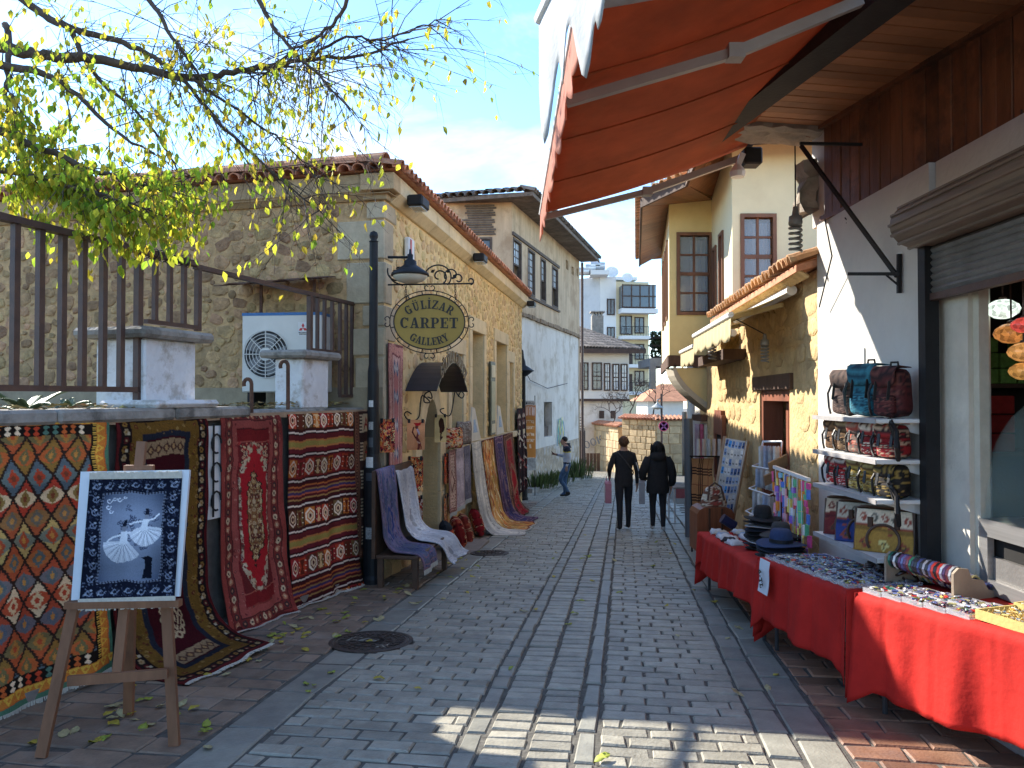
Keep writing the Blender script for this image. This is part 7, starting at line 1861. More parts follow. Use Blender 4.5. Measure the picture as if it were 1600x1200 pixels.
def ywin(fr, a, b, c, d, cols, rows, par):
    w = sash(fr, a+.055, b-.055, c+.055, d-.055, WINW, par, cols, rows, glass=GLASS2, dep=-.09, t=.055, proud=.03)
    q = MB(); q.quad(*[tuple(fr.w(u, -.28, z)) for u, z in ((a,c),(b,c),(b,d),(a,d))]); q.part('dark_room', mat('dim_room', (.10,.09,.075), .9, .3), w)
    q = MB(); n = 16; P = np.array([[tuple(fr.w(a+.05+(b-a-.1)*(.45 + .5*i/(n-1)) , -.22+.02*math.sin(i*1.4), z)) for i in range(n)] for z in (c+.1, d-.1)]); q.grid(P); q.part('curtain', mat('lace_curtain', (.62,.60,.55), .9, .1, 20, trans=.3), w, smooth=True)
    return w
GLASS2 = glass_mat('old_pane', (0.42,0.47,0.50), 0.42, 0.04)
ywin(Y2, *w2, 2, 4, yh); ywin(Yb, *w1_, 2, 4, yh)
for (a, b, c, d) in (sw2, (1.45,1.8,3.05,4.2)): ywin(Ys, a, b, c, d, 1, 4, yh)
for (a, b, c, d) in bw: ywin(Yc, a, b, c, d, 2, 4, yh)
q = MB(); q.bb(-.02, .76, -.02, .03, 2.16, 2.36, Yb.M); q.bb(0.0, 4.6, -.02, .03, 2.16, 2.36, Yc.M); q.part('bay_beam', OLDWOOD, yh)
# curved plaster console carrying the bay
q = MB(); prof = []
for i in range(13):
    t_ = i/12; prof.append((2.82 + .73*t_**1.25, 2.14 - .80*(t_**.72)))
poly = [(3.56, 2.14)] + [(2.80, 2.14)] + prof + [(3.56, 1.30)]
q.prism([(x, z) for x, z in poly], 13.52, 13.95); q.part('console', YEL_SHADE, yh)
q = MB()
for (x0, z0), (x1, z1) in zip(prof[:-1], prof[1:]): q.quad((x0,13.47,z0-.005),(x1,13.47,z1-.005),(x1,14.1,z1-.005),(x0,14.1,z0-.005)); q.quad((x0,13.47,z0-.005),(x0+.05,13.47,z0+.07),(x1+.05,13.47,z1+.07),(x1,13.47,z1-.005))
q.part('console_band', mat('grey_cream_band', (.42,.38,.30), .9), yh)
q = MB(); q.bb(3.30, 3.6, 13.4, 14.1, 1.20, 1.31); q.part('console_foot', OLDWOOD, yh)
# eaves: boarded soffits with fascia and tile edge
def boards(corners, n, m, name, th=.02, gap=.006):
    """corners a,b (inner edge) and c,d (outer edge): boards run from the inner to the outer edge"""
    a, b, c, d = [Vector(p) for p in corners]
    for k in range(n):
        f0, f1 = k/n, (k+1)/n; p = [a.lerp(b,f0), a.lerp(b,f1), d.lerp(c,f1), d.lerp(c,f0)]
        cen = sum(p, Vector())/4; p = [x + (cen-x)*gap/max((x-cen).length,.01) for x in p]
        q = MB(); q.add(p + [x+Vector((0,0,th)) for x in p], [(3,2,1,0),(4,5,6,7),(0,1,5,4),(1,2,6,5),(2,3,7,6),(3,0,4,7)]); q.part(name, m, yh if name != 'canopy_board' else shopw)
eZ = 4.86
boards([(2.77,13.5,5.02),(3.55,18.2,5.02),(3.15,18.9,eZ),(2.20,13.0,eZ)], 8, SOFF, 'soffit_board')
boards([(2.78,13.48,5.02),(3.54,13.48,5.10),(2.72,11.9,eZ+.06),(2.20,12.98,eZ)], 5, SOFF, 'soffit_board')
boards([(3.30,11.55,5.55),(3.53,13.45,5.15),(2.74,12.0,eZ+.06),(2.74,11.0,5.22)], 6, SOFF, 'soffit_board')
boards([(3.35,11.48,5.55),(6.5,11.48,5.7),(6.5,10.7,5.4),(2.78,10.98,5.24)], 10, SOFF, 'soffit_board')
fas = [(3.15,18.9,eZ),(2.20,13.0,eZ),(2.72,11.92,eZ+.06),(2.74,11.0,5.22),(6.5,10.7,5.4)]
for a, b in zip(fas[:-1], fas[1:]):
    q = MB(); q.bar(Vector(a)+Vector((0,0,.06)), Vector(b)+Vector((0,0,.06)), .04, .15); q.part('fascia', OLDWOOD, yh)
    L_ = (Vector(b)-Vector(a)).length; n = int(L_/.2); d_ = (Vector(b)-Vector(a)).normalized(); sd = Vector((d_.y,-d_.x,0))
    for k in range(n):
        p = Vector(a).lerp(Vector(b), (k+.5)/n); ang = math.atan2(d_.y, d_.x)
        piece(tmr, 'eaves_tile', yh, TR(p.x, p.y, p.z+.16) @ rotz(ang) @ TR(0,-.10,.0) @ Matrix.Rotation(.2, 4, 'X'))
q = MB(); q.add([(3.15,18.9,eZ+.14),(2.20,13.0,eZ+.14),(2.72,11.92,eZ+.2),(2.74,11.0,5.36),(6.5,10.7,5.54),(8.4,10.6,5.6),(8.4,20,5.6),(5.2,14.5,6.9)], [(0,1,7),(1,2,7),(2,3,7),(3,4,7),(4,5,7),(5,6,7),(6,0,7)]); q.part('roof', TILE, yh)
# rear ground floor: shop wall under the bay, pipe
q = MB(); q.bb(0, 6.0, -.3, 0, -1.6, 2.34, Frame((3.5, 14.3), (.2, 1), -1).M); q.part('ground_floor_wall', mat('shaded_white_wall', (.55,.53,.48), .9, .15), yh)
q = MB(); q.tube([(3.02,13.1,gz(13.1)), (3.05,13.3,1.25)], .075, 10); q.top('grey_pipe', mat('grey_paint', (.10,.115,.13), .5, .1), 'thick dark grey pipe standing under the yellow bay', 'pipe')
# roof-terrace railing behind, neighbour with planter balcony
nb = thing('neighbour_house', 'pale neighbour house beyond the yellow house with a planted balcony', 'building', (5, 24, gz(24)))
q = MB(); a = at(1070, 500, 24); q.bb(a.x+.15, a.x+4, 23, 24.4, -2, 6.5); q.part('wall', CREAM, nb)
b0, b1 = at(1014, 588, 23.4), at(1046, 582, 23.4)
q = MB(); q.bb(b0.x, b1.x, 23.2, 25.4, b0.z+.3, b0.z+.55); q.bb(b0.x, b0.x+.18, 23.2, 23.4, at(1014,590,23.4).z-.35, b0.z+.3); bal = q.part('balcony', mat('grey_timber', (.30,.30,.30), .8, .2), nb)
q = MB()
for z in (b0.z+.55, at(1020,542,23.4).z, at(1020,530,23.4).z): q.bb(b0.x+.05, b1.x, 23.22, 23.27, z, z+.05)
q.part('railing', BLACK_IRON, bal)
q = MB(); rnd = random.Random(6)
for k in range(260):
    c = Vector((rnd.uniform(b0.x+.1,b1.x), rnd.uniform(23.3,23.8), b0.z+.6+rnd.random()**.8*.75)); d_ = Vector((rnd.uniform(-1,1),rnd.uniform(-1,1),rnd.uniform(-.3,1))).normalized()*.12; s_ = d_.orthogonal().normalized()*.05
    q.add([c-d_, c+s_, c+d_, c-s_], [(0,1,2,3)])
q.part('planter_foliage', mat('planter_green', (.035,.06,.025), .8, .4, 5, rvar=.4), bal, kind='stuff')
uk = [at(1016,285,20), at(1060,262,20)]
rt = thing('roof_terrace_rail', 'thin metal balcony railing above the yellow house roof', 'railing', at(1030, 320, 20))
q = MB()
for py0, py1 in ((283, 268), (306, 292)): q.tube([at(1018,py0,20), at(1075,py1,20)], .02, 5)
for k in range(14): f = k/13; q.tube([at(1018+57*f, 283-15*f, 20), at(1018+57*f, 310-15*f, 20)], .012, 4)
q.tube([at(1020,278,20), at(1020,345,20)], .04, 5); q.part('bars', mat('galv', (.4,.42,.43), .4, metal=.5), rt, kind='stuff')

# ---------------------------------------------------------------- white shop with timber canopy and shutter
SHOPW = mat('shop_white_plaster', (0.56,0.54,0.50), .85, .07, 2, bump=.35, bscale=16, stain=(.60,.57,.52), stain_scale=2.5, stain_amt=.5)
CANW = mat('canopy_boards', (0.20,0.075,0.032), .6, .4, 3, rvar=.3, bump=.25, bscale=30, streak=(2,2,.3), stain=(.045,.025,.016), stain_scale=1.8, stain_amt=.7)
shopw = thing('white_shop', 'white plastered souvenir shop with dark timber overhang and roller shutter', 'building', (2.9, 5.5, gz(5.5)))
q = MB(); q.bb(4.97, 6.80, -.35, 0.04, -.7, 3.148, RW.M); q.part('pier', SHOPW, shopw)
q = MB(); q.bb(6.66, 6.95, -.3, 0.02, 3.15, 4.05, RW.M); q.part('plaster_stub', SHOPW, shopw)
q = MB(); q.bb(4.66, 4.965, -.09, -.02, .44, 2.61, RW.M); q.part('cream_jamb', mat('cream_jamb', (.56,.52,.44), .8, .12, 3, bump=.2, stain=(.42,.38,.31)), shopw)
q = MB(); q.bb(0.2, 4.96, -.3, .0, 2.62, 3.148, RW.M); q.part('lintel_wall', SHOPW, shopw)
q = MB(); q.bb(0.2, 5.0, -.5, .12, -.6, .40, RW.M); q.part('plinth', mat('plinth_grey', (.42,.38,.37), .8, .2, 4, bump=.3), shopw)
WP = Frame((2.70, 6.62), (0.18, -1), 1)
npl = 44
for k in range(npl):
    u = k*.125; q = MB(); q.bev(u+.003, u+.122, -.05, .0 + (.004 if k % 2 else 0), 3.19, 3.98, .006, WP.M); q.part('wall_board', CANW, shopw)
q = MB(); q.bb(-.02, 5.5, -.06, .03, 3.15, 3.188, WP.M); q.part('board_trim', CANW, shopw)
for k in range(48):
    u = k*.115; q = MB(); q.bev(u+.003, u+.112, .0, .80, 3.97+ (.003 if k % 2 else 0), 3.995, .004, WP.M); q.part('canopy_board', mat('soffit_boards', (0.36,0.15,0.065), .6, .35, 4, rvar=.25, bump=.2, streak=(.3,.3,1)) if k == 0 else bpy.data.materials['soffit_boards'], shopw)
q = MB(); q.bb(-.42, 5.5, .80, 1.02, 3.88, 4.14, WP.M); q.part('edge_beam', mat('tarred_beam', (.022,.016,.013), .7, .3, bump=.2), shopw)
q = MB(); q.bar(WP.w(-.3,.03,3.965), WP.w(5.5,.03,3.965), .05, .05); q.part('corner_batten', CANW, shopw)
q = MB(); q.bb(-.45, 5.5, -.6, .93, 4.16, 4.30, WP.M); q.part('sun_block_slab', OLDTILE, shopw)  # slab added above the soffit to block the sun
q = MB(); n = 9; rnd = random.Random(12); P = np.zeros((n, n, 3))
for i in range(n):
    for j in range(n): P[i, j] = WP.w(-.50 + .50*j/(n-1) + rnd.uniform(-.02,.02), -.05 + .85*i/(n-1), 3.93 + rnd.uniform(-.02,.02) + .05*(j < 2))
q.sheet(P, .12); q.part('broken_plaster_end', mat('crumbling_plaster', (.36,.31,.25), .95, .35, 5, bump=.9, bscale=14, stain=(.20,.17,.14), stain_scale=5), shopw)
q = MB(); n = 7; P = np.zeros((n, n, 3))
for i in range(n):
    for j in range(n): P[i, j] = RW.w(6.80 + .16*j/(n-1), .0 + .03*math.sin(i*1.3) + rnd.uniform(0,.03), 3.30 + .45*i/(n-1))
q.sheet(P, .15); q.part('plaster_lump', bpy.data.materials['crumbling_plaster'], shopw)
# roller shutter
SHUT = mat('shutter_steel', (0.26,0.25,0.235), .4, .25, 5, bump=.08, metal=.5)
SHBOX = mat('shutter_box_brown', (0.16,0.12,0.09), .5, .3, 5, bump=.1, streak=(3,.4,3))
q = MB(); pr_ = [(0,0)]; n = 12
poly = []
for i in range(n+1):
    a = math.pi*.5 + math.pi*i/n; poly.append((-.12+.13*math.cos(a)*1.25, 2.735+.145*math.sin(a)))
poly = [(.0, 2.88)] + poly + [(.0, 2.59)]
Tsh = Matrix(((1,0,0,2.74),(0,1,0,0),(0,0,1,0),(0,0,0,1)))
q.prism([(x, z) for x, z in poly], 0.2, 4.98, Tsh); q.part('shutter_box', SHBOX, shopw)
q = MB()
for k in range(7):
    a = math.pi*.5+math.pi*(k+.5)/7; q.tube([(2.74-.12+.164*math.cos(a)*1.0, .2, 2.735+.148*math.sin(a)), (2.74-.12+.164*math.cos(a), 4.985, 2.735+.148*math.sin(a))], .012, 5)
q.part('box_ribs', SHBOX, shopw)
for k in range(7):
    z = 2.585 - k*.043; q = MB(); q.prism([(2.69,z),(2.675,z-.02),(2.69,z-.041),(2.71,z-.041),(2.71,z)], .2, 4.90); q.part('shutter_slat', SHUT, shopw)
q = MB(); q.bb(2.67, 2.72, .2, 4.92, 2.24, 2.283); q.part('shutter_foot', BROWN_IRON, shopw)
q = MB(); q.bb(2.64, 2.73, 4.90, 4.985, .40, 2.60); q.part('shutter_guide', BLACK_IRON, shopw)
# glazed shop front and dim interior
for (y0, y1) in ((4.60,4.66), (2.6,2.66)): q = MB(); q.bb(2.80, 2.86, y0, y1, .44, 2.62); q.part('shop_frame_post', bpy.data.materials.get('cream_metal') or mat('cream_metal', (.50,.47,.38), .5), shopw)
q = MB(); q.bb(2.80,2.86,2.66,4.60,2.56,2.62); q.part('shop_frame_head', mat('cream_metal', (.50,.47,.38), .5), shopw)
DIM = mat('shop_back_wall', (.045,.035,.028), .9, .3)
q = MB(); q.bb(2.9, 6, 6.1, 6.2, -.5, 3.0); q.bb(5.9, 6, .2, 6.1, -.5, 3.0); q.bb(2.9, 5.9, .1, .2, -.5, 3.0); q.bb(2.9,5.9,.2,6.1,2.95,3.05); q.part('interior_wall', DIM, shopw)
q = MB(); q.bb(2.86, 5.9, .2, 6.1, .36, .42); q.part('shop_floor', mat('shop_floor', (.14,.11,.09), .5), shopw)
# display counter
ct = thing('glass_counter', 'curved glass display counter with white shelves inside the shop front', 'display counter', (3.1, 3.8, .42))
ALU = mat('brushed_aluminium', (.42,.41,.40), .35, .15, 6, metal=.7, streak=(1,.1,6), bump=.05)
q = MB(); q.bb(2.80, 3.5, 1.2, 4.62, .80, .90); q.bb(2.80, 3.5, 1.2, 4.62, .47, .55); q.bb(2.80,2.84,4.54,4.62,.55,.80); ctb = q.part('metal_base', ALU, ct)
q = MB(); q.bb(2.83, 3.5, 1.2, 4.60, .551, .68); q.part('base_panel', mat('base_panel', (.20,.19,.18), .4, .1, metal=.3), ct)
q = MB(); q.bb(2.86, 3.5, 1.2, 4.60, .682, .80); q.part('dark_grille', DARK, ct)
q = MB(); n = 12; P = np.zeros((2, n, 3))
for j in range(n):
    a = j/(n-1); x = 2.82 + .42*(1-math.cos(a*math.pi/2)); z = .90 + .72*math.sin(a*math.pi/2)
    P[0, j] = (x, 1.2, z); P[1, j] = (x, 4.62, z)
q.sheet(P, .008); q.part('curved_glass', glass_mat('counter_glass', (.45,.58,.52), .09, .02), ct, smooth=True)
q = MB(); side_ = [(2.82 + .42*(1-math.cos(j/11*math.pi/2)), .90+.72*math.sin(j/11*math.pi/2)) for j in range(12)] + [(3.5,1.62),(3.5,.90)]; q.prism(side_, 4.62, 4.628); q.part('end_glass', bpy.data.materials['counter_glass'], ct)
for z in (1.11, 1.36): q = MB(); q.bb(2.96 + (z-1.11)*.35, 3.48, 1.3, 4.40, z, z+.045); q.part('shelf', WHITE_METAL, ct)
q = MB(); q.bb(3.2, 3.5, 1.2, 4.45, 1.625, 1.66); q.part('counter_top', ALU, ct)
LOG = mat('brown_dessert', (.16,.09,.05), .6, .3, 30, bump=.4); YLW = mat('yellow_sweets', (.65,.45,.04), .5, .25, 25, bump=.5)
def heap(name, label, c, r, m, cat, seed=0, sub=40):
    rnd = random.Random(seed); q = blob(ellip((0,0,0), r), 20, 10)
    q.v = [(c[0]+x*(1+.1*math.sin(9*y)), c[1]+y, c[2]+max(z, -.01)+.012*math.sin(40*x+30*y)) for x, y, z in q.v]; return q.top(name, m, label, cat, smooth=True)
heap('brown_dessert', 'brown rolled dessert on the upper shelf of the glass counter', (3.2, 4.1, 1.415), (.09,.24,.055), LOG, 'food')
heap('yellow_sweets', 'heap of yellow sweets on the lower shelf of the glass counter', (3.13, 4.1, 1.165), (.11,.26,.07), YLW, 'food')
# shelves with boxes at the back of the shop
bs = thing('back_shelf', 'dark wall shelves at the back of the shop', 'shelf', (4.0, 5.9, .4))
for z in (1.72, 1.22): q = MB(); q.bb(3.3, 5.6, 5.6, 6.05, z-.03, z); q.part('shelf_board', OLDWOOD, bs)
GB = mat('green_box', (.16,.28,.06), .6, .3, 30, rvar=.3); RB = mat('red_box', (.35,.025,.02), .5, .2, 20, rvar=.25)
k = 0
for i in range(6):
    for j in range(3):
        if (i*7+j*5) % 6 == 5 and j == 2: continue
        q = MB(); x = 3.45+i*.13; q.bev(x, x+.115, 5.62, 5.75, 1.722+j*.115, 1.722+j*.115+.108, .006); q.top('green_carton', GB, 'small green carton, %s in the %s layer on the upper back shelf' % (ORD[i], ['bottom','middle','top'][j]), 'carton', 'green cartons on the back shelf')
for j in range(3):
    q = MB(); q.bev(3.46, 3.68, 5.62, 5.8, 1.222+j*.14, 1.222+j*.14+.13, .006); q.top('red_carton', RB, ['red carton at the bottom of the stack in the shop', 'red carton in the middle of the stack in the shop', 'red carton on top of the stack in the shop'][j], 'carton', 'red cartons on the back shelf')
def mosaic_lamp(px, py, Y, r, col, label, st_):
    c = at(px, py, Y); t = thing('mosaic_lamp', label, 'lamp', (c.x, c.y, c.z-r), 'mosaic lamps hanging in the shop')
    q = MB(); n = 20
    P = [(0.02,-.62*r),(.5*r,-.55*r),(.88*r,-.28*r),(r,0),(.88*r,.28*r),(.5*r,.55*r),(.2*r,.62*r)]
    q.lathe(P, n, c); q.part('glass_globe', lampmat(col, st_), t, smooth=True)
    q = MB(); q.lathe([(.22*r,.6*r),(.24*r,.75*r),(.05*r,.85*r),(.05*r,1.3*r)], 10, c); q.tube([c+Vector((0,0,1.2*r)), Vector((c.x,c.y,3.28))], .006, 5); q.part('fitting', BROWN_IRON, t)
def lampmat(col, st_):
    n_ = 'mosaic_%d_%d' % (int(col[0]*99), int(col[2]*99))
    if n_ in bpy.data.materials: return bpy.data.materials[n_]
    m = bpy.data.materials.new(n_); m.use_nodes = True; nt = m.node_tree; b = nt.nodes['Principled BSDF']
    tc = nt.nodes.new('ShaderNodeTexCoord'); v = nt.nodes.new('ShaderNodeTexVoronoi'); v.inputs['Scale'].default_value = 42
    nt.links.new(tc.outputs['Object'], v.inputs['Vector'])
    r_ = nt.nodes.new('ShaderNodeValToRGB'); e = r_.color_ramp.elements; e[0].color = (*[q_*.25 for q_ in col], 1); e[1].color = (*col, 1); e[1].position = .75
    nt.links.new(v.outputs['Color'], r_.inputs[0]); nt.links.new(r_.outputs[0], b.inputs['Base Color']); nt.links.new(r_.outputs[0], b.inputs['Emission Color']); b.inputs['Emission Strength'].default_value = st_; b.inputs['Roughness'].default_value = .2
    return m
mosaic_lamp(1567, 483, 4.9, .10, (.72,.85,.75), 'white mosaic glass lamp glowing highest in the shop doorway', .55)
mosaic_lamp(1580, 521, 4.8, .10, (.75,.30,.08), 'amber mosaic lamp just below the white one in the shop', .2)
mosaic_lamp(1600, 550, 4.6, .09, (.80,.36,.10), 'amber mosaic lamp at the right edge of the photo, middle one', .2)
mosaic_lamp(1600, 580, 4.7, .085, (.70,.34,.09), 'amber mosaic lamp hanging lowest in the shop', .2)
mosaic_lamp(1600, 508, 4.4, .07, (.70,.08,.06), 'small red mosaic lamp at the right edge of the photo', .25)

# ---------------------------------------------------------------- orange and grey awnings over the street
ORANGE = mat('orange_canvas', (0.40,0.104,0.036), .85, .16, 3, bump=.12, bscale=200, trans=.28, stain=(.30,.075,.026), stain_scale=1.6, stain_amt=.5)
PINKV = mat('pale_pink_valance', (.62,.26,.18), .85, .12, 4, bump=.1, trans=.45)  # paler and pinker than the awning canvas, more translucent
oa = awning('orange_awning', 'large orange folding awning over the street with pink scalloped edge', [(2.26, 7.28, 4.02), (1.80, 2.2, 3.98)], [(.28, 7.5, 3.42), (.30, 2.2, 3.42)], .30, ORANGE, 18, .018, sag=.05, scal=.07, seed=3, val_m=PINKV, roll_m=BLACK_IRON)
ARM = mat('grey_arm', (.36,.33,.30), .5, .1, metal=.3)
for (w_, e, f_) in (((2.2,7.25,3.90), (1.3,7.36,3.60), (.31,7.44,3.37)), ((1.97,4.3,3.86), (1.25,4.27,3.55), (.32,4.5,3.36))):
    q = MB(); e = Vector(e); q.bar(w_, e, .05, .06); q.bar(e, f_, .045, .055); q.box(e, (.09,.09,.08)); q.part('folding_arm', ARM, oa)
q = MB(); q.bev(2.17, 2.34, 7.12, 7.30, 3.80, 3.96, .015); q.part('roller_bracket', BLACK_IRON, oa)
q = MB(); q.bar((2.16,7.15,3.90), (2.10,7.15,3.76), .05); q.lathe([(.03,.02),(.075,-.05),(.065,-.10),(0,-.10)], 10, (2.11,7.15,3.78)); q.top('clip_lamp', WHITE_METAL, 'small white clip-on lamp at the wall end of the orange awning', 'lamp')
GREYC = mat('grey_canvas', (.50,.53,.55), .85, .2, 6, bump=.15, trans=.3, stain=(.36,.37,.36), stain_scale=5)
awning('grey_awning', 'pale grey tattered awning valance above the near end of the orange awning', [(1.9, 3.05, 3.55), (2.1, .6, 3.55)], [(.11, 3.02, 3.12), (.55, .7, 3.12)], .40, GREYC, 9, .025, sag=.04, scal=.07, tatter=.35, seed=4)

# ---------------------------------------------------------------- hanging bulbs and iron bracket
BULB = mat('grey_bulb', (.20,.19,.165), .5, .2, 12, bump=.1)
def spiral_bulb(top, c, r, label):
    t = thing('hanging_bulb', label, 'light bulb', c, 'spiral energy bulbs on cables')
    q = MB(); q.tube([top, Vector(c)+Vector((0,0,3.6*r))], .006, 5); q.part('cable', BLACK_IRON, t)
    q = MB(); q.lathe([(.3*r,3.7*r),(.42*r,3.0*r),(.5*r,2.5*r),(.85*r,2.4*r),(.95*r,1.4*r),(.8*r,1.1*r)], 14, c); q.part('socket', BULB, t, smooth=True)
    q = MB(); q.tube([(c[0]+.78*r*math.cos(a), c[1]+.78*r*math.sin(a), c[2]+1.1*r-a*.115*r) for a in [i*.35 for i in range(90)]], .19*r, 6); q.part('spiral_tube', BULB, t, smooth=True)
c = at(1243, 365, 6.1); spiral_bulb(Vector((c.x, c.y, at(1243,228,6.1).z)), c, .058, 'large grey spiral bulb hanging in front of the yellow wall')
c = at(1195, 548, 8.0); spiral_bulb(ST.w(1.3,.5,2.45), c, .048, 'spiral bulb hanging under the cream awning over the door')
c = at(1113, 545, 10.4); spiral_bulb(Vector((c.x,c.y,2.3)), c, .06, 'spiral bulb hanging under the small cream awning')
ib = thing('iron_bracket', 'black iron triangular bracket holding the bulb cable on the white wall', 'bracket', at(1400, 430, 5.6))
F6 = 6.1
for pts, w in (((at(1250,224,F6), at(1360,226,6.1)), .022), ((at(1252,228,F6), at(1402,432,5.32)), .026), ((at(1325,428,5.5), at(1405,428,5.3)), .022), ((at(1405,397,5.31), at(1405,458,5.31)), .026), ((at(1385,430,5.35), at(1404,446,5.31)), .014)):
    q = MB(); q.bar(pts[0], pts[1], w); q.part('bar', BLACK_IRON, ib)
q = MB(); q.tube([WP.w(0,.0,3.2), at(1300,400,6.2), at(1280,480,6.6)], .006, 4); q.tube([at(1320,340,6.2), at(1330,352,6.2), at(1322,348,6.2)], .005, 4); q.top('loose_wire', BLACK_IRON, 'thin loose wire hanging from the timber overhang', 'wire')
# ================================================================ STALL TABLES AND GOODS ON THE RIGHT
REDC = mat('red_tablecloth', (0.46, 0.020, 0.014), .8, .2, 3, bump=.28, bscale=16, spec=.2, stain=(.36,.014,.012), stain_scale=2.2, stain_amt=.5)
TABW = mat('folding_table_top', (.32,.25,.18), .6); STEEL = mat('table_leg_steel', (.08,.08,.085), .4, metal=.6)
def table(p0, p1, depth, h, label, cloth_label, drop0, drop1, seed, endflap=(.2,.2)):
    """p0 near, p1 far front corner (x,y); goes back towards the wall by depth"""
    A = Vector((p0[0], p0[1], 0)); B = Vector((p1[0], p1[1], 0)); d = (B-A).normalized(); inw = Vector((d.y, -d.x, 0)); L_ = (B-A).length
    fr = Frame((A.x, A.y), (d.x, d.y), 1)              # n points to the wall (+x)
    zt = lambda u: gz((A + d*u).y) + h
    t = thing('folding_table', label, 'table', (A+B)/2 + Vector((0,0,gz((A.y+B.y)/2))), 'stall tables along the shop')
    q = MB(); vs = []
    for n in (0.02, depth): 
        for u in (0.02, L_-.02): vs.append(fr.w(u, n, zt(u)-.012))
    lo = [v - Vector((0,0,.025)) for v in vs]
    q.add(vs + lo, [(0,1,3,2),(4,6,7,5),(0,4,5,1),(2,3,7,6),(0,2,6,4),(1,5,7,3)]); q.part('tabletop', TABW, t)
    for u in (.12, L_-.12):
        for n in (.08, depth-.06):
            q = MB(); p = fr.w(u, n, 0); q.tube([(p.x,p.y,gz(p.y)), (p.x,p.y,zt(u)-.035)], .016, 7); q.part('leg', STEEL, t)
    # cloth: one continuous sheet over top, front and both ends
    q = MB(); rnd = random.Random(seed); ph = [rnd.uniform(0,6.3) for _ in range(5)]
    nu, nf = 110, 18
    def hang(u, v, L0):                                # front skirt
        amp = .024*v**.7; return amp*(math.sin(u*9+ph[0]) + .6*math.sin(u*17+ph[1]+v) + .4*math.sin(u*5+ph[2]) + .35*math.sin(u*31+ph[3])) + .007*max(0, 1-abs((u+.1) % .36-.18)/.02)
    P = np.zeros((nf+8, nu, 3))
    for j in range(nu):
        u = L_*j/(nu-1); e = min(u, L_-u); hem = drop0 + (drop1-drop0)*(j/(nu-1)) + .035*math.sin(u*3.1+ph[3]); hem += .12*max(0, 1-e/.16)
        for i in range(8): P[i, j] = fr.w(u, depth - (depth)*i/7, zt(u) + .003 + (.004*math.sin(u*13+i) if i < 7 else 0))
        for i in range(nf):
            v = (i+1)/nf; P[8+i, j] = fr.w(u, -.012 - .03*v + hang(u, v, hem) - .012, zt(u) - hem*v)
    q.sheet(P, .004)
    for side, fl in ((0, endflap[0]), (1, endflap[1])):
        if fl <= 0: continue
        m = 14; E = np.zeros((m, 10, 3)); u0 = L_ if side else 0; sg = 1 if side else -1
        for j in range(m):
            n_ = -.02 + (depth)*j/(m-1); dr = fl + .16*max(0, 1-n_/.2)
            for i in range(10): v = i/9; E[j, i] = fr.w(u0 + sg*(.004 + .05*v + .02*v*math.sin(n_*14+ph[4])), n_ - .03*v*(1 if j == 0 else .2), zt(u0) + .002 - dr*v)
        q.sheet(E, .004)
    q.top('red_tablecloth', REDC, cloth_label, 'tablecloth', 'red cloths on the stall tables', smooth=True)
    return fr, L_, zt
F1, L_1, Z1 = table((2.86, 2.35), (2.11, 4.70), .62, .70, 'nearest stall table of trays, standing under the sunlit red cloth', 'red cloth in the bottom right corner, half in sunlight', .53, .53, 1, (.2,.48))
F2, L_2, Z2 = table((2.09, 4.78), (1.97, 6.12), .62, .70, 'middle stall table of trinkets under the red cloth with a price card', 'red cloth with the white price card on it', .45, .47, 2, (.46,.46))
F3, L_3, Z3 = table((1.98, 6.20), (2.08, 8.55), .60, .62, 'far stall table carrying the stacks of hats', 'red cloth on the far table under the hats', .36, .34, 3, (.42,.42))
# price card
pc = thing('price_card', 'white card handwritten 4-TL pinned to the red cloth', 'price card', F2.w(1.2, -.06, 0))
u0 = L_2-.36; q = MB(); P = np.zeros((8, 4, 3))
for i in range(8):
    for j in range(4): P[i, j] = F2.w(u0 + .17*j/3, -.078 - .022*(i/7) - .004*math.sin(i), Z2(u0) + .02 - .25*i/7)
q.sheet(P, .003); q.part('card', mat('white_paper', (.66,.68,.70), .8, .05, bump=0), pc)
q = MB(); Mpc = F2.M @ TR(u0+.085, -.112, Z2(u0)-.12) @ Matrix.Rotation(-1.25, 4, 'Y')
letters(q, '4-TL', lambda x: Mpc @ TR(-x, 0, -.03) @ SC(-1,1,1), .055, depth=.003, sp_=.05, sx=.8); q.part('handwriting', SIGNBLK, pc, kind='stuff')
# ---- trays of trinkets
CLEAR = glass_mat('clear_plastic', (.80,.82,.84), .22, .1)
BITS = mat('trinket_bits', (1,1,1), .35, .1, 60, bump=0, attr=True, metal=.15, spec=.6)
def bits(q, T, w, d, n, pal, rnd, zmax=.035, size=(.008,.02)):
    for k in range(n):
        s = rnd.uniform(*size); c = (rnd.uniform(-w/2+s, w/2-s), rnd.uniform(-d/2+s, d/2-s), rnd.uniform(.004, zmax)); col = lin(pal[rnd.randrange(len(pal))])
        Mx = T @ TR(*c) @ Matrix.Rotation(rnd.uniform(0,6.3), 4, 'Z') @ Matrix.Rotation(rnd.uniform(-.7,.7), 4, 'X')
        if k % 3: q.bb(-s, s, -s*.35, s*.35, -s*.2, s*.2, Mx, col)
        else: q.lathe([(s*.5,-s*.15),(s*.55,0),(s*.5,s*.15)], 7, T=Mx, col=col)
PB = [(60,70,120),(200,200,204),(40,44,60),(150,150,160),(90,100,150),(180,170,120),(36,34,40),(220,216,206),(120,60,70)]
PG = [(206,170,80),(230,206,130),(180,130,50),(240,230,200),(150,140,120),(90,120,150),(200,196,180)]
PM = [(40,40,46),(200,60,50),(60,80,140),(190,180,90),(230,226,220),(90,60,100),(50,110,90)]
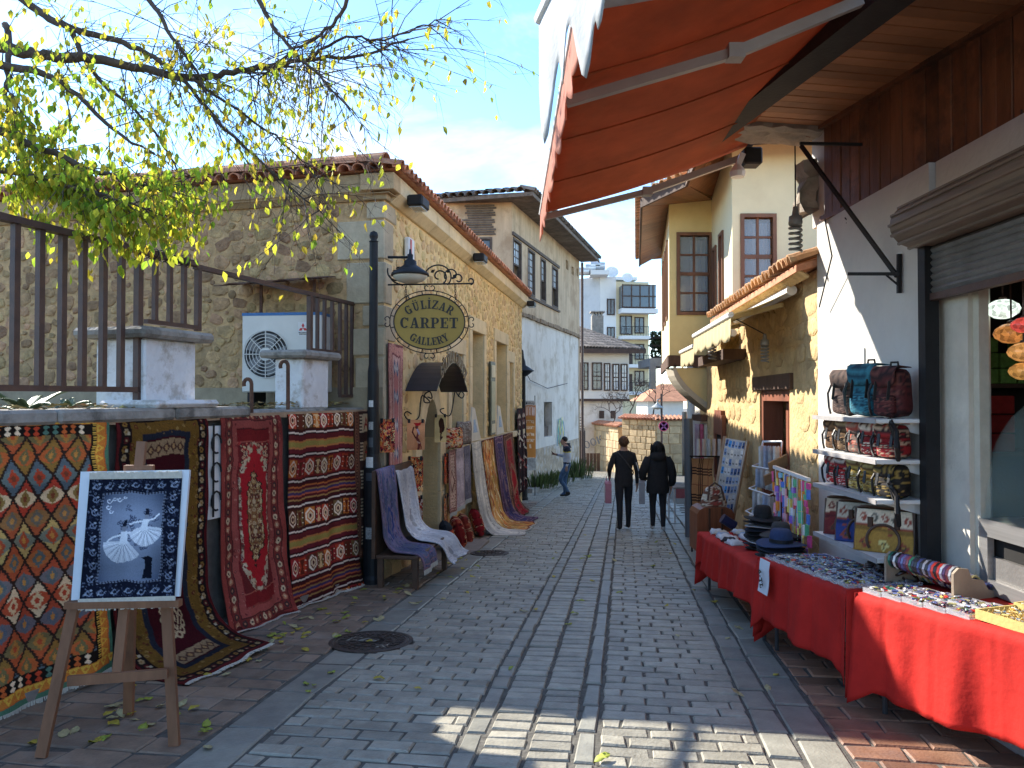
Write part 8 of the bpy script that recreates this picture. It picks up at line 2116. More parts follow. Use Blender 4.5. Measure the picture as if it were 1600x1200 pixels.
def tray(fr, zt, u, n, w, d, label, group, pal, seed, m=CLEAR, rim=.03, nb=60):
    rnd = random.Random(seed); c = fr.w(u, n, zt(u)+.006); T = TR(*c) @ rotz(math.atan2(fr.d.y, fr.d.x))
    t = thing('trinket_tray', label, 'tray', c, group); q = MB()
    for (a, b, e, f) in ((-w/2,w/2,-d/2,-d/2+.005),(-w/2,w/2,d/2-.005,d/2),(-w/2,-w/2+.005,-d/2+.005,d/2-.005),(w/2-.005,w/2,-d/2+.005,d/2-.005)): q.bb(a, b, e, f, .003, rim, T)
    q.bb(-w/2, w/2, -d/2, d/2, 0, .003, T); q.part('box', m, t)
    q = MB(); bits(q, T, w-.012, d-.012, nb, pal, rnd, rim+.006); q.part('trinkets', BITS, t, kind='stuff')
k = 0
for i in range(9):
    for j in range(3):
        tray(F2, Z2, .10+i*.137, .085+j*.17, .130, .16, 'clear trinket box, %s from near end, %s row, middle table' % (ORD[i], ['front','middle','back'][j]), 'clear trinket boxes on the middle table', PB if (i+j) % 3 else PM, k); k += 1
for i in range(5):
    for j in range(2):
        tray(F1, Z1, L_1-.10-i*.15, .085+j*.17, .140, .16, 'clear trinket box, %s from far end, %s row, nearest table' % (ORD[i], ['front','back'][j]), 'clear trinket boxes on the nearest table', PB if i % 2 else PM, k); k += 1
CARD = mat('cream_card_tray', (.62,.47,.16), .7, .06)
def jewel_tray(u, n, w, d, label, nb, seed):
    rnd = random.Random(seed); c = F1.w(u, n, Z1(u)+.006); T = TR(*c) @ rotz(math.atan2(F1.d.y, F1.d.x)); t = thing('jewellery_tray', label, 'tray', c, 'cream jewellery trays')
    q = MB(); q.bb(-w/2, w/2, -d/2, d/2, 0, .02, T)
    for (a, b, e, f) in ((-w/2,w/2,-d/2-.008,-d/2),(-w/2,w/2,d/2,d/2+.008),(-w/2-.008,-w/2,-d/2-.008,d/2+.008),(w/2,w/2+.008,-d/2-.008,d/2+.008)): q.bb(a, b, e, f, 0, .05, T)
    q.part('card_box', CARD, t)
    q = MB(); bits(q, T @ TR(0,0,.022), w-.02, d-.02, nb, PG, rnd, .03, (.007,.016))
    for r_ in range(7):
        for s_ in range(int(w/.022)):
            c2 = T @ Vector((-w/2+.02+s_*.022, -d/2+.03+r_*(d-.05)/6, .03)); col = lin(PG[rnd.randrange(3)])
            q.tube([c2+Vector((0,0,0)), c2+Vector((.004,.004,.018)), c2+Vector((.012,-.006,.006))], .0025, 4, col=col)
    q.part('earrings', BITS, t, kind='stuff')
jewel_tray(L_1-.95, .16, .30, .26, 'cream tray of gold earrings at the front of the nearest table', 120, 1)
jewel_tray(L_1-.93, .46, .34, .24, 'cream tray of blue and gold brooches at the back of the nearest table', 140, 2)
jewel_tray(L_1-1.28, .16, .30, .26, 'cream tray of gold rings in the bottom right corner', 120, 3)
jewel_tray(L_1-1.28, .46, .30, .24, 'cream tray of mixed jewellery at the right edge of the photo', 120, 4)
# bracelet stand: curved wooden ends with rolls of bracelets
bs_ = thing('bracelet_stand', 'wooden stand with rolls of beaded bracelets on the nearest table', 'bracelet stand', F1.w(L_1-.16, .45, Z1(L_1-.16)))
cst = F1.w(L_1-.16, .45, Z1(L_1-.16)+.006); Tb = TR(*cst) @ rotz(math.atan2(F1.d.y, F1.d.x))
for x in (-.25, .25):
    q = MB(); q.prism([(-.16,0),(.16,0),(.16,.17),(.12,.20),(.05,.19),(.02,.13),(-.06,.12),(-.10,.06),(-.16,.05)], x-.008, x+.008, Tb @ rotz(math.pi/2) @ SC(1,1,1)); q.part('stand_end', TABW, bs_)
rnd = random.Random(44)
for (y, z, r_) in ((.10,.15,.045),(-.02,.10,.042),(-.12,.05,.04)):
    q = MB()
    for k in range(24):
        x = -.235+k*.0205; col = lin(PM[rnd.randrange(7)] if k % 2 else PB[rnd.randrange(9)]); q.tube([Tb @ Vector((x, y+r_*math.cos(a), z+r_*math.sin(a))) for a in [i*math.pi/5 for i in range(10)]], .009, 4, close=True, col=col)
    q.part('bracelet_roll', BITS, bs_, kind='stuff')
# pile of dark bracelets
q = MB(); rnd = random.Random(9)
for k in range(26):
    c = F2.w(.22+rnd.uniform(-.16,.16), .42+rnd.uniform(-.08,.1), Z2(.2)+.05+rnd.uniform(0,.07)); r_ = rnd.uniform(.03,.05); a = rnd.uniform(0,3); b = rnd.uniform(-.6,.6)
    Mx = TR(*c) @ rotz(a) @ Matrix.Rotation(b, 4, 'X'); q.tube([Mx @ Vector((r_*math.cos(t), r_*math.sin(t), 0)) for t in [i*math.pi/7 for i in range(14)]], .009, 5, close=True, col=lin([(24,22,24),(50,36,30),(30,30,50)][k % 3]))
q.top('dark_bracelets', BITS, 'tangled pile of dark leather bracelets on the middle table', 'bracelets', kind='stuff')
# ---- hats
def hat(c, r, h, m, label, wave=0.0, crown=True, tilt=0.0, group=None, seed=0):
    t = thing('hat', label, 'hat', c, group); n = 30; T = TR(*c) @ Matrix.Rotation(tilt, 4, 'X')
    prof = [(r*.46,.012),(r*.62,.006),(r*.85,-.002),(r,.004),(r*1.005,.010),(r*.85,.006),(r*.62,.014),(r*.47,.02)]
    q = MB(); P = np.array([[tuple(T @ Vector((rr*math.cos(a), rr*math.sin(a), z + wave*math.sin(2*a+seed)*(rr/r)**2))) for a in [2*math.pi*i/n for i in range(n)]] for rr, z in prof]); q.grid(P, closed_u=True); q.part('brim', m, t, smooth=True)
    if crown:
        q = MB(); pr = [(r*.47,.015),(r*.46,h*.5),(r*.42,h*.82),(r*.34,h*.97),(r*.2,h),(0.0,h*.97)]; P = np.array([[tuple(T @ Vector((rr*math.cos(a), rr*math.sin(a)*1.1, z - .02*(1 if rr < r*.36 else 0)*abs(math.sin(a))*0))) for a in [2*math.pi*i/n for i in range(n)]] for rr, z in pr]); q.grid(P, closed_u=True); q.part('crown', m, t, smooth=True)
        q = MB(); q.lathe([(r*.475,.02),(r*.475,.05)], n, T=T @ SC(1,1.1,1)); q.part('band', BLACK_IRON, t)
    else:
        q = MB(); q.lathe([(r*.47,.015),(r*.45,.06)], n, T=T); q.part('crown', m, t, smooth=True)
FELT = [mat('black_felt', (.018,.018,.020), .95, .2, 30, bump=.2), mat('charcoal_felt', (.045,.045,.046), .95, .2, 30, bump=.2), mat('navy_felt', (.028,.048,.115), .95, .15, 30, bump=.2), mat('white_trim_felt', (.42,.42,.42), .9), mat('dark_navy_felt', (.016,.02,.035), .95, .2, 30)]
def stack(u, n, r, cnt, top_m, lab, top_h=.12, seed=0, dz=.034):
    z = Z3(u)+.012
    for k in range(cnt):
        top = k == cnt-1; m = FELT[top_m] if top else [FELT[0],FELT[4],FELT[3],FELT[0]][(k+seed) % 4]
        c = F3.w(u+.006*math.sin(k*2), n+.006*math.cos(k*3), z + k*dz); hat(c, r*(1.0 if top else .96+.04*math.sin(k)), top_h, m, (lab + ', topmost of its stack') if top else ('%s hat from the table in the stack under the %s hat' % (ORD[k], ['black','charcoal','blue'][top_m])), .010, top, .0, 'hats stacked on the far table', k)
stack(.95, .30, .17, 9, 0, 'black felt fedora in the tallest stack', .13, 0)
stack(.52, .34, .175, 6, 1, 'charcoal felt fedora in the middle stack', .12, 1)
stack(.20, .24, .20, 5, 2, 'wide-brimmed blue felt hat with dark band', .13, 2)
# folded clothes at the far end of the table
rnd = random.Random(21); FOL = [mat('fold_white', (.58,.58,.57), .9, .1, 20), mat('fold_black', (.03,.03,.035), .9), mat('fold_cream', (.50,.44,.34), .9, .1, 20), mat('fold_blue', (.30,.38,.48), .9, .2, 20)]
labs = ['white', 'black', 'cream', 'pale blue']
for k in range(14):
    u = 1.25 + (k % 7)*.15; n = .14 + .24*(k//7) + rnd.uniform(-.03,.03); mi = [0,2,0,1,0,3,0][(k*3) % 7]; c = F3.w(u, n, Z3(u)+.012)
    q = MB(); m = 7; P = np.zeros((m, m, 3)); a = rnd.uniform(-.3,.3)
    for i in range(m):
        for j in range(m): P[i, j] = TR(*c) @ rotz(a) @ Vector((-.07+.14*j/(m-1), -.09+.18*i/(m-1), .035+rnd.uniform(-.006,.01)-.03*(i in (0,m-1) or j in (0,m-1))))
    q.sheet(P, .02); q.top('folded_cloth', FOL[mi], '%s folded garment, %s in the %s row behind the hats' % (labs[mi], ORD[k % 7], ['front','back'][k//7]), 'garment', 'folded garments on the far table', smooth=True)

# ---------------------------------------------------------------- bag shelves on the white pier
sf = thing('wall_shelves', 'white wall-mounted shelves holding rows of bags', 'shelves', RW.w(5.5, .2, .56))
ZS = (1.48, 1.215, .955, .575)
for z in ZS:
    q = MB(); q.bev(4.98, 6.02, .05, .39, z-.028, z, .004, RW.M); q.part('shelf', WHITE_METAL, sf)
    q = MB(); q.bb(4.98, 6.02, .392, .398, z-.03, z+.002, RW.M); q.part('shelf_edge', mat('shelf_edge_grey', (.35,.33,.32), .5) if z == ZS[0] else bpy.data.materials['shelf_edge_grey'], sf)
    for y in (5.08, 5.9):
        q = MB(); q.prism([(.05,z-.03),(.34,z-.03),(.05,z-.11)], y-.006, y+.006, RW.M @ Matrix(((0,1,0,0),(1,0,0,0),(0,0,1,0),(0,0,0,1)))); q.part('shelf_bracket', WHITE_METAL, sf)
for y in (5.08, 5.9): q = MB(); q.bb(y-.012, y+.012, .042, .052, .40, 2.0, RW.M); q.part('upright', WHITE_METAL, sf)
BAGC = mat('kilim_bag_cloth', (1,1,1), .8, .15, 60, bump=.25, bscale=200, attr=True)
LEATH = mat('brown_leather', (.075,.035,.018), .45, .3, 12, bump=.2); BLEATH = mat('black_leather', (.014,.013,.013), .45, .2, 12, bump=.2)
def pat_bag(base, band, mot, seed):
    c = Cv(40, 48, base, seed); c.rect(0, 8, 40, 18, band)
    for x in (6, 16, 26, 36): c.dia(x, 13, 4, 4.5, mot); c.dia(x, 13, 1.8, 2, base)
    c.rect(0, 18, 40, 20, mot); c.rect(0, 6, 40, 8, mot); c.motifs((0,22,40,48), 14, [mot, band, tuple(int(q_*.6) for q_ in base)], 1.4, 3.2); return c.wear(.12,.03)
def super_body(cv, w, d, h, M_, ex=3.0, taper=.85):
    n, m = 36, 22; P = np.zeros((m, n, 3)); C = np.zeros((m, n, 3))
    for j in range(m):
        v = j/(m-1); z = h*v; s = (1-abs(2*v-1)**6)**.35*(1-(1-taper)*v) if 0 < v < 1 else .02
        for i in range(n):
            a = 2*math.pi*i/n; ca, sa = math.cos(a), math.sin(a); r_ = (abs(ca)**ex+abs(sa)**ex)**(-1/ex)
            P[j, i] = M_ @ Vector((w/2*r_*ca*s, d/2*r_*sa*s, z)); C[j, i] = cv.a[min(cv.h-1, int((1-v)*cv.h*.999)), min(cv.w-1, int((.5+.5*ca)*cv.w*.999))]
    q = MB(); q.grid(P, C, closed_u=True); return q
def backpack(label, M_, w, h, d, cv, trim=BLEATH, group='small backpacks on the shelves'):
    t = thing('backpack', label, 'backpack', M_ @ Vector((0,0,0)), group); cva = cv
    q = super_body(cv, w, d, h, M_); q.part('bag_body', BAGC, t, smooth=True)
    # flap over the top front, pocket, straps (front faces -y)
    q = MB(); n = 10; P = np.zeros((n, n, 3)); C = np.zeros((n, n, 3))
    for i in range(n):
        f = i/(n-1)
        for j in range(n):
            x = -1+2*j/(n-1); P[i, j] = M_ @ Vector((x*w*.40*(1-.15*f*abs(x)**3), d*.30-(d*.86)*min(1,f*1.6) - .012*math.sin(f*3), h*(.985+.03*math.sin(f*2.2)) - h*.40*max(0,f-.45)/.55*(1-.25*abs(x)**3))); C[i, j] = cv.a[int(f*(cv.h*.5)), int((.5+.49*x)*cv.w*.99)]*.8
    q.sheet(P, .006, C); q.part('flap', BAGC, t, smooth=True)
    q = super_body(cv, w*.62, d*.5, h*.42, M_ @ TR(0, -d*.46, h*.05), taper=.95); q.part('front_pocket', BAGC, t, smooth=True)
    q = MB(); q.tube([M_ @ Vector(p) for p in ((-.03,d*.1,h*1.0),(-.025,d*.1,h*1.1),(.025,d*.1,h*1.1),(.03,d*.1,h*1.0))], .008, 6); q.part('top_handle', trim, t)
    for sx in (-1, 1):
        q = MB(); q.bar(M_ @ Vector((sx*w*.2,-d*.62,h*.72)), M_ @ Vector((sx*w*.2,-d*.74,h*.36)), .018, .008); q.part('buckle_strap', trim, t)
    q = MB(); q.tube([M_ @ Vector(p) for p in ((-w*.48,-d*.1,h*.85),(-w*.60,-d*.3,h*.5),(-w*.54,-d*.35,h*.2),(-w*.4,-d*.5,h*.05))], .009, 5); q.part('side_strap', trim, t)
def place_bag(y, n, z, a): return TR(*RW.w(y, n, z+.001)) @ rotz(a)
AF_ = R(-62)
top = [('dark brown patterned backpack at the far end of the top shelf', (74,52,46),(110,86,76),(40,28,30),.26,.34), ('large turquoise backpack in the middle of the top shelf', (40,110,128),(56,130,146),(20,60,80),.30,.37), ('dark red patterned backpack at the near end of the top shelf', (84,30,30),(110,60,52),(40,20,22),.25,.34)]
for k, (lab, a, b, c, w, h) in enumerate(top):
    backpack(lab, place_bag(5.80-.33*k, .20, ZS[0], AF_), w, h, .17, pat_bag(a, b, c, 200+k), group='large backpacks on the top shelf')
r2 = [('tan brown backpack farthest on the second shelf', (110,76,46),(150,110,70),(60,40,30)), ('olive brown backpack second on the second shelf', (120,92,60),(176,150,110),(70,44,34)), ('grey brown backpack in the middle of the second shelf', (96,78,70),(150,120,100),(150,60,44)), ('red striped backpack fourth on the second shelf', (140,30,34),(206,190,170),(60,24,26)), ('crimson and cream backpack nearest on the second shelf', (150,26,30),(190,160,130),(50,20,22))]
for k, (lab, a, b, c) in enumerate(r2): backpack(lab, place_bag(5.92-.205*k, .22, ZS[1], AF_+R(8*math.sin(k*2))), .215, .235+.01*math.sin(k*3), .16, pat_bag(a, b, c, 210+k))
r3 = [('red and white backpack farthest on the third shelf', (190,40,40),(220,200,180),(110,20,24)), ('scarlet backpack second on the third shelf', (170,34,34),(206,190,176),(90,24,26)), ('yellow patterned backpack in the middle of the third shelf', (196,160,70),(226,206,150),(110,70,40)), ('mustard backpack fourth on the third shelf', (186,146,60),(216,190,120),(90,60,30)), ('black and mustard backpack nearest on the third shelf', (40,32,28),(170,140,70),(20,18,18))]
for k, (lab, a, b, c) in enumerate(r3): backpack(lab, place_bag(5.92-.205*k, .22, ZS[2], AF_+R(8*math.cos(k*2))), .215, .23+.012*math.sin(k*4), .16, pat_bag(a, b, c, 220+k))
def handbag(label, M_, w, h, d, cols, seed):
    t = thing('handbag', label, 'handbag', M_ @ Vector((0,0,0)), 'kilim handbags on the bottom shelf'); base, band, mot = cols
    c = Cv(70, 50, base, seed); c.rect(0, 0, 70, 19, band)
    for i, x in enumerate((8, 22, 35, 48, 62)): c.dia(x, 9, 5, 5.5, mot if i % 2 == 0 else (96,90,80)); c.dia(x, 9, 2.2, 2.4, band)
    c.rect(0, 18, 70, 20, mot); c.rect(0, 21, 70, 25, tuple(int(q_*.75) for q_ in base)); c.rect(0, 27, 70, 28, mot)
    for x, m_ in ((12,mot),(34,(226,206,130)),(56,mot)): c.dia(x, 39, 6, 7, m_); c.dia(x, 39, 3, 4, (60,60,44)); c.dia(x, 39, 1.4, 2, base)
    c.wear(.10,.02); n, m = 40, 20
    for sg in (1, -1):
        P = np.zeros((m, n, 3))
        for i in range(m):
            for j in range(n): x = -1+2*j/(n-1); v = i/(m-1); P[i, j] = M_ @ Vector((x*w/2*(1-.10*(1-v)), -sg*d/2*(.35+.65*v)*(1-.12*abs(x)**6), h*(1-v)))
        idx = np.linspace(0, c.h-1, m).astype(int); jdx = np.linspace(0, c.w-1, n).astype(int); q = MB(); q.sheet(P, .006*sg, c.a[np.ix_(idx, jdx)]); q.part('side_panel', BAGC, t, smooth=True)
    q = MB()
    for sx in (-1, 1): q.prism([(-d/2*.33,h*.99),(d/2*.33,h*.99),(d/2*.98,.01),(-d/2*.98,.01)], sx*w/2*.94-.01, sx*w/2*.94+.01, M_ @ Matrix(((0,1,0,0),(1,0,0,0),(0,0,1,0),(0,0,0,1))))
    q.bb(-w/2*.97, w/2*.97, -d/2*.95, d/2*.95, .0, .012, M_); q.part('gusset', LEATH, t)
    q = MB(); q.tube([M_ @ Vector((x*w/2*.92, 0, h*1.0+.012*(1-abs(x)**8))) for x in [-1+i/8 for i in range(17)]], .012, 6); q.part('top_trim', LEATH, t)
    for sg in (-1, 1):
        q = MB(); q.tube([M_ @ Vector((math.sin(a)*w*.27, sg*d*.36 + sg*.03*(1-math.cos(a))*.6, h*.66 - (1-math.cos(a))*h*.36)) for a in [-2.2+i*4.4/20 for i in range(21)]][::1], .010, 7)
        q.part('handle', LEATH, t)
        for sx in (-1, 1): q = MB(); p = M_ @ Vector((sx*w*.22, sg*d*.36, h*.70)); q.box((0,0,0), (.035,.012,.07), TR(*p) @ rotz(AF_)); q.part('handle_tab', LEATH, t)
AH = R(-40)
handbag('dark red kilim handbag at the back of the bottom shelf', TR(*RW.w(5.83,.17,ZS[3]+.002)) @ rotz(AH), .40, .27, .13, ((110,34,34),(196,170,140),(120,50,40)), 1)
handbag('blue kilim handbag between the red and the mustard handbags', TR(*RW.w(5.55,.20,ZS[3]+.002)) @ rotz(AH), .40, .28, .13, ((44,60,120),(206,190,166),(150,70,50)), 2)
handbag('mustard kilim handbag with brown handles in front on the bottom shelf', TR(*RW.w(5.22,.22,ZS[3]+.002)) @ rotz(AH), .38, .28, .13, ((176,130,52),(214,196,170),(150,66,48)), 3)
for (z, lab) in ((1.42,'black'),(1.0,'black')):
    q = MB(); c = RW.w(4.99, .30, z); q.tube([c+Vector((0,0,.06)), c+Vector((.02,-.05,-.02)), c+Vector((.0,-.09,-.12)), c+Vector((.03,-.05,-.2)), c+Vector((.05,0,-.1))], .016, 6, close=True); q.top('hanging_strap', BLEATH, 'black bag strap looped off the near end of the %s shelf' % ('top' if z > 1.2 else 'third'), 'strap')

# ---------------------------------------------------------------- bright strips of toys by the pier
TOY = mat('toy_plastic', (1,1,1), .4, .12, 50, bump=.1, attr=True)
PT = [(226,90,150),(240,150,60),(120,190,220),(240,220,110),(150,110,200),(110,200,150),(220,70,90),(236,236,236),(90,130,210),(250,180,200)]
fr_t = Frame((2.68, 6.78), (.1, 1), -1)
q = MB(); q.bar(fr_t.w(-.35,.16,.93), fr_t.w(.85,.16,.93), .03); q.top('toy_rail', WHITE_METAL, 'thin white rail the toy strips hang from', 'rail')
rnd = random.Random(31)
for k in range(15):
    u = -.30+k*.075; q = MB(); zz = .90; n = rnd.randrange(8, 12); base = rnd.randrange(10)
    while zz > .90-.075*n*.75-.1:
        s = rnd.uniform(.05,.12); col = lin(PT[(base + rnd.randrange(4)) % 10]); Mx = fr_t.M @ TR(u, .17+rnd.uniform(-.03,.03), zz-s/2) @ Matrix.Rotation(rnd.uniform(-.16,.16), 4, 'Y') @ rotz(rnd.uniform(-.5,.5)); q.bb(-.024, .024, -.008, .008, -s/2+.004, s/2-.004, Mx, col); zz -= s
    q.top('toy_strip', TOY, 'hanging strip of bright toy packets, %s from the near end of the toy rail' % ORD[k], 'toys', 'strips of toy packets', kind=None)
for k, (u, z, col, nm) in enumerate(((.62,.30,(226,70,90),'red'),(.46,.36,(210,50,90),'crimson'),(.28,.28,(70,160,210),'sky blue'),(.12,.22,(236,236,240),'white'),(.0,.16,(240,200,60),'yellow'),(-.14,.13,(240,110,170),'pink'),(-.28,.08,(170,130,220),'lilac'))):
    c = fr_t.w(u, .20, z); t = thing('plush_toy', '%s plush toy hanging below the toy strips' % nm, 'plush toy', c, None); m_ = mat('plush_'+nm.replace(' ','_'), lin(col), .9, .15, 40, bump=.3, bscale=120)
    q = blob(ellip(c, (.05,.05,.06)), 14, 9); q.part('plush_body', m_, t, smooth=True)
    q = MB()
    for sx in (-1, 1): q.add(blob(ellip((0,0,0), (.02,.012,.028)), 8, 6).v, blob(ellip((0,0,0), (.02,.012,.028)), 8, 6).f, TR(c.x, c.y+sx*.03, c.z+.065))
    q.part('plush_ears', m_, t, smooth=True)
    q = MB(); q.tube([c+Vector((0,0,.06)), Vector((c.x,c.y,.93))], .003, 4); q.part('string', WHITE_METAL, t)

# ---------------------------------------------------------------- goods along the stone wall
def pat_magnets(seed=5):
    c = Cv(60, 110, (190,186,176), seed); r = random.Random(seed)
    for i in range(6):
        for j in range(9):
            col = [(150,170,196),(206,206,204),(96,120,160),(180,176,168),(70,90,130),(120,140,170),(214,206,190),(60,140,200)][r.randrange(8)]; c.rect(3+i*9.3, 3+j*12, 10.5+i*9.3, 12+j*12, col); c.rect(4+i*9.3, 8+j*12, 9+i*9.3, 10+j*12, tuple(int(q_*.6) for q_ in col))
    return c.wear(.15,.02)
mg = thing('magnet_board', 'leaning board covered in blue and white souvenir magnets on the stone wall', 'display board', at(1135, 800, 9.7))
cvm = pat_magnets(); PL = plate(at(1134,684,10.1), at(1167,690,9.7), at(1112,815,9.9), at(1143,815,9.5), cvm.w, cvm.h); q = MB(); rug_mesh(q, PL, cvm.a, .012); q.part('magnets', RUGMAT, mg)
q = MB(); q.bar(at(1168,689,9.72), at(1144,817,9.52), .035); q.bar(at(1133,682,10.12), at(1111,816,9.92), .035); q.part('board_frame', RAILWOOD, mg)
wf = thing('wall_mirror', 'tall red brown carved mirror frame hung on the stone wall', 'mirror', ST.w(5.1, .05, .3))
q = MB(); q.bb(4.70,4.80,0.02,.08,.35,1.35,ST.M); q.bb(5.40,5.50,.02,.08,.35,1.35,ST.M); q.bb(4.8,5.4,.02,.08,1.05,1.42,ST.M); q.bb(4.8,5.4,.02,.08,.3,.40,ST.M); q.part('frame', REDWOOD, wf); q = MB(); q.bb(4.8,5.4,.025,.04,.40,1.05,ST.M); q.part('dark_glass', DARK, wf)
# wire rack with towels and wooden trays in front of the door
wr = thing('wire_rack', 'white wire rack of towels and wooden trays in front of the brown door', 'rack', at(1200, 840, 8.2))
q = MB(); A0, A1, B0, B1 = at(1192,690,8.5), at(1222,690,8.2), at(1172,828,8.3), at(1206,850,7.9)
for a, b in ((A0,B0),(A1,B1),(A0,A1),(B0,B1)): q.tube([a,b], .012, 5)
for f in (.25,.5,.75): q.tube([A0.lerp(B0,f), A1.lerp(B1,f)], .010, 5); q.tube([A0.lerp(B0,f)+Vector((-.12,-.12,-.02)), A1.lerp(B1,f)+Vector((-.12,-.12,-.02))], .008, 5); q.tube([A0.lerp(B0,f), A0.lerp(B0,f)+Vector((-.12,-.12,-.02))], .008, 5); q.tube([A1.lerp(B1,f), A1.lerp(B1,f)+Vector((-.12,-.12,-.02))], .008, 5)
q.part('wire_frame', WHITE_METAL, wr, kind='stuff')
rnd = random.Random(3)
TW = [mat('towel_pale', (.55,.55,.52), .95, .1, 20, bump=.4), mat('towel_blue', (.30,.36,.48), .95, .2, 20, bump=.4), mat('towel_grey', (.35,.35,.36), .95, .2, 20, bump=.4)]
for k, f in enumerate((.05, .30, .55, .80)):
    for j in range(4):
        c = A0.lerp(B0, f).lerp(A1.lerp(B1, f), (j+.5)/4) + Vector((-.06,-.07,0)); q = MB(); hgt = .20 if k else .28
        P = np.array([[tuple(c + Vector((-.03+.06*i/4, -.02-.01*(i % 2), -hgt*v/4 + (.012 if i in (1,3) else 0)))) for i in range(5)] for v in range(5)]); q.sheet(P, .02); q.top('hanging_towel', TW[(k+j) % 3], '%s rolled towel, %s on the %s bar of the wire rack' % (['pale','blue','grey'][(k+j) % 3], ORD[j], ['top','second','third','lowest'][k]), 'towel', 'towels on the wire rack', smooth=True)
for k, (px, py, a) in enumerate(((1216,725,.5),(1209,745,.6))):
    c = at(px, py, 7.95); q = MB(); q.bev(-.11,.11,-.008,.008,-.08,.08,.006, TR(*c) @ rotz(.3) @ Matrix.Rotation(a, 4, 'X') @ Matrix.Rotation(-.5, 4, 'Y')); q.top('wooden_tray', RAILWOOD, ['pale wooden tray standing highest on the wire rack', 'pale wooden tray just below the topmost one on the rack'][k], 'tray', 'wooden trays on the wire rack')
# plaid throw on a stand, scarves, wooden trunk and holdall
def pat_plaid():
    c = Cv(50, 110, (176,126,84), 77)
    for x in (16,20,24): c.rect(x, 0, x+1.8, 110, (50,36,36))
    for y in (14,18,22,52,56,60,92,96,100): c.rect(0, y, 50, y+1.6, (56,40,38))
    c.rect(38,0,39,110,(120,60,50)); c.rect(0,38,50,39,(120,60,50)); return c.wear(.06,.02)
pf = Frame((at(1081,715,11.3).x, 11.3), (1,-.15), 1)
rug('plaid_throw', 'tan plaid throw with dark checks hanging under the yellow bay', pat_plaid(), cloth_points(pf, (0,.30), (.0,.29), [(0,at(1090,716,11.3).z),(0.02,at(1090,835,11.3).z)], 50, 110, wave=.008, seed=40), cat='throw')
std = thing('garment_stand', 'black metal stand with hangers holding the plaid throw', 'stand', (pf.w(.15,-.05,0).x, 11.4, gz(11.4)))
z = at(1090,713,11.3).z; q = MB(); q.tube([pf.w(-.03,-.02,z), pf.w(.62,-.02,z)], .012, 6); q.tube([pf.w(.60,-.02,z), pf.w(.60,-.02,gz(11.2))], .014, 6); q.tube([pf.w(.0,-.05,z), pf.w(.0,-.05,gz(11.3))], .014, 6); q.part('rail', BLACK_IRON, std)
SCF = [mat('scarf_%d' % i, c_, .9, .15, 15, bump=.3) for i, c_ in enumerate(((.50,.46,.42),(.46,.36,.30),(.40,.42,.42),(.52,.40,.34)))]
for k in range(7):
    c = pf.w(.08+.075*k, .0, z+.02); q = MB(); P = np.array([[tuple(c + Vector((.03*math.cos(a)*(1-.25*v/5), -.06+.10*math.sin(a)*.5, .24*v/5))) for a in [i*math.pi/5 for i in range(10)]] for v in range(6)]); q.grid(P, closed_u=True); q.top('folded_scarf', SCF[k % 4], '%s rolled scarf, %s in the row above the plaid throw' % (['grey','tan','pale','rosy'][k % 4], ORD[k]), 'scarf', 'rolled scarves above the plaid throw', smooth=True)
tr_ = thing('storage_chest', 'rounded brown wooden chest at the end of the stall tables', 'chest', at(1115, 842, 9.3))
a, b = at(1088, 842, 9.3), at(1146, 842, 9.3); zt_ = at(1115,792,9.3).z
q = MB(); w_ = b.x-a.x; prof = [(0,a.z-.15),(w_,a.z-.15),(w_,zt_-.08),(w_-.03,zt_-.03),(w_-.09,zt_),(.09,zt_),(.03,zt_-.03),(0,zt_-.08)]
q.prism(prof, 9.25, 9.65, TR(a.x,0,0)); q.part('trunk_body', mat('trunk_wood', (.20,.065,.025), .45, .35, 6, bump=.1, streak=(4,1,.3)), tr_)
q = MB(); 
for f in (.33,.66): q.bb(a.x+w_*f-.01, a.x+w_*f+.01, 9.235, 9.252, a.z-.12, zt_-.01)
q.part('trunk_band', LEATH, tr_)
hb_c = at(1115, 793, 9.4); cvh = Cv(40, 48, (190,176,150), 88); cvh.motifs((0,0,40,48), 26, [(60,40,38),(110,70,50),(206,196,176),(150,60,50)], 2, 5); cvh.wear()
hb = thing('holdall', 'cream and brown patterned holdall on top of the wooden chest', 'holdall', hb_c)
q = super_body(cvh, .36, .22, .26, TR(*hb_c), ex=2.4, taper=.55); q.part('bag_body', BAGC, hb, smooth=True)
q = MB(); q.tube([hb_c+Vector((-.10,-.11,.10)), hb_c+Vector((-.07,-.08,.26)), hb_c+Vector((0,-.06,.31)), hb_c+Vector((.07,-.08,.26)), hb_c+Vector((.10,-.11,.10))], .012, 6); q.part('handle', LEATH, hb)
q = MB(); c = at(1148, 822, 8.8); q.lathe([(0,0),(.055,0),(.055,.17),(.0,.17)], 16, T=TR(*c) @ Matrix.Rotation(-1.0, 4, 'Y') @ rotz(.5)); mug = q.top('blue_mug', mat('mug_navy', (.02,.03,.08), .3), 'dark blue mug with pale rim behind the hats', 'mug')
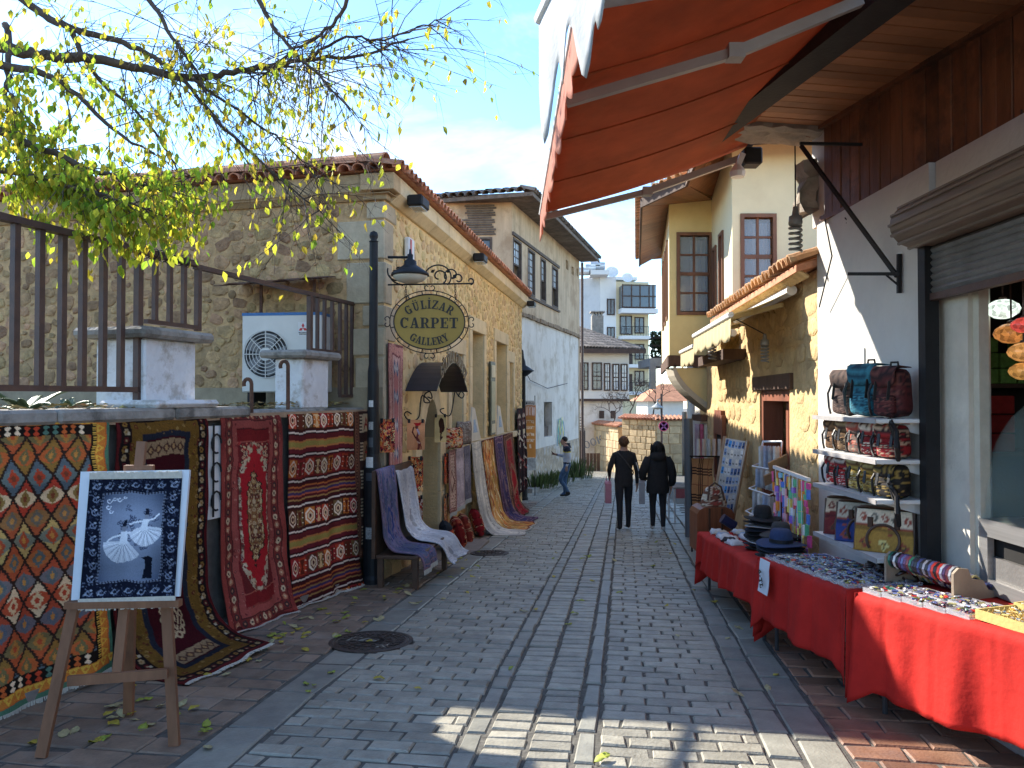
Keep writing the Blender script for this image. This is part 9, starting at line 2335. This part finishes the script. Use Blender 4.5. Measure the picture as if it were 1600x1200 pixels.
# far table and hanging textiles under the bay
ft = thing('far_table', 'small far table with pink cloth beyond the dark grey pipe', 'table', (3.45, 15.8, gz(15.8)))
zf = gz(15.8)+.72; q = MB(); q.bev(3.25, 3.75, 15.5, 16.2, zf-.03, zf, .01); q.part('tabletop', CONC, ft)
for x in (3.29, 3.71):
    for y in (15.55, 16.15): q = MB(); q.tube([(x,y,gz(y)),(x,y,zf-.03)], .016, 6); q.part('leg', WHITE_METAL, ft)
q = MB(); q.bb(3.3,3.72,15.48,15.49,zf-.22,zf-.032); q.part('pink_cloth', mat('pink_cloth', (.45,.14,.16), .9), ft)
q = MB(); P = np.array([[tuple(Vector((3.18+.09*math.sin(j*1.1)*.5+.012*j, 14.2+.05*j, 1.35-.95*i/8 - (.25 if j > 3 else 0)*i/8))) for j in range(7)] for i in range(9)]); q.sheet(P, .01); q.top('hanging_cloth', mat('white_linen', (.60,.57,.48), .9, .1, 10, trans=.3), 'long white cloth hanging beside the dark grey pipe', 'cloth', smooth=True)
for k, (x, y, c_, nm) in enumerate(((3.30,13.55,(.45,.10,.16),'crimson'),(3.36,13.5,(.55,.50,.40),'cream'),(3.24,13.6,(.40,.30,.34),'mauve'))):
    q = MB(); P = np.array([[tuple(Vector((x+.05*j/4+.01*math.sin(j*2), y-.02*j, 1.15-.75*i/6))) for j in range(5)] for i in range(7)]); q.sheet(P, .012); q.top('hanging_scarf', mat('scarf_'+nm, c_, .9, .2, 12), '%s scarf hanging under the bay console' % nm, 'scarf', 'scarves hanging under the bay', smooth=True)
# ================================================================ TREE, LEAVES, PLANTS
BARK = mat('tree_bark', (0.075,0.055,0.042), .95, .35, 14, bump=.5, bscale=40)
LEAF = mat('autumn_leaf', (0.40,0.42,0.04), .55, .3, 2.2, rvar=.45, hue=.035, bump=.05, trans=.6, col2=(0.62,0.54,0.05), spec=.3)
LEAFG = mat('green_leaf', (0.20,0.32,0.03), .55, .3, 2.2, rvar=.4, hue=.03, bump=.05, trans=.6, col2=(0.38,0.46,0.04), spec=.3)
tree = thing('overhanging_tree', 'tree with arching bare branches and yellow green autumn leaves at the upper left', 'tree', (-7.4, 7.6, 1.46))
rt = random.Random(17)
q = MB(); q.tube([(-7.4,7.6,1.3),(-7.35,7.55,2.4),(-7.1,7.4,3.4),(-6.9,7.2,4.2)], [.30,.24,.21,.19], 12); trunk = q.part('trunk', BARK, tree, smooth=True)
hub = Vector((-6.9,7.2,4.2))
def limb(pts, r0, r1, Y0, Y1, start=None):
    c = curve(pts, 5); n = len(c); P = [at(x, y, Y0 + (Y1-Y0)*i/(n-1)) for i, (x, y) in enumerate(c)]
    if start is not None: P = [start, (start+P[0])/2 + Vector((0,0,.1))] + P
    P = [p + Vector((rt.uniform(-.012,.012), rt.uniform(-.02,.02), rt.uniform(-.012,.012))) for p in P]
    m = len(P); R_ = [r0 + (r1-r0)*(i/(m-1))**.8 for i in range(m)]
    q = MB(); q.tube(P, R_, 7); q.part('limb', BARK, tree, smooth=True); return P
limbs = []
limbs.append(limb([(-70,55),(0,72),(60,86),(130,90),(210,104),(300,121),(350,115),(420,104),(480,92),(560,88),(640,62)], .065, .008, 6.6, 6.3, hub))
limbs.append(limb([(-60,-80),(50,10),(110,42),(180,62),(240,90),(290,130),(350,200),(440,280),(500,330)], .045, .005, 7.0, 6.0, hub+Vector((.1,0,.5))))
limbs.append(limb([(110,42),(130,90),(160,130),(210,170),(260,235),(285,280)], .028, .006, 6.8, 6.6))
limbs.append(limb([(200,-40),(240,10),(270,60),(300,100),(330,160)], .03, .007, 6.8, 6.2, hub+Vector((.6,-.3,1.6))))
limbs.append(limb([(360,-60),(410,10),(440,60),(490,110),(530,150)], .03, .006, 6.4, 5.8, hub+Vector((1.6,-.5,2.0))))
limbs.append(limb([(560,-50),(540,10),(500,55),(450,85),(400,130)], .022, .006, 6.0, 6.3))
limbs.append(limb([(480,92),(540,60),(600,62),(660,40),(690,30)], .014, .004, 6.3, 6.0))
limbs.append(limb([(-80,90),(0,100),(60,115),(110,140),(180,205),(240,240)], .05, .007, 6.2, 5.6, hub+Vector((.2,-.2,-.3))))
limbs.append(limb([(-80,190),(0,205),(70,235),(150,268),(215,285),(255,296)], .045, .006, 5.8, 5.4, hub+Vector((.2,-.4,-.8))))
limbs.append(limb([(-60,265),(30,270),(110,290),(180,310),(230,330)], .03, .005, 5.6, 5.3, hub+Vector((.3,-.4,-.9))))
limbs.append(limb([(300,121),(360,165),(420,205),(470,250),(510,285)], .016, .003, 6.4, 6.2))
limbs.append(limb([(10,40),(15,90),(8,140),(18,180),(30,215)], .03, .008, 6.3, 5.7))
tw = MB(); lv = MB(); lg = MB()
def leaf(mb, c, size, drop):
    ax = (Vector((rt.uniform(-.6,.6), rt.uniform(-.6,.6), -drop))).normalized(); sd = ax.cross(Vector((rt.uniform(-1,1),rt.uniform(-1,1),.2))).normalized(); nr = sd.cross(ax)*size*.12
    w = size*.28; t = c + ax*size
    mb.add([c, c+ax*size*.35+sd*w+nr, c+ax*size*.72+sd*w*.62+nr, t, c+ax*size*.72-sd*w*.62+nr, c+ax*size*.35-sd*w+nr], [(0,1,2,3),(0,3,4,5)])
def twig(p, d, L_, r, depth, leafy, green):
    pts = [p]; n = max(3, int(L_/.16)); dd = d.normalized()
    for i in range(n):
        dd = (dd + Vector((rt.uniform(-.22,.22), rt.uniform(-.22,.22), rt.uniform(-.16,.13)-.035))).normalized(); pts.append(pts[-1] + dd*L_/n)
    tw.tube(pts, [r*(1-.75*i/n) for i in range(n+1)], 4, cap=False)
    for i in range(1, n+1):
        if depth > 0 and rt.random() < .8: twig(pts[i], (dd + Vector((rt.uniform(-1,1), rt.uniform(-.9,.9), rt.uniform(-.9,.5)))), L_*rt.uniform(.35,.7), r*.55, depth-1, leafy, green)
        k = leafy*rt.uniform(.3,1.7)
        while k > rt.random(): leaf(lg if rt.random() < green else lv, pts[i] + Vector((rt.uniform(-.05,.05),)*3), rt.uniform(.045,.088), 1.1); k -= 1
#            limb, twigs, length, leafiness, share of green
spec = [(0, 56, .70, .20, .2), (1, 42, .6, .18, .3), (2, 14, .5, .3, .4), (3, 26, .6, .10, .3), (4, 28, .6, .10, .2), (5, 28, .5, .20, .2), (6, 22, .5, .05, .1), (7, 24, .5, .5, .5), (8, 46, .36, 2.2, .5), (9, 42, .32, 2.4, .45), (10, 16, .34, .2, .1), (11, 22, .45, .7, .5)]
for (i, n, L_, lf, gr) in spec:
    P = limbs[i]
    for k in range(n):
        f = rt.uniform(.25 if len(P) > 20 else .1, 1.0)*(len(P)-1); a = int(min(f, len(P)-2)); p = P[a].lerp(P[a+1], f-a); d = (P[a+1]-P[a]).normalized()
        twig(p, d*.7 + Vector((rt.uniform(-.7,.9), rt.uniform(-.7,.5), rt.uniform(-1.0,.75))), L_*rt.uniform(.6,1.4), .0055, 2 if i not in (8,9) else 1, lf, gr)
tw.part('twigs', BARK, tree, kind='stuff')
lv.part('yellow_leaves', LEAF, tree, kind='stuff'); lg.part('green_leaves', LEAFG, tree, kind='stuff')
# bare shrub behind the garden wall
bt_ = thing('bare_shrub', 'leafless tangled shrub above the stone garden wall', 'shrub', (7.0, 41, .2))
q = MB()
def bare(p, d, L_, r, k):
    e = p + d.normalized()*L_; q.tube([p, p.lerp(e,.5)+Vector((rt.uniform(-.1,.1),0,.08)), e], [r, r*.8, r*.6], 4, cap=False)
    if k:
        for _ in range(3): bare(e, d*.6 + Vector((rt.uniform(-1,1), rt.uniform(-.5,.5), rt.uniform(-.5,.9))), L_*.78, r*.62, k-1)
for x, z in ((5.4,-.3),(6.4,.4),(7.6,.5)): bare(Vector((x, 41.5, z)), Vector((.2,0,1)), .75, .045, 4)
q.part('branches', BARK, bt_, kind='stuff')
# fleshy-leaved plants behind the fence
AG = mat('agave_green', (.09,.14,.075), .5, .3, 4, bump=.1)
for k, (px, lab) in enumerate(((40, 'fleshy grey green agave plant behind the fence at the left edge'), (105, 'smaller agave plant behind the fence left of the first pillar'))):
    c = at(px, 612, 5.9); c.z = 1.46; t = thing('agave_plant', lab, 'plant', c)
    for j in range(13):
        a = j*2.4 + k; e = .35+.5*(j % 4)/4; L_ = rt.uniform(.26,.42)*(1 if k == 0 else .8); q = MB(); pts = []
        for i in range(6):
            f = i/5; w = .045*(1-f**2)*(.6+f*1.2 if f < .4 else 1); p = c + Vector((math.cos(a)*L_*f, math.sin(a)*L_*f, L_*(f*e*1.6 - .5*f*f))); s_ = Vector((-math.sin(a), math.cos(a), 0))*w; pts.append((p-s_, p+Vector((0,0,-.012)), p+s_))
        P = np.array([[tuple(v) for v in r_] for r_ in pts]); q.sheet(P, .01); q.part('fleshy_leaf', AG, t, smooth=True)
# leaf litter on the terrace
LIT = mat('dry_leaf', (0.20,0.13,0.05), .9, .4, 6, rvar=.5, hue=.03, bump=.1, col2=(.34,.26,.10))
q = MB()
for k in range(2600):
    u = rt.uniform(-1.2, 4.6); n = -rt.uniform(.1, 2.2); p = LW.w(u, n, 1.47 + rt.uniform(0,.05) + (.05 if n > -.5 else 0)); s_ = rt.uniform(.02,.045); Mx = TR(*p) @ rotz(rt.uniform(0,6.3)) @ Matrix.Rotation(rt.uniform(-.6,.6), 4, 'X')
    q.add([(-s_,0,0),(0,s_*.5,.008),(s_,0,0),(0,-s_*.5,.008)], [(0,1,2,3)], Mx)
q.top('leaf_litter', LIT, 'dry brown leaf litter covering the terrace behind the fence', 'leaf litter', kind='stuff')
# fallen leaves on the pavement and road, each lying by itself
YL = [mat('fallen_yellow', (.52,.42,.06), .6, .2, 30, bump=.1, trans=.2), mat('fallen_lime', (.36,.40,.06), .6, .2, 30, bump=.1, trans=.2), mat('fallen_pale', (.52,.46,.24), .7, .2, 30, bump=.1, trans=.2)]
lm = []
for k in range(9):
    rr_ = random.Random(300+k); mb = MB(); n = 7; rows = []
    for i in range(n):
        f = i/(n-1); w = .026*math.sin(math.pi*f**.8)*(1+.1*rr_.random()) + .0008; y = -.05+.10*f; z = .006+.012*math.sin(f*3+k)*rr_.uniform(.3,1); rows.append([(-w, y, z+.010*rr_.random()), (0, y, z), (w, y, z+.012*rr_.random())])
    mb.sheet(np.array(rows), .0008); lm.append(mb.mesh('fallen_leaf', YL[k % 3], smooth=True))
def fallen(x, y, k, lab):
    o = bpy.data.objects.new('fallen_leaf', lm[k % 9]); COL.objects.link(o); o.location = (x, y, gz(y)+.003); o.rotation_euler = (math.atan(-SLOPE)+rt.uniform(-.12,.12), rt.uniform(-.12,.12), rt.uniform(0,6.3)); s_ = rt.uniform(.55,1.05); o.scale = (s_,)*3
    tag(o, lab, 'leaf', 'fallen leaves')
cnt = 0
while cnt < 115:
    s = 3.7 + rt.random()**1.15*8.0; t = -3.3 + abs(rt.gauss(0, .75)); x, y = st(s, t)
    wall = -3.09 + .305*(y-4.63) + .3 if y < 8.7 else -1.2 + .161*(y-8.7)
    if x < wall: continue
    fallen(x, y, cnt, 'yellow fallen leaf lying on the left pavement' if t < -2.28 else 'yellow fallen leaf lying on the grey setts'); cnt += 1
for k in range(40):
    s = 3.8 + rt.random()*10; x, y = st(s, rt.uniform(-1.0, 1.15)); fallen(x, y, k, 'yellow fallen leaf lying on the grey setts')
